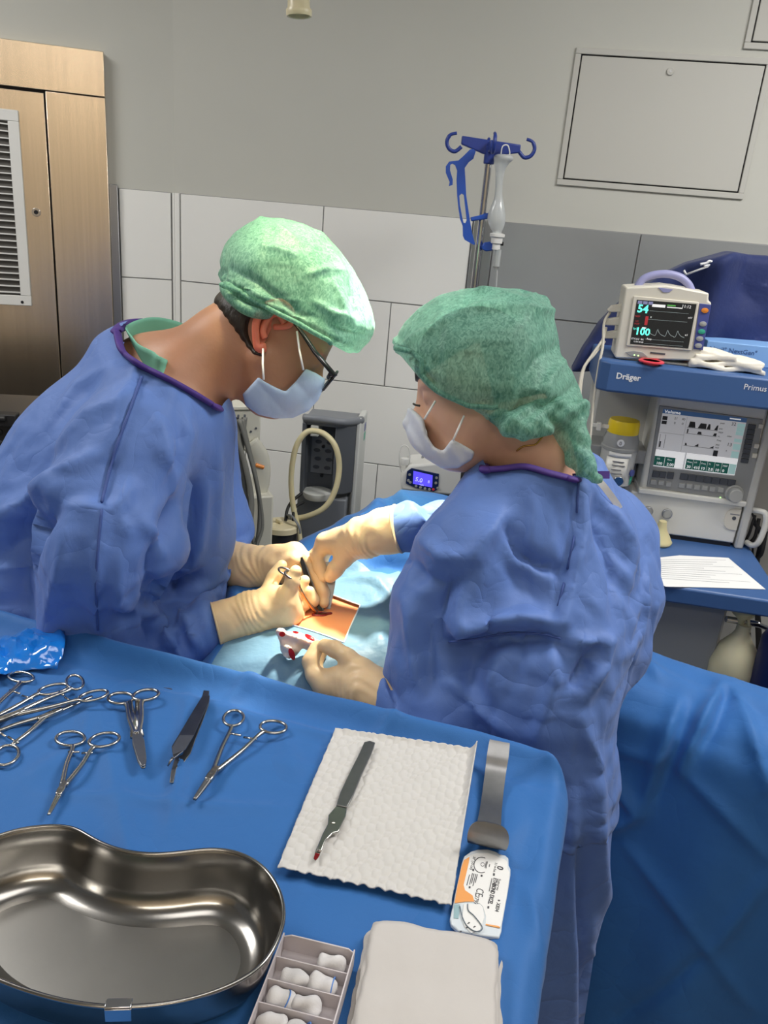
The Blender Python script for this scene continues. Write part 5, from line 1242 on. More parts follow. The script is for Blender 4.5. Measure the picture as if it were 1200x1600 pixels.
ls = obj('display', G().prism([PP(646, 735), PP(676, 742), PP(675, 761), PP(645, 755)], -pyy + 0.004, -pyy + 0.0048, VERT), 'lcd_blue', fp_)
p = PP(648, 750.5); text('display_text', '5.0', 0.020, Matrix.Translation((p[0], pyy - 0.0052, p[1])) @ Matrix.Rotation(R_(10), 4, 'Y') @ VERT, 'lcd_white', ls, bold=0.0003)
p = PP(668, 754); text('display_text', '8', 0.014, Matrix.Translation((p[0], pyy - 0.0052, p[1])) @ VERT, 'lcd_white', ls)
p = PP(655, 757); text('display_text', 'ml/h', 0.008, Matrix.Translation((p[0], pyy - 0.0052, p[1])) @ Matrix.Rotation(R_(10), 4, 'Y') @ VERT, 'lcd_white', ls)
for (x_, y_, m_) in ((640, 741, 'key_grey'), (638, 750, 'key_grey'), (641, 753, 'key_grey'), (682, 746, 'key_grey'), (681, 754, 'key_grey'), (677, 764, 'red_plastic'), (684, 762, 'key_grey'), (650, 759, 'key_grey'), (657, 761, 'key_grey'), (664, 763, 'key_grey'), (671, 764, 'key_grey')):
    p = PP(x_, y_); obj('button', G().cyl((p[0], pyy - 0.003, p[1]), (p[0], pyy - 0.006, p[1]), 0.0045, n=14), m_, fp_, bevel=0.0008)
obj('clamp', G().box((-0.02, -0.03, PP(690, 755)[1] - 0.03), (0.02, 0.025, PP(690, 755)[1] + 0.01)), 'black_plastic', pump, bevel=0.003)
obj('support', G().box((PP(640, 770)[0], pyy + 0.01, PP(640, 785)[1]), (PP(700, 770)[0], pyy + 0.10, PP(640, 768)[1])), 'key_dark', pump, bevel=0.004)
# loop holder with clear bottle beside the pump
vh = thing('syringe_holder', 'small white loop holder with a clear vial left of the pump', 'holder', (PT[0], PT[1], 0))
pyy2 = -0.05
lpz = [PP(x_, y_, pyy2) for x_, y_ in ((624, 712), (627, 699), (633, 696), (639, 702), (640, 720), (637, 735), (630, 738), (625, 730))]
obj('loop', G().tube(crom([(q[0], pyy2, q[1]) for q in lpz], 5, True), 0.002, 8, closed=True), 'white_plastic', vh, smooth=180)
q = PP(632, 726, pyy2); obj('vial', G().lathe([(0, 0), (0.013, 0.001), (0.014, 0.02), (0.013, 0.022), (0, 0.023)], 24, Matrix.Translation((q[0], pyy2, q[1]))), 'white_plastic', vh, smooth=40)
obj('bar', G().tube(crom([(PP(*q_, 0.0)[0], 0.0, PP(*q_, 0.0)[1]) for q_ in ((660, 716), (664, 711), (690, 716), (700, 724))], 5), 0.004, 8), 'bezel_grey', vh, smooth=180)
obj('bracket', G().tube([(q[0], pyy2, q[1] + 0.004), (0.0, 0.0, q[1] - 0.01)], 0.004, 8), 'white_plastic', vh, smooth=180)
# dark hoses behind the assistant's chin
for i, (a, b) in enumerate((((728, 716), (722, 752)), ((738, 714), (730, 750)))):
    p0_, p1_ = D(*a, 2.2), D(*b, 2.2)
    o = obj('black_hose', G().tube(crom([np.array([PT[0], PT[1] - 0.015, p0_[2] + 0.10]), p0_ + (-0.01, 0, 0.04), p0_, p1_, p1_ + (0.02, 0, -0.4), np.array([p1_[0] + 0.05 + 0.02 * i, p1_[1], 0.006])], 5), 0.0055, 8), 'black_rubber', smooth=180)
    tag(o, ['left one of two black hoses below the assistant\'s mask', 'right one of two black hoses below the assistant\'s mask'][i], 'hose', 'black hoses below the mask')

# ------------------------------------------------------------------ suction unit by the tiled wall
SP_ = D(515, 740, 2.5); FS = Frame((SP_[0], SP_[1]), -4)
su = thing('suction_unit', 'grey suction unit with a vertical recessed front by the tiled wall', 'suction unit', tuple(FS.O), R_(-4))
def SU(x, y, dy=0.0): p = FS.loc(x, y, dy); return (p[0], p[2])
mat('suction_grey', s2l(122, 126, 132), 0.45, var=(6, 0.03)); mat('suction_dark', s2l(84, 88, 94), 0.45, var=(6, 0.03)); mat('suction_white', s2l(206, 208, 204), 0.45, var=(6, 0.03)); mat('hose_cream', s2l(214, 204, 164), 0.35, sss=0.1, var=(12, 0.05)); mat('cream_paint', s2l(206, 204, 190), 0.45, var=(6, 0.03))
xl, xr = SU(471, 700)[0], SU(556, 700)[0]; zt, zbm = SU(500, 655)[1], SU(500, 772)[1]; dpt = 0.16
prf = [(xl, 0.0), (xl + 0.10, 0.0), (xr - 0.03, 0.02), (xr - 0.006, 0.05), (xr, 0.09), (xr, dpt), (xl, dpt)]
obj('housing', G().prism([(xl + 0.102, 0.0), (xr - 0.03, 0.02), (xr - 0.008, 0.05), (xr - 0.008, dpt), (xl, dpt), (xl, 0.06), (xl + 0.102, 0.06)], zbm, zt - 0.02), 'suction_dark', su, bevel=0.003)
obj('side_cheek', G().box((xl, -0.004, zbm), (xl + 0.014, 0.06, zt - 0.015)), 'suction_dark', su, bevel=0.003)
obj('white_cover', G().prism([(xr - 0.008, 0.048), (xr + 0.004, 0.05), (xr + 0.012, 0.09), (xr + 0.012, dpt), (xr - 0.008, dpt)], 0.10, zt + 0.004), 'suction_white', su, bevel=0.003)
tpn = obj('top_handle', G().tube(crom([(xl + 0.004, 0.0, zt), (xl + 0.05, -0.012, zt + 0.004), (xl + 0.11, -0.004, zt), (xr - 0.03, 0.02, zt - 0.004), (xr + 0.004, 0.07, zt - 0.006)], 6), 0.012, 12), 'suction_grey', su, smooth=180)
obj('top_cover', G().prism([(xl, 0.0), (xl + 0.102, 0.0), (xr - 0.03, 0.02), (xr - 0.008, 0.05), (xr - 0.008, dpt), (xl, dpt)], zt - 0.022, zt - 0.008), 'suction_grey', su, bevel=0.003)
ip = obj('instruction_plate', G().box((xl + 0.022, 0.055, zbm + 0.05), (xl + 0.092, 0.0605, zt - 0.06)), 'suction_grey', su, bevel=0.001)
bk = obj('back_panel', G().box((xl + 0.014, 0.057, zbm), (xl + 0.102, 0.062, zt - 0.02)), 'suction_dark', su)
zc = (zbm + zt) / 2
for zz in (zt - 0.10, zbm + 0.045): obj('screw', G().cyl((xl + 0.060, 0.055, zz), (xl + 0.060, 0.050, zz), 0.0055, n=14), 'black_plastic', ip)
for i in range(4):
    for k_ in range(2):
        obj('pictogram', G().lathe([(0.011, 0), (0.011, 0.0006), (0.006, 0.0007), (0.006, 0.0002)], 10, Matrix.Translation((xl + 0.040 + k_ * 0.036 + 0.004 * (i % 2), 0.0548, zc - 0.05 + i * 0.028)) @ VERT @ Matrix.Diagonal((1, 0.6, 1, 1))), 'key_dark', ip)
obj('shelf_cup', G().lathe([(0.0, -0.012), (0.040, -0.012), (0.046, 0.0), (0.046, 0.010), (0.042, 0.012), (0, 0.012)], 32, Matrix.Translation((xl + 0.055, 0.012, zbm - 0.005))), 'suction_white', su, smooth=40)
obj('holder_block', G().box((xl + 0.028, -0.012, SU(495, 681)[1]), (xl + 0.052, 0.058, SU(495, 664)[1])), 'suction_white', su, bevel=0.002)
for zz, m_ in ((SU(560, 680)[1], 'panel_violet'), (SU(560, 695)[1], 'green_key')): obj('sticker', G().box((xr + 0.0115, 0.095, zz - 0.012), (xr + 0.013, 0.125, zz + 0.012)), m_, su)
obj('lower_column', G().box((xl - 0.01, 0.02, 0.10), (xr - 0.02, dpt, zbm - 0.018)), 'suction_grey', su, bevel=0.006)
obj('base', G().box((xl - 0.10, -0.12, 0.04), (xr + 0.02, dpt + 0.03, 0.10)), 'suction_dark', su, bevel=0.01)
# hose loop
hpx = [(496, 674, -.03), (478, 676, -.035), (462, 700, -.04), (455, 745, -.05), (458, 790, -.06), (466, 826, -.07), (470, 850, -.08), (480, 860, -.08)]
hp2 = [(496, 674, -.03), (512, 682, -.035), (525, 700, -.04), (530, 730, -.04), (524, 765, -.05), (508, 792, -.06), (482, 806, -.06), (455, 811, -.05), (440, 815, -.06)]
hs_pts = [FS.world(FS.loc(*q)) for q in hpx[::-1]] + [FS.world(FS.loc(*q)) for q in hp2[1:]]
o = obj('suction_hose', G().tube(crom(hs_pts, 7), 0.0088, 12), 'hose_cream', smooth=180); tag(o, 'thick cream rubber hose looped over the front of the suction unit', 'hose')
# canister with lid
cp = FS.world(FS.loc(440, 822, -0.12)); cz = cp[2]
cn = thing('suction_jar', 'dark suction jar with a round cream lid beside the draped patient', 'jar', (cp[0], cp[1], 0.0))
obj('jar', G().lathe([(0.045, 0.0), (0.048, 0.01), (0.048, cz - 0.01), (0.044, cz)], 36), 'black_plastic', cn, smooth=40)
lid = obj('lid', G().lathe([(0.048, cz - 0.012), (0.054, cz - 0.010), (0.054, cz + 0.006), (0.050, cz + 0.010), (0, cz + 0.012)], 40), 'cream_plastic', cn, smooth=40, label='round cream lid')
obj('lid_port', G().cyl((-0.012, 0, cz + 0.01), (-0.012, 0, cz + 0.024), 0.007).cyl((-0.012, 0.0, cz + 0.02), (0.002, -0.012, cz + 0.016), 0.006), 'cream_plastic', lid, smooth=40)
obj('lid_handle', G().tube(crom([(0.02, 0.045, cz), (0.018, 0.02, cz + 0.03), (0.036, -0.01, cz + 0.035), (0.056, -0.02, cz + 0.01), (0.06, -0.02, cz - 0.01)], 6), 0.006, 10, flat=0.5), 'suction_grey', lid, smooth=180)
for i, pts in enumerate((((472, 770), (455, 785), (448, 800), (446, 822)), ((474, 785), (462, 792), (458, 808), (460, 826)))):
    o = obj('black_tube', G().tube(crom([FS.world(FS.loc(x_, y_, -0.02 - 0.03 * k_)) for k_, (x_, y_) in enumerate(pts)], 6), 0.005, 8), 'black_rubber', smooth=180)
    tag(o, ['outer black tube curving from the suction unit to its jar', 'inner black tube curving from the suction unit to its jar'][i], 'tube', 'black tubes of the suction jar')

# ------------------------------------------------------------------ cream trolley with hanging leads, behind the surgeon
TP_ = D(385, 700, 2.3); FE = Frame((TP_[0], TP_[1]), 24)
et = thing('electrosurgery_trolley', 'cream equipment trolley with stacked boxes behind the surgeon', 'trolley', tuple(FE.O), R_(24))
def EU(x, y, dy=0.0): p = FE.loc(x, y, dy); return (p[0], p[2])
a = EU(408, 640); 
obj('upper_box', G().box((-0.22, 0.0, EU(395, 694)[1]), (a[0], 0.20, a[1])), 'cream_paint', et, bevel=0.005)
obj('upper_lid', G().box((-0.24, -0.006, a[1]), (a[0] + 0.006, 0.20, a[1] + 0.012)), 'cream_paint', et, bevel=0.003)
for x_, y_ in ((392, 674), (400, 669)): p = EU(x_, y_); obj('screw', G().cyl((p[0], 0, p[1]), (p[0], -0.003, p[1]), 0.003, n=10), 'key_dark', et)
p = EU(400, 690); q = EU(404, 770)
obj('curved_shield', G().tube(crom([(p[0] - 0.02, -0.01, p[1]), (p[0] + 0.012, -0.01, p[1] - 0.05), (p[0] + 0.015, -0.01, q[1] + 0.03), (p[0] - 0.005, -0.01, q[1])], 6), 0.012, 12, flat=2.2), 'cream_paint', et, smooth=180)
l0 = EU(350, 790); l1 = EU(432, 772, 0.0)
obj('lower_box', G().box((-0.25, -0.05, 0.35), (EU(428, 780, -0.05)[0], 0.16, EU(420, 775, -0.05)[1])), 'cream_paint', et, bevel=0.006)
obj('middle_box', G().box((-0.24, 0.02, EU(380, 760)[1]), (EU(385, 740)[0], 0.16, EU(380, 712)[1])), 'white_plastic', et, bevel=0.006)
obj('post', G().box((-0.06, 0.10, 0.1), (-0.01, 0.15, a[1])), 'aluminium', et, bevel=0.003)
obj('base', G().box((-0.28, -0.12, 0.05), (0.08, 0.2, 0.35)), 'cream_paint', et, bevel=0.01)
p = EU(403, 725); obj('orange_plug', G().cyl((p[0] - 0.012, -0.02, p[1] + 0.004), (p[0] + 0.012, -0.02, p[1] - 0.004), 0.006, n=16), 'orange_key', et)
p = EU(402, 734); obj('dark_socket', G().box((p[0] - 0.008, -0.015, p[1] - 0.014), (p[0] + 0.008, 0.005, p[1] + 0.01)), 'key_dark', et, bevel=0.002)
# cable hooks and leads
for i, x_ in enumerate((350, 357, 364, 371, 381)):
    p = EU(x_, 654 - 0.2 * i, -0.015); obj('cable_hook', G().tube([(p[0], 0.0, p[1] - 0.004), (p[0], -0.02, p[1] - 0.006), (p[0], -0.026, p[1] + 0.012)], 0.0032, 8), 'key_dark', et, smooth=180)
leads = [[(366, 656), (361, 690), (364, 740), (370, 800), (375, 850), (390, 878)], [(378, 655), (386, 690), (398, 740), (406, 790), (403, 840), (392, 875)], [(362, 657), (372, 690), (384, 730), (393, 780), (390, 830), (384, 872)],
         [(356, 656), (355, 700), (362, 760), (374, 810), (386, 850), (394, 880)], [(383, 652), (379, 690), (376, 740), (380, 790), (392, 830), (398, 870)], [(370, 656), (374, 700), (382, 760), (386, 810), (380, 860), (376, 880)],
         [(374, 655), (392, 720), (404, 770), (410, 820), (402, 850), (396, 880)], [(350, 656), (352, 720), (354, 780), (360, 830), (370, 870), (380, 890)]]
for i, l_ in enumerate(leads):
    pts = [FE.world(FE.loc(x_, y_, -0.03 - 0.010 * (i % 4) - 0.012 * k_)) for k_, (x_, y_) in enumerate(l_)]; pts.append(pts[-1] + np.array([0.0, -0.01, -0.25]))
    o = obj('grey_lead', G().tube(crom(pts, 6), 0.0055 + 0.0012 * (i % 3), 8), 'cable_grey', smooth=180)
    tag(o, 'grey lead hanging in the bundle on the cream trolley', 'cable', 'grey leads on the trolley')
# ------------------------------------------------------------------ patient under the operating drapes
def sd_poly(q, poly):
    pc = np.asarray(poly, float); n_ = len(pc); d = np.full(len(q), 1e9); s = np.ones(len(q))
    for i in range(n_):
        a, b = pc[i], pc[i - 1]; e = b - a; w = q - a; t = np.clip((w @ e) / (e @ e), 0, 1); d = np.minimum(d, ((w - t[:, None] * e) ** 2).sum(1))
        c1 = q[:, 1] >= a[1]; c2 = q[:, 1] < b[1]; c3 = e[0] * w[:, 1] > e[1] * w[:, 0]; fl = (c1 & c2 & c3) | (~c1 & ~c2 & ~c3); s[fl] *= -1
    return s * np.sqrt(d)


BED = [(-.34, 1.06), (0.0, 1.05), (.10, 1.12), (.16, 1.22), (.40, 1.22), (.62, 1.10), (.95, .92), (1.08, 1.05), (.74, 1.27), (.52, 1.39), (.40, 1.55), (.22, 1.64), (.05, 1.62), (-.04, 1.55), (-.16, 1.51), (-.25, 1.44), (-.33, 1.32)]
HP = np.array([(-.34, 1.06, .88), (-.33, 1.3, .925), (-.25, 1.43, .975), (-.16, 1.49, 1.015), (-.05, 1.52, 1.06), (0.0, 1.53, 1.087), (.05, 1.53, 1.095), (.12, 1.50, 1.085), (.22, 1.6, 1.06), (.05, 1.62, 1.09), (.4, 1.5, .98),
               (-.09, 1.25, .95), (-.04, 1.14, .945), (-.15, 1.2, .945), (-.03, 1.28, .95), (-.13, 1.33, .95), (.05, 1.2, .945), (.03, 1.36, .99), (-.10, 1.42, .98), (.10, 1.3, .97), (.16, 1.24, .93), (.3, 1.3, .92), (0.0, 1.06, .91), (.5, 1.36, .90), (.7, 1.25, .895), (1.0, 1.0, .88), (.45, 1.2, .885), (.66, 1.12, .88), (-.22, 1.12, .92)])
def _tps(r2): return np.where(r2 > 1e-12, r2 * np.log(r2 + 1e-12), 0)
_n = len(HP); _K = _tps(((HP[:, None, :2] - HP[None, :, :2]) ** 2).sum(-1)) + 0.002 * np.eye(_n); _Pm = np.c_[np.ones(_n), HP[:, :2]]
_A = np.block([[_K, _Pm], [_Pm.T, np.zeros((3, 3))]]); _w = np.linalg.solve(_A, np.r_[HP[:, 2], 0, 0, 0])
def bedh(q):
    r2 = ((q[:, None, :] - HP[None, :, :2]) ** 2).sum(-1); return np.clip(_tps(r2) @ _w[:_n] + _w[_n] + q @ _w[_n + 1:], 0.80, 1.14)
def seg_ridge(q, a, b, h, w):
    a = np.array(a); b = np.array(b); e = b - a; t = np.clip(((q - a) @ e) / (e @ e), 0, 1); d = np.linalg.norm(q - a - t[:, None] * e, axis=1)
    return h * np.exp(-(d / w) ** 2) * np.sin(np.pi * np.clip(t, .08, .92))
def bed_sdf(p):
    q = p[:, :2]; h = bedh(q)
    return smax(sd_poly(q, BED) - 0.012 * (1 - p[:, 2]) * np.sin(q[:, 0] * 31 + q[:, 1] * 23), (p[:, 2] - h) * 0.9, 0.05)
def drape_sdf(p):
    q = p[:, :2]; z = p[:, 2]; h = bedh(q)
    for a, b, hh, w in (((-.05, 1.55), (.10, 1.36), .012, .016), ((.02, 1.53), (-.10, 1.40), .010, .014), ((.08, 1.52), (.14, 1.32), .014, .018), ((-.14, 1.48), (.0, 1.36), .008, .012), ((.0, 1.35), (.13, 1.28), .012, .013), ((-.02, 1.09), (.06, 1.27), .006, .012),
                        ((.04, 1.08), (.08, 1.24), .007, .010), ((-.30, 1.12), (-.12, 1.10), .006, .012), ((-.28, 1.16), (-.2, 1.3), .006, .012), ((.45, 1.33), (.62, 1.18), .014, .02), ((.58, 1.30), (.80, 1.08), .012, .02), ((.36, 1.4), (.5, 1.22), .010, .02)):
        h = h + seg_ridge(q, a, b, hh, w)
    dn = np.clip((0.88 - z) / 0.85, 0, 1)
    u = q[:, 0] * 0.9 - q[:, 1] * 0.5
    wave = dn ** 0.7 * (0.030 * np.sin(u * 13 + 1.0 + 1.5 * dn) + 0.014 * np.sin(u * 31 + 2 - 2 * dn)) + 0.012 * dn
    # broad box creases pressed into the hanging sheet
    return smax(sd_poly(q, BED) - 0.012 - wave, (z - h - 0.012) * 0.9, 0.045)


mat('skin_patient', s2l(226, 146, 98), 0.5, sss=0.25, bump=[(120, 0.12, 0.002)], var=(14, 0.05))
mat('wound', (0.20, 0.012, 0.012), 0.25, var=(60, 0.3), bump=[(150, 0.4, 0.002)])
mat('wound_dark', (0.05, 0.004, 0.004), 0.3, var=(60, 0.3))
cloth('drape_patient', s2l(52, 112, 182), big=(8, 0.16, 0.02), crease=(4, 0.35))
FLD = [Zp(562, 957, .95), Zp(537, 1012, .95), Zp(440, 979, .95), Zp(476, 925, .95)]

FLDC = np.mean([p[:2] for p in FLD], 0)
Vd, Fd = sdf_mesh(drape_sdf, (-.46, .80, .06), (1.2, 1.80, 1.22), 0.015, 2.2)
fc = Vd[Fd].mean(1); Vd, Fd = keep_faces(Vd, Fd, fc[:, 2] > 0.10)
inner = lambda p: drape_sdf(p) + 0.022
topm = (np.abs(Vd[:, 0] + 0.06) < 0.20) & (Vd[:, 1] < 1.36) & (Vd[:, 2] > 0.90)
Xd = relax_cloth(Vd, Fd, inner, pin=topm, excess=1.05, iters=60, g=0.0006, gap=0.002, seed=4, keepw=0.015, noise=0.008, bend=0.12)
Xd, Fd = refine(Xd, Fd)
Xd = press_folds(Xd, Fd, [([(1127, 1073), (1098, 1130), (1065, 1197)], 16, 10), ([(1135, 1085), (1118, 1130), (1088, 1180)], -10, 12), ([(1061, 1100), (1040, 1160), (1007, 1251)], 14, 16), ([(1075, 1110), (1062, 1150), (1030, 1240)], -10, 14),
    ([(1200, 1340), (1130, 1265), (1069, 1205)], 8, 5), ([(976, 1317), (1040, 1395), (1108, 1488)], 7, 5), ([(1108, 1488), (1200, 1371)], 7, 6), ([(1108, 1488), (1040, 1545), (965, 1590)], -7, 7), ([(1108, 1488), (1170, 1570)], 6, 5), ([(947, 1208), (975, 1240), (998, 1270)], 14, 5), ([(949, 1294), (975, 1283), (998, 1270)], 12, 4), ([(955, 1165), (1000, 1178), (1035, 1180)], 9, 6),
    ([(1145, 1075), (1175, 1150), (1200, 1230)], 10, 12), ([(1000, 1030), (1020, 1045), (1030, 1060)], 6, 6),
    ([(600, 770), (585, 800), (560, 830), (520, 850)], 10, 7), ([(625, 768), (640, 790), (655, 815)], 9, 7), ([(600, 772), (615, 800), (650, 800)], -8, 8), ([(480, 826), (530, 812), (580, 815)], 7, 6), ([(545, 905), (590, 910), (615, 940)], 10, 5), ([(560, 895), (600, 880), (650, 890)], -8, 10), ([(540, 925), (575, 930), (600, 960)], 4, 4), ([(570, 990), (600, 1010), (625, 1060)], 6, 5), ([(330, 1050), (400, 1035), (440, 1030)], 4, 5), ([(470, 1060), (500, 1040), (560, 1020)], 4, 4), ([(345, 905), (370, 930), (380, 960)], 6, 6), ([(585, 960), (600, 985), (590, 1010)], 4, 4)], wmin=13, gain=1.5)
dr = thing('surgical_drape', 'large blue surgical drape covering the patient, hanging to the floor at right', 'drape', (0.1, 1.3, 0))
me_g = (Xd, Fd)
dsh = obj('sheet', me_g, 'drape_patient', dr, True, smooth=180)
# pale adhesive incise sheet around the field, laid over the blue drape
INC = [Zp(*q, .945) for q in ((285, 1075), (410, 925), (535, 900), (625, 935), (655, 1010), (640, 1150), (380, 1150))]
inc = thing('incise_drape', 'pale light blue sheet around the operating field, over the darker drape', 'drape', (-.05, 1.2, 0.9))
mat('drape_pale', s2l(104, 142, 168), 0.45, bump=[(14, 0.35, 0.02), (50, 0.15, 0.004), (900, 0.15, 0.0006)], var=(5, 0.05), spec=0.4)


def cut_poly(src, poly, inside, offw, dz=0.0, rad=0.35):
    """cut a mesh along the vertical sides of a convex polygon and drop the part outside (or inside) it"""
    bm = bmesh.new(); bm.from_mesh(src); cxy = np.mean([p[:2] for p in poly], 0); off = Vector(offw); n = len(poly)
    for i in range(n):
        a = Vector(poly[i]); b = Vector(poly[(i + 1) % n]); nrm = (b - a).cross(Vector((0, 0, 1))).normalized()
        fs = [f for f in bm.faces if math.hypot(f.calc_center_median().x + off.x - cxy[0], f.calc_center_median().y + off.y - cxy[1]) < rad and f.calc_center_median().z + off.z > 0.8]
        ge = list({v for f in fs for v in f.verts}) + list({e for f in fs for e in f.edges}) + fs
        bmesh.ops.bisect_plane(bm, geom=ge, plane_co=a - off, plane_no=nrm, dist=1e-5)
    cs = np.array([list(f.calc_center_median() + off) for f in bm.faces]); sd = sd_poly(cs[:, :2], [(p[0], p[1]) for p in poly])
    kill = (sd < -1e-5) & (cs[:, 2] > 0.8) if inside else ~((sd < -1e-5) & (cs[:, 2] > 0.8))
    bm.faces.ensure_lookup_table(); bmesh.ops.delete(bm, geom=[bm.faces[i] for i in np.nonzero(kill)[0]], context='FACES')
    if dz: bmesh.ops.translate(bm, vec=(0, 0, dz), verts=bm.verts)
    me = bpy.data.meshes.new('sheet'); bm.to_mesh(me); bm.free(); me.shade_smooth(); return me


win = cut_poly(dsh.data, FLD, True, dr.location, rad=0.20)
pale = cut_poly(win, INC, False, dr.location, 0.0016)
win.materials.clear(); win.materials.append(MATS['drape_patient']); dsh.data = win
pale.transform(Matrix.Translation(Vector(dr.location) - Vector(inc.location))); pale.materials.clear(); pale.materials.append(MATS['drape_pale'])
po = bpy.data.objects.new('sheet', pale); COL.objects.link(po); po.parent = inc
# white adhesive edge of the window
edge = []
for i in range(4):
    a, b = FLD[i], FLD[(i + 1) % 4]
    for t in np.linspace(0, 1, 9)[:-1]:
        p = a + (b - a) * t; p = p.copy(); p[2] = bedh(p[None, :2])[0] + 0.0140; edge.append(p)
obj('window_edge', G().tube(edge, 0.0014, 6, closed=True), mat('tape_white', s2l(214, 224, 234), 0.6, var=(20, 0.03)), inc, True, smooth=180)

# patient body
pt = thing('person', 'patient lying under blue drapes with only a square of orange skin showing', 'person', (-.08, 1.25, 0.80))
def torso(p):
    q = p[:, :2]
    return smax(sd_poly(q, BED) + 0.07, np.maximum(p[:, 2] - bedh(q) + 0.030 - 0.039 * np.clip((0.16 - np.linalg.norm(q - FLDC, axis=1)) / 0.05, 0, 1), (0.82 - p[:, 2])), 0.05)
Vb, Fb = sdf_mesh(torso, (-.36, 1.0, .82), (1.10, 1.68, 1.16), 0.014, 2.2)
obj('body', (Vb, Fb), 'skin_patient', pt, True, smooth=180)
wc = Zp(503, 962, .956); wc[2] = bedh(wc[None, :2])[0] + 0.0095
wx = np.array([0.93, 0.36, 0]); wy = np.array([-0.36, 0.93, 0])
lips = [wc + wx * 0.017 * math.cos(a) + wy * 0.0055 * math.sin(a) * abs(math.sin(a)) ** 0.6 + wy * 0.0008 * math.sin(5 * a) for a in np.linspace(0, 2 * math.pi, 29)[:-1]]
wl = obj('incision', G().tube(lips, 0.0017, 8, closed=True), 'wound', pt, True, smooth=180, label='open red incision')
obj('incision_depth', G().add([p - np.array([0, 0, -0.0006]) for p in lips], [tuple(range(len(lips)))]), 'wound_dark', wl, True)
# operating table beneath
ot = thing('operating_table', 'operating table hidden under the patient and drapes', 'table', (0.05, 1.3, 0))
obj('column', G().box((0.0, 1.22, 0.05), (0.16, 1.42, 0.72)), 'brushed_steel', ot, True, bevel=0.01)
obj('base', G().box((-0.14, 1.12, 0.0), (0.30, 1.52, 0.06)), 'brushed_steel', ot, True, bevel=0.01)
obj('mattress', G().box((-0.20, 1.16, 0.72), (0.14, 1.46, 0.80)), 'black_rubber', ot, True, bevel=0.02)
# ------------------------------------------------------------------ surgeon and assistant
cloth('gown_blue', s2l(92, 124, 190), big=(10, 0.10, 0.02), rough=0.58, crease=(7, 0.45))
mat('purple_band', s2l(70, 44, 124), 0.7, bump=[(500, 0.3, 0.001)], var=(20, 0.08)); mat('white_stitch', s2l(214, 206, 226), 0.7, var=(30, 0.05)); mat('scrub_green', s2l(120, 186, 160), 0.75, bump=[(700, 0.25, 0.0006)], var=(10, 0.05))
mat('skin_man', s2l(180, 130, 100), 0.48, sss=0.18, bump=[(160, 0.15, 0.002), (30, 0.1, 0.004)], var=(18, 0.07)); mat('skin_woman', s2l(222, 176, 150), 0.48, sss=0.18, bump=[(160, 0.12, 0.002)], var=(18, 0.06)); mat('ear_skin', s2l(225, 128, 100), 0.45, sss=0.5, var=(18, 0.06))
mat('hair_dark', (0.022, 0.016, 0.011), 0.45, bump=[(140, 0.8, 0.004)], stretch=(1, 1, 0.25), var=(60, 0.4)); mat('latex', s2l(238, 206, 160), 0.42, sss=0.12, bump=[(45, 0.22, 0.004), (14, 0.2, 0.01)], var=(12, 0.04)); mat('mask_blue', s2l(178, 200, 228), 0.7, bump=[(40, 0.3, 0.006), (900, 0.2, 0.0006)], var=(10, 0.04)); mat('mask_white', s2l(216, 220, 228), 0.7, bump=[(40, 0.3, 0.006), (900, 0.2, 0.0006)], var=(10, 0.04))
mat('elastic_white', s2l(232, 232, 230), 0.7, var=(50, 0.04)); mat('glasses_black', (0.012, 0.012, 0.014), 0.25, var=(30, 0.1)); mat('lens', (0.95, 0.95, 0.95), 0.03, trans=0.95, var=(9, 0.01)); mat('gold_chain', s2l(212, 170, 90), 0.25, 1.0, var=(90, 0.1)); mat('eye_white', s2l(220, 214, 206), 0.2, var=(60, 0.03))


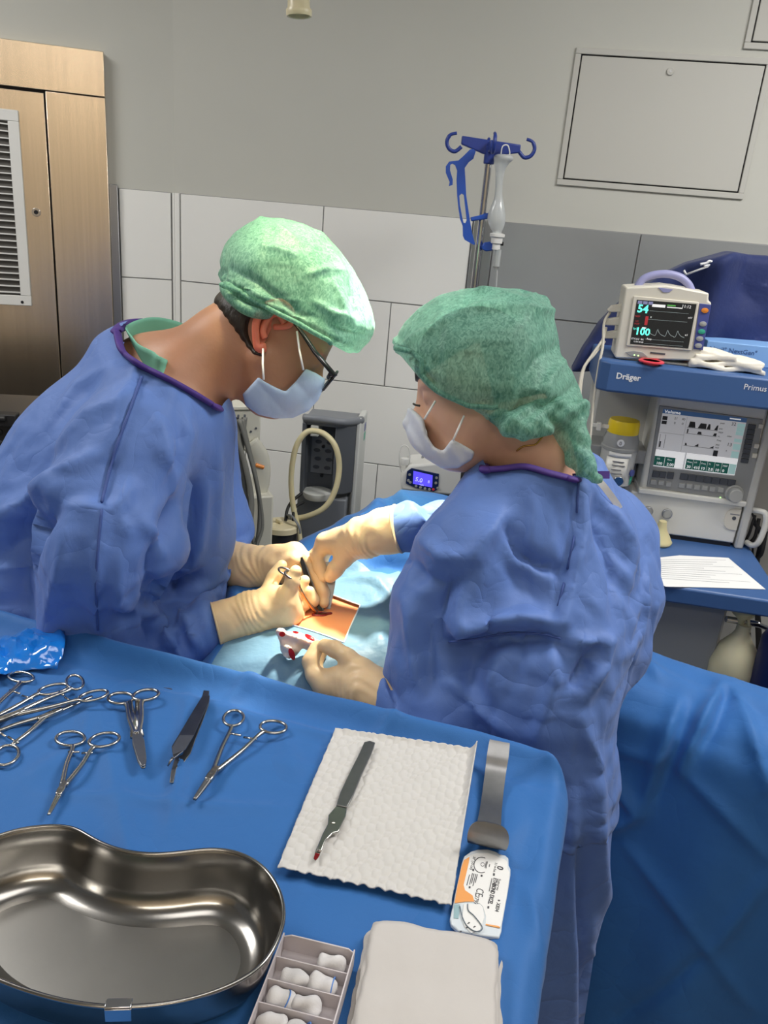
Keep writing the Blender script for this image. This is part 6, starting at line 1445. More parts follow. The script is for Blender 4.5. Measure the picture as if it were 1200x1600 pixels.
def cap_material():
    m = bpy.data.materials.new('cap_nonwoven'); m.use_nodes = True; nt = m.node_tree; b = nt.nodes['Principled BSDF']; out = nt.nodes['Material Output']
    tc = nt.nodes.new('ShaderNodeTexCoord')
    n1 = nt.nodes.new('ShaderNodeTexNoise'); n1.inputs['Scale'].default_value = 210; n1.inputs['Detail'].default_value = 6; n1.inputs['Distortion'].default_value = 1.2
    mp = nt.nodes.new('ShaderNodeMapping'); mp.inputs['Scale'].default_value = (1, 1, 0.45); nt.links.new(tc.outputs['Object'], mp.inputs[0]); nt.links.new(mp.outputs[0], n1.inputs['Vector'])
    cr = nt.nodes.new('ShaderNodeValToRGB'); cr.color_ramp.elements[0].position = 0.36; cr.color_ramp.elements[0].color = (*s2l(88, 152, 132), 1); cr.color_ramp.elements[1].position = 0.66; cr.color_ramp.elements[1].color = (*s2l(146, 206, 182), 1)
    nt.links.new(n1.outputs['Fac'], cr.inputs[0]); nt.links.new(cr.outputs[0], b.inputs['Base Color']); b.inputs['Roughness'].default_value = 0.55; b.inputs['Sheen Weight'].default_value = 0.2
    n2 = nt.nodes.new('ShaderNodeTexNoise'); n2.inputs['Scale'].default_value = 38; n2.inputs['Detail'].default_value = 5; nt.links.new(tc.outputs['Object'], n2.inputs['Vector'])
    bp = nt.nodes.new('ShaderNodeBump'); bp.inputs['Strength'].default_value = 0.35; bp.inputs['Distance'].default_value = 0.004; nt.links.new(n2.outputs['Fac'], bp.inputs['Height']); nt.links.new(bp.outputs[0], b.inputs['Normal'])
    tr = nt.nodes.new('ShaderNodeBsdfTranslucent'); nt.links.new(cr.outputs[0], tr.inputs['Color'])
    mx = nt.nodes.new('ShaderNodeMixShader'); mx.inputs[0].default_value = 0.30; nt.links.new(b.outputs[0], mx.inputs[1]); nt.links.new(tr.outputs[0], mx.inputs[2]); tp_ = nt.nodes.new('ShaderNodeBsdfTransparent'); m2 = nt.nodes.new('ShaderNodeMixShader'); m2.inputs[0].default_value = 0.25; nt.links.new(mx.outputs[0], m2.inputs[1]); nt.links.new(tp_.outputs[0], m2.inputs[2]); nt.links.new(m2.outputs[0], out.inputs['Surface'])
    MATS['cap_nonwoven'] = m


cap_material()


def J(pts):  # list of (px,py,depth,radius)
    return [D(a, b, c) for a, b, c, r in pts], [r for a, b, c, r in pts]


def head_frame(ear, d, fwd, up, yaw):
    """fwd/up given as picture directions (right, up); yaw turns the face away from the viewer"""
    f = cR * fwd[0] + cU * fwd[1]; f = f / np.linalg.norm(f); f = f * math.cos(yaw) + cF * math.sin(yaw)
    u = cR * up[0] + cU * up[1]; u = u - f * (u @ f); u /= np.linalg.norm(u); s = np.cross(u, f)
    return D(*ear, d), f, u, s


def head_sdf(p, E, f, u, s, side, neck, k=1.0):
    """E: ear canal of the near side; side=+1 if the near side is +s"""
    c = E - s * side * 0.072 * k; Rm = np.stack([f, s, u], -1)
    d = ell(p, c + u * 0.050 * k - f * 0.004 * k, np.array([.099, .077, .092]) * k, Rm)
    d = smin(d, ell(p, c + f * 0.045 * k - u * 0.030 * k, np.array([.060, .062, .088]) * k, Rm), 0.03)
    d = smin(d, rc(p, c + f * 0.060 * k - u * 0.098 * k, c + f * 0.080 * k - u * 0.095 * k, .026 * k, .021 * k), 0.03)          # chin
    for q in (-1, 1): d = smin(d, rc(p, c + f * 0.012 * k - u * 0.045 * k + s * q * 0.052 * k, c + f * 0.066 * k - u * 0.095 * k + s * q * 0.018 * k, .018 * k, .018 * k), 0.02)  # jaw line
    for q in (-1, 1): d = smin(d, ell(p, c + f * 0.084 * k + u * 0.030 * k + s * q * 0.026 * k, np.array([.014, .026, .009]) * k, Rm), 0.012)  # brow
    for q in (-1, 1): d = smax(d, -(np.linalg.norm(p - (c + (f * 0.104 + u * 0.010 + s * q * 0.032) * k), axis=1) - 0.014 * k), 0.012)           # sockets
    for q in (-1, 1): d = smin(d, np.linalg.norm(p - (c + (f * 0.086 + u * 0.010 + s * q * 0.032) * k), axis=1) - 0.0125 * k, 0.004)             # eyeballs/lids
    d = smin(d, rc(p, c + (f * 0.096 + u * 0.018) * k, c + (f * 0.120 - u * 0.022) * k, .007 * k, .012 * k), 0.012)           # nose
    for q in (-1, 1): d = smin(d, ell(p, c + (f * 0.106 - u * 0.026 + s * q * 0.011) * k, np.array([.011, .008, .008]) * k, Rm), 0.006)
    d = smin(d, ell(p, c + (f * 0.096 - u * 0.054) * k, np.array([.010, .022, .006]) * k, Rm), 0.006)                          # lips
    d = smin(d, ell(p, c + (f * 0.092 - u * 0.066) * k, np.array([.011, .019, .007]) * k, Rm), 0.006)
    d = smin(d, chain(p, *neck, k=0.03), 0.04)
    return d


def ear_geo(E, f, u, s, side, k=1.0, tilt=0.18):
    """outer ear: curled rim, inner ridge, lobe"""
    o = s * side; out = []
    f2 = f * math.cos(tilt) + o * math.sin(tilt) * 0.6
    def e(a, b, c): return E + (-f2 * a + u * b + o * c) * k
    rim = crom([e(.004, .008, .004), e(-.010, .022, .008), e(-.002, .036, .013), e(.016, .036, .017), e(.027, .020, .018), e(.025, .000, .015), e(.014, -.016, .010), e(.004, -.024, .007), e(-.004, -.018, .005)], 5)
    rad = np.interp(np.linspace(0, 1, len(rim)), [0, .15, .5, .8, .93, 1], [.0035, .0046, .0052, .0048, .0075, .005]) * k
    g = G().tube(rim, list(rad), 10)
    g2 = G().tube(crom([e(-.004, .020, .008), e(.010, .024, .011), e(.016, .012, .011), e(.012, -.004, .009), e(.004, -.010, .007)], 5), 0.0045 * k, 10)
    bowl = G().grid(np.array([crom([e(-.006, .020, .002), e(.004, .034, .008), e(.018, .034, .012), e(.027, .018, .014), e(.024, .000, .011), e(.012, -.016, .006), e(.000, -.020, .003)], 4),
                              crom([e(.006, .008, .001)] * 7, 4)]))
    g.add(g2.v, g2.f); g.add(bowl.v, bowl.f)
    return g


def inflate(p, poly, dep, R, w, lift=0.0):
    """pillow solid whose outline in the side view is poly"""
    sc = dep / FPX; q = proj(p) * sc; sd = sd_poly(q, np.array(poly) * sc)
    t = np.clip(-sd / w, 0, 1); th = R * np.sqrt(np.maximum(1 - (1 - t) ** 2, 0)); lat = np.abs((p - CAM) @ cF - dep - lift)
    return np.maximum(sd, np.where(sd < 0, (lat - th) * 0.6, sd))


def line_cut(p, a, b, dep):
    """signed distance (m) below the picture line a-b"""
    q = proj(p); e = np.array(b, float) - a; n = np.array([-e[1], e[0]]) / np.linalg.norm(e); return ((q - np.array(a)) @ n) * dep / FPX


def person(name_label, loc): return thing('person', name_label, 'person', loc)


def build_gown(par, sdf, lo, hi, vox, excess, iters, seed, folds, hole, zmin=0.05, pinf=None, keepw=0.02, g=0.0008, slack=0.028, bend=0.10, noise=0.008):
    V, F = sdf_mesh(sdf, lo, hi, vox, 1.8)
    fc = V[F].mean(1); V, F = keep_faces(V, F, fc[:, 2] > zmin)
    pin = None if pinf is None else pinf(V)
    X = relax_cloth(V, F, lambda p: sdf(p) + slack, pin=pin, excess=excess, iters=iters, g=g, gap=0.002, seed=seed, keepw=keepw, noise=noise, bend=bend)
    X, F = refine(X, F); X = press_folds(X, F, folds)
    fc = X[F].mean(1); fq = proj(fc); fd = (fc - CAM) @ cF
    X2, F2 = keep_faces(X, F, ~((sd_poly(fq, hole[0]) < 0) & (fd < hole[1])))
    return obj('gown', (X2, F2), 'gown_blue', par, True, smooth=180), X


# ================================================================== SURGEON (left)
man = person('surgeon in blue gown, green cap, glasses and mask bending over from the left', (-0.62, 1.25, 0.0))
mE, mf, mu, ms_ = head_frame((424, 521), 1.30, (.79, -.61), (.61, .79), R_(10))
mside = 1.0 if ms_ @ cF < 0 else -1.0
mneck = J([(395, 500, 1.38, .060), (345, 545, 1.375, .062), (285, 595, 1.36, .075), (255, 650, 1.36, .10)])
Sn, Sf = (205, 672, 1.22), (295, 640, 1.54)
m_t = J([(-40, 1060, 1.40, .175), (95, 830, 1.39, .165), (172, 700, 1.39, .155), (222, 610, 1.40, .108), (236, 575, 1.39, .070)])
m_sh = J([(*Sn, .090), (258, 652, 1.34, .095), (*Sf, .09)])
m_fr = J([(300, 690, 1.36, .055), (305, 800, 1.40, .060), (285, 930, 1.44, .075)])
m_an = J([(*Sn, .095), (172, 800, 1.19, .098), (140, 925, 1.28, .092), (168, 980, 1.325, .080), (252, 992, 1.345, .066), (318, 980, 1.355, .051)])
m_af = J([(*Sf, .085), (330, 800, 1.60, .075), (320, 860, 1.58, .065), (362, 878, 1.52, .046)])
pel = D(-40, 1060, 1.40)
def man_gown(p):
    d = chain(p, *m_t, k=0.06); d = smin(d, chain(p, *m_sh, k=0.05), 0.07); d = smin(d, chain(p, *m_fr, k=0.05), 0.06)
    d = smin(d, rc(p, pel, (pel[0], pel[1] - 0.02, 0.15), .175, .20), 0.08)
    d = smin(d, chain(p, *m_an, k=0.04), 0.028); d = smin(d, chain(p, *m_af, k=0.04), 0.03)
    return d
def man_body(p):
    d = head_sdf(p, mE, mf, mu, ms_, mside, mneck, .94)
    d = smin(d, chain(p, m_t[0], [r * .72 for r in m_t[1]], k=0.05), 0.05); d = smin(d, chain(p, m_sh[0], [r * .68 for r in m_sh[1]], k=0.04), 0.04)
    d = smin(d, chain(p, m_an[0], [r * .52 for r in m_an[1]], k=0.03), 0.03); d = smin(d, chain(p, m_af[0], [r * .52 for r in m_af[1]], k=0.03), 0.03)
    for q in (-.09, .09): d = smin(d, chain(p, [pel, np.array([pel[0] + .02, pel[1] + q, .48]), np.array([pel[0] - .02, pel[1] + q, .04])], [.11, .07, .045]), 0.04)
    return d
mV, mF = sdf_mesh(man_body, (-.95, .95, 0.0), (.06, 1.75, 1.78), 0.0055, 1.6)
mb_ = obj('body', (mV, mF), 'skin_man', man, True, smooth=180)
def near_loop(V, loop, r):
    m = np.full(len(V), 9.0)
    for q in loop: m = np.minimum(m, np.linalg.norm(V - q, axis=1))
    return m < r
NB_M = crom([D(183, 516, 1.36), D(194, 552, 1.29), D(222, 572, 1.245), D(262, 592, 1.235), D(302, 614, 1.255), D(338, 636, 1.31), D(352, 632, 1.40), D(338, 585, 1.47), D(290, 525, 1.48), D(240, 505, 1.45), D(205, 502, 1.41)], 3, True)
def pin_man(V): return (np.linalg.norm(V - D(340, 978, 1.36), axis=1) < .07) | (np.linalg.norm(V - D(368, 880, 1.51), axis=1) < .05) | near_loop(V, NB_M, .045)
mfolds = [([(223, 577), (203, 629), (177, 710), (159, 784)], -5, 6), ([(214, 585), (194, 635), (168, 712)], 6, 8), ([(262, 720), (277, 784), (258, 840), (240, 885), (234, 940)], -18, 12), ([(250, 700), (270, 745), (280, 790)], 12, 9), ([(140, 713), (70, 770), (7, 813)], 16, 16), ([(94, 791), (30, 840), (0, 870)], -12, 14), ([(94, 791), (160, 795)], 6, 6),
    ([(159, 795), (148, 931), (155, 1000)], 8, 7), ([(229, 820), (254, 843), (258, 870)], 10, 6), ([(295, 839), (284, 913)], 9, 8), ([(320, 760), (312, 850), (300, 890)], 10, 10), ([(340, 700), (338, 780), (335, 850)], 8, 9), ([(300, 700), (305, 760), (296, 820)], -8, 8), ([(306, 898), (270, 915), (244, 932)], -16, 9), ([(243, 957), (265, 1000), (295, 1038)], 12, 7), ([(280, 950), (300, 985), (313, 1023)], 12, 6), ([(225, 965), (240, 1005), (265, 1035)], -8, 8), ([(315, 945), (322, 985), (326, 1020)], 7, 5),
    ([(177, 566), (122, 605), (80, 660)], 7, 7), ([(205, 615), (140, 645), (90, 700)], 6, 8), ([(212, 560), (165, 575), (130, 620)], -5, 6), ([(205, 760), (180, 800), (200, 830)], 7, 6), ([(240, 640), (262, 700), (255, 750)], 7, 10), ([(270, 610), (295, 680), (300, 740)], 5, 8), ([(60, 800), (30, 900), (40, 1000)], -14, 14), ([(110, 810), (95, 900), (70, 1000)], 9, 14), ([(190, 870), (182, 940), (215, 960)], 8, 7), ([(232, 945), (200, 965), (170, 965)], -8, 7), ([(20, 790), (0, 850)], 10, 10)]
gm, gmX = build_gown(man, man_gown, (-1.05, .92, 0.04), (-.02, 1.85, 1.50), 0.0165, 1.09, 60, 2, mfolds, ([(183, 514), (194, 552), (222, 572), (262, 592), (302, 614), (338, 636), (375, 610), (350, 480), (240, 470)], 1.56), pinf=pin_man)

# neckline band, stitched seam, scrub collar
nb = surf_at(gmX, crom([(183, 516), (186, 534), (194, 552), (222, 572), (262, 592), (302, 614), (338, 636)], 6), 0.002)
nb = crom(nb[::2] + [D(350, 634, 1.40), D(342, 590, 1.47), D(295, 530, 1.49), D(245, 506, 1.47), D(205, 504, 1.43)], 4, True)
bd = obj('neck_band', G().tube(nb, 0.0095, 10, closed=True, flat=0.5), 'purple_band', man, True, smooth=180, label='purple neck binding')
sr = crom([D(206, 520, 1.36), D(214, 545, 1.30), D(232, 562, 1.275), D(262, 580, 1.28), D(320, 590, 1.40), D(300, 530, 1.455), D(250, 507, 1.43)], 7, True)
obj('scrub_collar', ribbon([q - cU * 0.010 + cR * 0.003 for q in sr + sr[:3]], [0.048] * (len(sr) + 3), cU * .8 - cR * .3, 0.002), 'scrub_green', man, True, smooth=180, label='green scrub collar')
def on_surface(fn, pts, lift=0.002):
    P = np.array(pts)
    for _ in range(6): P = P - grad(fn, P) * (fn(P) - lift)[:, None]
    return list(P)
obj('sleeve_seam', G().tube(surf_at(gmX, crom([(222, 588), (203, 640), (178, 710), (159, 784)], 6), 0.002), 0.0024, 6), mat('seam_blue', s2l(62, 86, 150), 0.7, var=(40, 0.05)), gm, True, smooth=180)
obj('sleeve_seam', G().tube(surf_at(gmX, crom([(159, 795), (150, 900), (153, 985)], 6), 0.0005), 0.0020, 6), 'seam_blue', gm, True, smooth=180)

# hair
def man_hair(p):
    d = head_sdf(p, mE, mf, mu, ms_, mside, mneck, .94) - 0.006
    c = mE - ms_ * mside * 0.072
    q = p - c; back = q @ mf; upc = q @ mu
    reg = smax(back - 0.016, -(upc + 0.030 + 0.30 * (back + 0.06)) + 0.0012 * np.sin(back * 420), 0.03)
    reg = np.minimum(reg, 0.060 - upc)
    reg = np.maximum(reg, 0.037 - np.linalg.norm(p - mE - mu * 0.002 + mf * 0.004, axis=1))
    return smax(d, reg, 0.014)
hV, hF = sdf_mesh(man_hair, (-.46, 1.10, 1.28), (.04, 1.62, 1.72), 0.004, 2.0)
obj('hair', (hV, hF), 'hair_dark', man, True, smooth=180)
obj('ear', ear_geo(mE - ms_ * mside * 0.004 + mf * 0.002, mf, mu, ms_, mside, 1.28), 'ear_skin', man, True, smooth=180, label='ear glowing red from the lamp behind')
obj('ear', ear_geo(mE - ms_ * mside * 0.142, mf, mu, ms_, -mside, 1.2), 'ear_skin', man, True, smooth=180)

# cap
mcap_poly = [(343, 402), (350, 378), (366, 358), (386, 344), (406, 335), (440, 335), (470, 342), (500, 356), (528, 382), (552, 414), (570, 448), (582, 480), (587, 505), (581, 524), (566, 540), (548, 556), (540, 590), (470, 560), (400, 520), (352, 470), (346, 425)]
def man_cap(p):
    c = mE - ms_ * mside * 0.072
    d = inflate(p, mcap_poly, 1.365, .105, .075)
    d = smin(d, ell(p, c + mu * 0.055 - mf * 0.006, (.120, .096, .108), np.stack([mf, ms_, mu], -1)), 0.02)
    cut = np.maximum(line_cut(p, (350, 446), (545, 553), 1.365), line_cut(p, (430, 492), (545, 553), 1.365))
    return smax(d, cut, 0.008)
cV, cF_ = sdf_mesh(man_cap, (-.36, 1.10, 1.36), (.06, 1.62, 1.75), 0.0085, 2.6)
cpos = line_cut(cV, (350, 446), (545, 553), 1.365)
cX = relax_cloth(cV, cF_, lambda p: man_cap(p) + 0.014, pin=cpos > -0.010, excess=1.06, iters=40, g=0.0002, gap=0.001, seed=6, keepw=0.03, noise=0.004, bend=0.10)
cX, cF_ = refine(cX, cF_)
cX = press_folds(cX, cF_, [([(404, 340), (440, 358), (470, 380)], 4, 4), ([(410, 382), (440, 390), (470, 402)], 3, 4), ([(360, 420), (400, 440), (440, 470), (480, 500)], -5, 6), ([(352, 432), (395, 455), (430, 482)], 5, 6), ([(500, 360), (530, 410), (550, 450)], 3, 5), ([(545, 440), (552, 470), (560, 500)], -5, 6), ([(520, 440), (535, 470), (540, 490)], 4, 5), ([(480, 430), (510, 420), (540, 425)], 3, 4), ([(520, 510), (550, 520), (575, 525)], -5, 6), ([(490, 470), (520, 490), (560, 500)], 4, 6), ([(430, 350), (415, 390), (420, 430)], -2, 6)], wmin=5, gain=1.6)
mc = obj('surgical_cap', (cX, cF_), 'cap_nonwoven', man, True, smooth=180, label='mint green bouffant cap lit by the lamp')
band = [(545, 553), (520, 543), (492, 527), (466, 508), (440, 497), (405, 487), (372, 470), (350, 446)]
def cap_edge(pts, fn, d0, lift=0.002): return on_surface(fn, crom([D(a, b, d0) for a, b in pts], 6), lift)
obj('cap_hem', G().tube(cap_edge(band, man_cap, 1.26), 0.0042, 8), 'cap_nonwoven', mc, True, smooth=180)
obj('cap_gather', G().tube(crom([D(352, 448, 1.30), D(358, 462, 1.29), D(378, 480, 1.28), D(400, 489, 1.275), D(420, 488, 1.28), D(402, 474, 1.28), D(372, 458, 1.285)], 6, True), 0.009, 10, closed=True, flat=1.0), 'cap_nonwoven', mc, True, smooth=180)

# mask with pleats
mm_poly = [(379, 616), (404, 589), (413, 596), (432, 606), (446, 612), (462, 596), (478, 576), (494, 583), (508, 592), (506, 604), (498, 624), (482, 642), (458, 653), (430, 654), (404, 648), (384, 634)]
def man_mask(p):
    c = mE - ms_ * mside * 0.072; Rm = np.stack([mf, ms_, mu], -1)
    hd = head_sdf(p, mE, mf, mu, ms_, mside, mneck, .94)
    face = np.minimum(ell(p, c + mf * 0.052 - mu * 0.042, (.082, .068, .080), Rm), hd - 0.006)
    q = proj(p); pl = 0.0045 * np.abs(np.sin((q[:, 0] * 0.62 - q[:, 1] * 0.55) * 0.085 + 0.4)) ** 0.6
    return smax(sd_poly(q * (1.32 / FPX), np.array(mm_poly) * 1.32 / FPX), face - 0.002 - pl, 0.006)
kV, kF = sdf_mesh(man_mask, (-.30, 1.14, 1.20), (.02, 1.55, 1.46), 0.0034, 2.2)
mk = obj('face_mask', (kV, kF), 'mask_blue', man, True, smooth=180, label='pale blue surgical mask')
for a, b in (((464, 518), (474, 578)), ((411, 545), (412, 593))):
    obj('ear_loop', G().tube([D(*a, 1.285), D((a[0] + b[0]) / 2 - 1, (a[1] + b[1]) / 2, 1.272), D(*b, 1.268)], 0.0017, 8), 'elastic_white', mk, True, smooth=180)

# glasses
gl = obj('glasses', G().tube([D(452, 497, 1.30), D(468, 514, 1.288), D(492, 550, 1.275), D(524, 588, 1.272)], [0.0025, 0.0042, 0.0054, 0.0056], 8, flat=0.5), 'glasses_black', man, True, smooth=180, label='black framed glasses')
def rimg(c0, ax1, ax2): return [c0 + ax1 * math.cos(a) * (1 - .12 * math.sin(2 * a)) + ax2 * math.sin(a) for a in np.linspace(0, 2 * math.pi, 25)[:-1]]
gc = D(513, 590, 1.285)
for i, q in enumerate((0, 1)):
    cc_ = gc - ms_ * mside * (0.024 + 0.064 * q) + mf * 0.006
    obj('rim', G().tube(rimg(cc_, ms_ * 0.026, mu * 0.019), 0.0022, 8, closed=True), 'glasses_black', gl, True, smooth=180)
    obj('lens', G().add(rimg(cc_, ms_ * 0.025, mu * 0.018) + [p + mf * 0.0012 for p in rimg(cc_, ms_ * 0.025, mu * 0.018)], [tuple(range(24)), tuple(range(24, 48))[::-1]]), 'lens', gl, True)
obj('hinge', G().tube([D(519, 582, 1.272), gc], [0.0048, 0.0036], 8), 'glasses_black', gl, True, smooth=180)
obj('bridge', G().tube([gc - ms_ * mside * 0.050 + mf * 0.006 + mu * .006, gc - ms_ * mside * 0.062 + mf * 0.006 + mu * .006], 0.0022, 8), 'glasses_black', gl, True, smooth=180)


# ================================================================== gloved hands
def glove(par, wrist, palm, fingers, label, vox=0.0022, cuff=None, cut=None):
    pw, rw = J(wrist); pp, rp = J(palm); fs = [J(f) for f in fingers]
    def fn(p):
        d = chain(p, pw, rw, 0.02)
        for i in range(len(pp)): d = smin(d, rc(p, pw[-1], pp[i], rw[-1], rp[i]), 0.018)
        for i in range(len(pp) - 1): d = smin(d, rc(p, pp[i], pp[i + 1], rp[i], rp[i + 1]), 0.016)
        df = None
        for P, r in fs:
            e = chain(p, P, r, 0.006); df = e if df is None else smin(df, e, 0.0022)
        d = smin(d, df, 0.012)
        ax = pw[1] - pw[0]; ax = ax / np.linalg.norm(ax); s = (p - pw[0]) @ ax
        wr = 0.0007 * np.sin(s * 330 + 9 * np.sin(p[:, 2] * 45 + p[:, 0] * 30) + 3 * np.sin(p[:, 0] * 90)) * np.exp(-((s - 0.06) / 0.030) ** 2) + 0.0009 * np.sin(p[:, 0] * 120 + p[:, 1] * 90) * np.sin(p[:, 2] * 140)
        return smax(d - wr, -s, 0.003)
    allp = np.concatenate([np.array(pw), np.array(pp)] + [np.array(P) for P, _ in fs]); lo = allp.min(0) - .05; hi = allp.max(0) + .05
    V, F = sdf_mesh(fn, lo, hi, vox, 1.8)
    o = obj('glove', (V, F), 'latex', par, True, smooth=180, label=label)
    ax = pw[1] - pw[0]; ax /= np.linalg.norm(ax); e1 = np.cross(ax, [0, 0, 1.0]); e1 /= np.linalg.norm(e1); e2 = np.cross(ax, e1)
    obj('cuff_rim', G().tube([pw[0] + ax * 0.002 + (e1 * math.cos(a) + e2 * math.sin(a)) * (rw[0] + 0.0006) for a in np.linspace(0, 2 * math.pi, 33)[:-1]], 0.0017, 8, closed=True), 'latex', o, True, smooth=180)
    return o


glove(man, [(336, 977, 1.345, .0385), (362, 970, 1.352, .034), (392, 960, 1.358, .030)], [(425, 940, 1.365, .026), (446, 940, 1.35, .020), (448, 958, 1.362, .022), (432, 962, 1.365, .022)],
      [[(440, 946, 1.345, .0155), (450, 924, 1.338, .0125), (457, 908, 1.335, .0118), (462, 893, 1.333, .0105)],
       [(420, 922, 1.385, .0135), (428, 902, 1.395, .012), (440, 884, 1.40, .0102)],
       [(448, 935, 1.385, .013), (467, 928, 1.392, .0118), (475, 908, 1.39, .0102)],
       [(452, 948, 1.385, .013), (474, 944, 1.395, .0118), (489, 938, 1.395, .0108), (484, 924, 1.39, .0098)],
       [(450, 962, 1.375, .0125), (464, 962, 1.385, .0112), (470, 950, 1.39, .0100)]], 'cream latex glove on the surgeon\'s near hand')
glove(man, [(358, 880, 1.51, .042), (378, 884, 1.50, .037), (398, 886, 1.49, .032)], [(432, 878, 1.475, .027), (458, 868, 1.455, .019), (450, 886, 1.47, .022)],
      [[(462, 866, 1.45, .0145), (480, 876, 1.44, .0130), (496, 898, 1.425, .0120), (505, 925, 1.412, .0108), (506, 942, 1.406, .0092)],
       [(456, 876, 1.468, .0135), (478, 900, 1.46, .0122), (492, 928, 1.445, .0112), (496, 944, 1.43, .0095)],
       [(428, 890, 1.455, .0150), (446, 884, 1.437, .0130), (460, 874, 1.427, .0118)],
       [(450, 888, 1.475, .013), (466, 908, 1.475, .0118), (470, 926, 1.465, .0105)],
       [(444, 894, 1.475, .0125), (456, 912, 1.475, .0112), (458, 926, 1.47, .0098)]], 'cream latex glove on the surgeon\'s far hand')

# instruments held by the surgeon
fcp = thing('tissue_forceps', 'black tissue forceps held by the surgeon, tips in the incision', 'tweezers', tuple(D(488, 915, 1.41)))
for s_, q in ((-1, 0), (1, 1)):
    a = D(470, 871, 1.425); b = D(487 + 2 * s_, 918, 1.413 + .002 * s_); c = D(499 + 1.5 * s_, 946, 1.405 + .002 * s_); e = D(507, 962, 1.402)
    obj('arm', ribbon(crom([a, b, c, e], 6), np.interp(np.linspace(0, 1, 19), [0, .35, .75, 1], [.006, .0105, .006, .0022]), cR * 0.8 + cU * 0.25, 0.0018), 'glasses_black' if s_ < 0 else 'instrument_dark', fcp, True, smooth=40)
mat('instrument_gold', s2l(206, 160, 112), 0.25, 1.0, var=(40, 0.08))
nh = thing('dissecting_scissors', 'gold toned scissors with the surgeon\'s thumb through one ring', 'scissors', tuple(D(480, 935, 1.36)))
rc1 = D(457, 899, 1.335); ra1 = D(466, 903, 1.335) - D(448, 894, 1.335); ra1 /= np.linalg.norm(ra1); ra2 = cF * 0.9 + cU * 0.35; ra2 = ra2 - ra1 * (ra2 @ ra1); ra2 /= np.linalg.norm(ra2)
obj('finger_ring', G().tube([rc1 + ra1 * .0135 * math.cos(a) + ra2 * .0125 * math.sin(a) for a in np.linspace(0, 2 * math.pi, 29)[:-1]], 0.0019, 8, closed=True), 'instrument_dark', nh, True, smooth=180)
rc2 = D(446, 893, 1.375)
obj('finger_ring', G().tube([rc2 + ra1 * .0125 * math.cos(a) + ra2 * .0115 * math.sin(a) for a in np.linspace(0, 2 * math.pi, 29)[:-1]], 0.0019, 8, closed=True), 'instrument_dark', nh, True, smooth=180)
obj('shank', G().tube(crom([D(466, 905, 1.34), D(470, 922, 1.345), D(484, 945, 1.372), D(501, 966, 1.40)], 6), [0.0020] * 6 + [0.0026] * 13, 10), 'instrument_gold', nh, True, smooth=180)
obj('shank', G().tube(crom([D(452, 900, 1.385), D(472, 928, 1.378), D(488, 948, 1.385), D(503, 965, 1.402)], 6), [0.0018] * 19, 10), 'instrument_dark', nh, True, smooth=180)

# ================================================================== ASSISTANT (right)
wom = person('assistant in blue gown and mint cap, seen from behind at the right', (0.30, 1.0, 0.0))
wE, wf_, wu, ws_ = head_frame((752, 603), 1.135, (-.966, -.249), (-.249, .966), R_(4))
wside = 1.0 if ws_ @ cF < 0 else -1.0
wneck = J([(790, 625, 1.205, .050), (815, 670, 1.205, .050), (832, 715, 1.215, .054), (848, 775, 1.235, .062)])
wSl, wSr = (735, 832, 1.15), (950, 815, 1.33)
w_sh = J([(*wSl, .074), (842, 795, 1.235, .092), (*wSr, .074)])
w_nk = J([(800, 765, 1.215, .062), (850, 770, 1.22, .066), (900, 785, 1.25, .070)])
w_t = J([(855, 815, 1.235, .112), (845, 910, 1.215, .122), (838, 990, 1.20, .118), (838, 1060, 1.195, .104), (850, 1180, 1.22, .090)])
w_al = J([(*wSl, .072), (697, 910, 1.17, .070), (680, 1010, 1.18, .064), (690, 1082, 1.16, .058), (650, 1102, 1.185, .049), (604, 1093, 1.20, .041)])
w_ar = J([(*wSr, .074), (860, 860, 1.42, .072), (760, 850, 1.44, .064), (690, 812, 1.39, .055), (628, 826, 1.365, .043)])
w_fl = J([(965, 812, 1.30, .056), (988, 900, 1.27, .046), (975, 985, 1.26, .038), (935, 1050, 1.25, .032)])
hipw = np.array([.285, 1.02, .86])
def wom_gown(p):
    d = chain(p, *w_t, k=0.06); d = smin(d, chain(p, *w_sh, k=0.05), 0.06); d = smin(d, chain(p, *w_fl, k=0.04), 0.06); d = smin(d, chain(p, *w_nk, k=0.03), 0.04)
    d = smin(d, rc(p, hipw, (hipw[0] + .045, hipw[1] + 0.03, 0.16), .104, .115), 0.06)
    d = smin(d, chain(p, *w_al, k=0.035), 0.026); d = smin(d, chain(p, *w_ar, k=0.035), 0.03)
    return d
def wom_body(p):
    d = head_sdf(p, wE, wf_, wu, ws_, wside, wneck, .86)
    d = smin(d, chain(p, w_t[0], [r * .62 for r in w_t[1]], k=0.05), 0.03); d = smin(d, chain(p, w_sh[0], [r * .58 for r in w_sh[1]], k=0.04), 0.03)
    d = smin(d, chain(p, w_al[0], [r * .40 for r in w_al[1]], k=0.03), 0.02); d = smin(d, chain(p, w_ar[0], [r * .45 for r in w_ar[1]], k=0.03), 0.02)
    for q in (-.04, .04): d = smin(d, chain(p, [hipw, hipw + np.array([.01 + q, .01, -.40]), np.array([hipw[0] + .03 + q, hipw[1] + .03, .04])], [.06, .045, .035]), 0.03)
    return d
bV, bF = sdf_mesh(wom_body, (-.12, .76, 0.0), (.60, 1.55, 1.60), 0.0055, 1.6)
obj('body', (bV, bF), 'skin_woman', wom, True, smooth=180)
NB_W = crom([D(757, 733, 1.185), D(785, 731, 1.165), D(820, 728, 1.15), D(858, 738, 1.155), D(898, 748, 1.19), D(912, 742, 1.25), D(885, 715, 1.31), D(820, 700, 1.33), D(765, 715, 1.27)], 3, True)
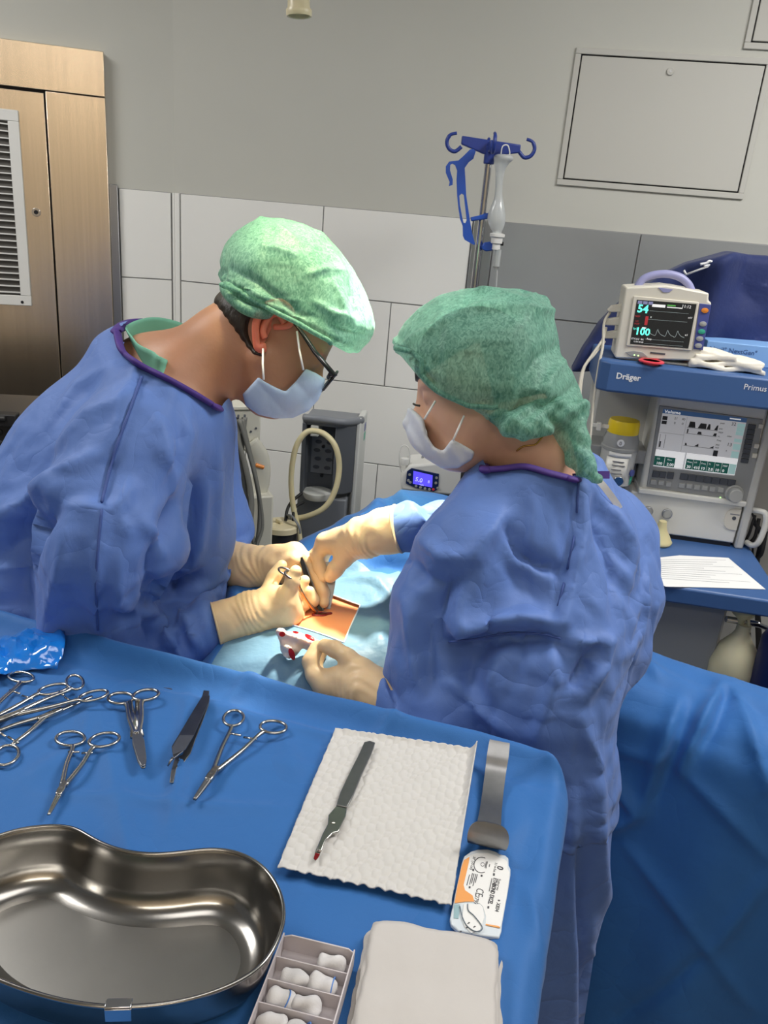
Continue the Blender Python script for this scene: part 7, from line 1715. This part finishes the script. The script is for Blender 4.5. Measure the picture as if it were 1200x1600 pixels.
def pin_wom(V): return (np.linalg.norm(V - D(614, 1097, 1.20), axis=1) < .06) | (np.linalg.norm(V - D(630, 826, 1.365), axis=1) < .055) | near_loop(V, NB_W, .04) | (V[:, 2] < 0.80)
wfolds = [([(903, 757), (899, 826), (884, 900), (864, 971)], -9, 7), ([(915, 765), (910, 830), (895, 905), (880, 975)], 9, 9), ([(784, 806), (750, 850), (715, 910)], 12, 12), ([(792, 826), (815, 864), (850, 882), (887, 891)], -14, 9), ([(795, 880), (825, 915), (850, 955)], -13, 30), ([(790, 840), (812, 876), (850, 895)], 7, 7), ([(730, 890), (700, 925), (688, 960), (690, 1000)], -22, 14), ([(722, 925), (712, 960), (718, 990)], 14, 14),
    ([(700, 1010), (745, 1006), (790, 998), (840, 998), (878, 1006)], -20, 14), ([(705, 980), (760, 972), (820, 965), (870, 972)], 18, 16), ([(930, 780), (940, 830), (950, 880)], -9, 8), ([(960, 800), (978, 850), (985, 915)], 12, 10), ([(940, 800), (960, 870), (965, 960)], -10, 8), ([(876, 1000), (915, 1003), (949, 1000)], 10, 6), ([(949, 1000), (935, 1045), (912, 1086)], 12, 7), ([(930, 1010), (915, 1045), (895, 1075)], -12, 8), ([(861, 1005), (866, 1063), (838, 1151)], 10, 8), ([(790, 1005), (770, 1060), (775, 1100)], 8, 8), ([(750, 1005), (735, 1050), (730, 1090)], -8, 8), ([(815, 1000), (812, 1030), (800, 1060)], -6, 5), ([(700, 1060), (740, 1100), (790, 1140)], 10, 10),
    ([(640, 870), (655, 900), (690, 915)], -10, 7), ([(660, 845), (690, 870), (720, 870)], 8, 8), ([(635, 940), (645, 1000), (650, 1060)], 8, 8), ([(665, 950), (668, 1010), (675, 1070)], -10, 8), ([(830, 760), (835, 800), (825, 850)], 4, 7), ([(870, 760), (872, 800), (880, 850)], -4, 6), ([(905, 1120), (930, 1190), (925, 1290)], 9, 10), ([(908, 1330), (912, 1420), (918, 1500), (915, 1640)], -16, 10), ([(935, 1230), (938, 1350), (946, 1450), (945, 1620)], 9, 10), ([(925, 1440), (920, 1480), (930, 1500)], 8, 6), ([(895, 1220), (893, 1340), (900, 1640)], 6, 10), ([(1005, 880), (1000, 950), (985, 1030)], 10, 8)]
gw_, gwX = build_gown(wom, wom_gown, (-.14, .76, 0.04), (.66, 1.62, 1.36), 0.0150, 1.09, 60, 5, wfolds, ([(757, 733), (785, 731), (820, 728), (858, 738), (900, 748), (915, 735), (890, 680), (840, 640), (750, 690)], 1.33), pinf=pin_wom)
nbw = surf_at(gwX, crom([(757, 734), (785, 732), (820, 729), (858, 739), (898, 749)], 6), 0.002)
nbw = crom(nbw[::2] + [D(914, 742, 1.27), D(885, 715, 1.33), D(820, 700, 1.34), D(765, 715, 1.28)], 4, True)
bw = obj('neck_band', G().tube(nbw, 0.0085, 10, closed=True, flat=0.5), 'purple_band', wom, True, smooth=180, label='purple neck binding')
obj('neck_tie', ribbon(crom([D(895, 746, 1.175), D(915, 744, 1.165), D(935, 742, 1.165), D(952, 742, 1.170)], 5), [0.011] * 16, cU, 0.002), 'purple_band', bw, True, smooth=60)
obj('neck_tie', ribbon(crom([D(898, 742, 1.190), D(898, 725, 1.210), D(895, 705, 1.230), D(893, 690, 1.250)], 5), np.linspace(.012, .009, 16), cR, 0.002), 'purple_band', bw, True, smooth=60)
obj('white_tie', ribbon(crom([D(930, 745, 1.165), D(945, 762, 1.168), D(962, 785, 1.180), D(968, 795, 1.185)], 5), [0.010] * 16, cR * .8 + cU * .5, 0.0015), 'elastic_white', wom, True, smooth=60, label='white fabric tie')
obj('scrub_collar', G().tube(crom([D(868, 735, 1.220), D(880, 712, 1.225), D(893, 698, 1.250), D(880, 690, 1.300), D(850, 715, 1.300), D(846, 735, 1.250)], 6, True), 0.010, 10, closed=True, flat=1.2), 'scrub_green', wom, True, smooth=180, label='mint scrub collar')
obj('back_seam', G().tube(surf_at(gwX, crom([(904, 752), (899, 826), (884, 900), (866, 968)], 6), 0.003), 0.0017, 6), 'seam_blue', gw_, True, smooth=180)
obj('waist_seam', G().tube(surf_at(gwX, crom([(702, 1003), (745, 998), (790, 990), (840, 990), (876, 998)], 6), 0.002), 0.0014, 6), 'seam_blue', gw_, True, smooth=180)

# cap
wcap_poly = [(617, 545), (619, 520), (632, 496), (655, 473), (688, 453), (725, 443), (770, 441), (815, 442), (858, 454), (866, 480), (874, 520), (880, 555), (896, 572), (908, 600), (917, 632), (912, 646), (880, 650), (840, 660), (800, 668), (770, 672), (720, 668), (660, 640), (626, 600)]
def wom_cap(p):
    c = wE - ws_ * wside * 0.070
    d = inflate(p, wcap_poly, 1.20, .115, .085)
    d = smin(d, ell(p, c + wu * 0.060 - wf_ * 0.006, (.108, .088, .092), np.stack([wf_, ws_, wu], -1)), 0.02)
    cut = smax(line_cut(p, (617, 545), (690, 632), 1.2) * -1 * -1, line_cut(p, (660, 607), (780, 660), 1.2), 0.01)
    return smax(d, cut, 0.008)
uV, uF = sdf_mesh(wom_cap, (-.06, .98, 1.24), (.36, 1.40, 1.62), 0.0085, 2.6)
upos = np.maximum(line_cut(uV, (617, 545), (690, 632), 1.2), line_cut(uV, (660, 607), (780, 660), 1.2))
uX = relax_cloth(uV, uF, lambda p: wom_cap(p) + 0.016, pin=upos > -0.008, excess=1.06, iters=40, g=0.0003, gap=0.001, seed=8, keepw=0.03, noise=0.004, bend=0.10)
uX, uF = refine(uX, uF)
uX = press_folds(uX, uF, [([(622, 548), (650, 528), (680, 512), (690, 492)], 6, 5), ([(690, 505), (720, 490), (752, 480), (790, 470)], 5, 4), ([(752, 483), (800, 482), (870, 486)], 6, 5), ([(690, 500), (684, 540), (686, 580)], -3, 6), ([(750, 450), (790, 462), (845, 478)], 4, 4), ([(845, 448), (830, 465), (825, 480)], 4, 4), ([(875, 540), (840, 560), (815, 600), (810, 630)], -5, 8), ([(885, 560), (860, 590), (850, 630)], 5, 8), ([(820, 612), (790, 640), (760, 652)], 5, 5), ([(700, 640), (740, 635), (790, 620)], -3, 6), ([(735, 470), (715, 485), (705, 500)], -4, 4), ([(660, 490), (690, 470), (730, 462)], 3, 5), ([(800, 440), (820, 455), (860, 462)], -3, 5), ([(905, 600), (880, 620), (850, 640)], -5, 6)], wmin=5, gain=1.6)
wc_ = obj('surgical_cap', (uX, uF), 'cap_nonwoven', wom, True, smooth=180, label='mint green bouffant cap knotted at the nape')
def wom_knot(p):
    def Cn(pts, k=0.008): P, r = J(pts); return chain(p, P, r, k)
    d = Cn([(780, 655, 1.12, .012), (800, 660, 1.11, .018), (825, 655, 1.115, .020), (850, 650, 1.13, .018), (885, 652, 1.15, .016)])
    d = smin(d, Cn([(795, 668, 1.10, .012), (815, 668, 1.10, .016), (845, 668, 1.11, .014), (855, 672, 1.12, .007)]), 0.008)
    d = smin(d, Cn([(820, 650, 1.12, .012), (865, 640, 1.13, .018), (905, 640, 1.16, .014), (916, 636, 1.18, .008)]), 0.008)
    d = smin(d, Cn([(870, 655, 1.15, .016), (895, 665, 1.155, .014), (908, 685, 1.15, .014), (912, 712, 1.14, .012), (922, 738, 1.125, .010), (940, 752, 1.115, .004)]), 0.008)
    d = smin(d, Cn([(875, 660, 1.16, .014), (890, 690, 1.16, .016), (900, 720, 1.15, .012), (905, 738, 1.14, .006)]), 0.008)
    q = proj(p); return d - 0.0022 * np.sin(q[:, 0] * 0.16 + q[:, 1] * .13 + 2 * np.sin(q[:, 1] * .05)) - 0.0010 * np.sin(q[:, 1] * 0.22 - q[:, 0] * .17)
nV, nF = sdf_mesh(wom_knot, (.10, .98, 1.20), (.42, 1.25, 1.46), 0.0036, 2.0)
obj('cap_knot', (nV, nF), 'cap_nonwoven', wc_, True, smooth=180)
hem = [(617, 546), (632, 580), (655, 604), (682, 624), (712, 642), (745, 655), (782, 660)]
obj('cap_hem', G().tube(cap_edge(hem, wom_cap, 1.10), 0.0038, 8), 'cap_nonwoven', wc_, True, smooth=180)
# hair at nape and brow
def wom_hair(p):
    d = head_sdf(p, wE, wf_, wu, ws_, wside, wneck, .86) - 0.004; c = wE - ws_ * wside * 0.07; q = p - c
    return smax(d, np.minimum(np.maximum(q @ wf_ + 0.012, -(q @ wu + 0.030)), 0.058 - q @ wu - 0.25 * (q @ wf_)), 0.008)
rV, rF = sdf_mesh(wom_hair, (-.06, .98, 1.2), (.36, 1.40, 1.62), 0.005, 2.0)
obj('hair', (rV, rF), 'hair_dark', wom, True, smooth=180)
# mask
wm_poly = [(624, 640), (638, 634), (652, 645), (662, 655), (667, 680), (678, 698), (692, 705), (706, 686), (722, 694), (742, 706), (738, 718), (715, 732), (690, 732), (664, 716), (642, 696), (624, 672), (620, 655)]
def wom_mask(p):
    c = wE - ws_ * wside * 0.062; Rm = np.stack([wf_, ws_, wu], -1)
    hd = head_sdf(p, wE, wf_, wu, ws_, wside, wneck, .86)
    face = np.minimum(ell(p, c + wf_ * 0.048 - wu * 0.044, (.070, .060, .068), Rm), hd - 0.006); q = proj(p)
    return smax(sd_poly(q * (1.17 / FPX), np.array(wm_poly) * 1.17 / FPX), face - 0.002 - 0.0018 * np.sin((q[:, 0] * .75 - q[:, 1] * .45) * 0.3), 0.006)
xV, xF = sdf_mesh(wom_mask, (-.06, 1.0, 1.18), (.22, 1.36, 1.42), 0.0034, 2.2)
wk = obj('face_mask', (xV, xF), 'mask_white', wom, True, smooth=180, label='pale white surgical mask')
for a, b in (((680, 627), (663, 655)), ((725, 650), (708, 688))):
    obj('ear_loop', G().tube([D(*a, 1.128), D((a[0] + b[0]) / 2, (a[1] + b[1]) / 2, 1.122), D(*b, 1.120)], 0.0016, 8), 'elastic_white', wk, True, smooth=180)
obj('eyelashes', G().tube(crom([D(646, 631, 1.165), D(650, 633, 1.152), D(656, 634, 1.147)], 4), 0.0016, 6), 'hair_dark', wom, True, smooth=180)
def wbs(p): return wom_body(p)
nk = on_surface(wbs, crom([D(812, 715, 1.10), D(830, 705, 1.10), D(850, 693, 1.11), D(864, 676, 1.12)], 6), 0.0012)
obj('necklace', G().tube(nk, 0.0012, 6), 'gold_chain', wom, True, smooth=180, label='thin gold chain')

glove(wom, [(624, 826, 1.357, .0405), (600, 830, 1.365, .036), (566, 840, 1.38, .029)], [(534, 846, 1.405, .0185), (512, 848, 1.425, .0145), (545, 850, 1.392, .020)],
      [[(548, 858, 1.385, .0165), (536, 874, 1.39, .0148), (525, 888, 1.395, .0140), (516, 900, 1.40, .0120)],
       [(508, 850, 1.42, .0145), (496, 868, 1.425, .0125), (499, 888, 1.42, .0115), (505, 902, 1.415, .0100)],
       [(508, 848, 1.44, .014), (491, 870, 1.45, .0122), (494, 892, 1.445, .0112), (500, 906, 1.435, .0098)],
       [(514, 846, 1.46, .013), (496, 868, 1.475, .0115), (498, 892, 1.47, .0105)],
       [(522, 846, 1.475, .012), (505, 868, 1.49, .0105), (506, 888, 1.485, .0092)]], 'cream latex glove on the assistant\'s far hand')
glove(wom, [(618, 1100, 1.19, .033), (592, 1086, 1.197, .032), (570, 1072, 1.205, .029)], [(540, 1068, 1.22, .0210), (512, 1070, 1.225, .0175), (562, 1052, 1.212, .0175)],
      [[(508, 1072, 1.222, .0150), (492, 1056, 1.225, .0128), (485, 1033, 1.235, .0120), (496, 1010, 1.248, .0102)],
       [(508, 1068, 1.245, .0140), (494, 1052, 1.255, .0120), (492, 1034, 1.262, .0112), (503, 1018, 1.266, .0098)],
       [(560, 1046, 1.208, .0160), (543, 1027, 1.214, .0138), (524, 1015, 1.224, .0125), (507, 1009, 1.238, .0105)],
       [(515, 1070, 1.262, .0130), (504, 1056, 1.275, .0112), (514, 1040, 1.28, .0100)],
       [(528, 1070, 1.27, .0120), (520, 1056, 1.283, .0105), (530, 1044, 1.285, .0092)]], 'cream latex glove on the assistant\'s near hand')
# retractor in the far hand
hr = thing('held_retractor', 'flat steel retractor held by the assistant in the incision', 'retractor', tuple(D(510, 930, 1.41)))
obj('strip', ribbon(crom([D(517, 878, 1.425), D(516, 905, 1.422), D(512, 930, 1.418), D(507, 952, 1.412), D(503, 962, 1.406), D(503, 972, 1.41)], 6), [0.0195] * 31, cR, 0.002), 'instrument_satin', hr, True, smooth=60)

# bloody gauze held in the near hand
gz_poly = [(430, 987), (434, 981), (443, 981), (448, 987), (462, 986), (480, 992), (498, 1000), (508, 1006), (505, 1016), (494, 1022), (486, 1018), (472, 1013), (464, 1024), (452, 1030), (443, 1026), (438, 1016), (437, 1003)]
mat('gauze_wet', s2l(244, 226, 212), 0.7, sss=0.1, bump=[(60, 0.5, 0.006), (900, 0.25, 0.0006)], var=(30, 0.04)); mat('blood_red', s2l(196, 30, 34), 0.4, var=(60, 0.2))
def gz(p):
    q = proj(p); lift = 0.006 * np.sin(q[:, 0] * 0.16 + q[:, 1] * .1) + 0.004 * np.sin(q[:, 1] * .3 - q[:, 0] * .12)
    return inflate(p, gz_poly, 1.262, .0085, .010, lift)
zV, zF = sdf_mesh(gz, np.min([D(a, b, c) for a, b in gz_poly for c in (1.23, 1.30)], 0) - .01, np.max([D(a, b, c) for a, b in gz_poly for c in (1.23, 1.30)], 0) + .01, 0.0026, 2.6)
gzt = thing('bloody_gauze', 'crumpled white gauze with red blood stains in the assistant\'s near hand', 'gauze', tuple(D(465, 1005, 1.262)))
gzo = obj('gauze', (zV, zF), 'gauze_wet', gzt, True, smooth=180)
for (x_, y_, a_, b_, an) in ((456, 1022, 4.5, 10, -20), (484, 996, 9, 3.5, 30), (462, 988, 5, 2, 10), (488, 1015, 3, 5, 10), (441, 991, 5, 4, 0)):
    ring = [(x_ + a_ * math.cos(t) * math.cos(R_(an)) - b_ * math.sin(t) * math.sin(R_(an)), y_ + a_ * math.cos(t) * math.sin(R_(an)) + b_ * math.sin(t) * math.cos(R_(an))) for t in np.linspace(0, 2 * math.pi, 15)[:-1]]
    rr = surf_at(zV, ring + [(x_, y_)], 0.0022)
    obj('blood_stain', G().add(rr, [(i, (i + 1) % 14, 14) for i in range(14)]), 'blood_red', gzo, True, smooth=180)
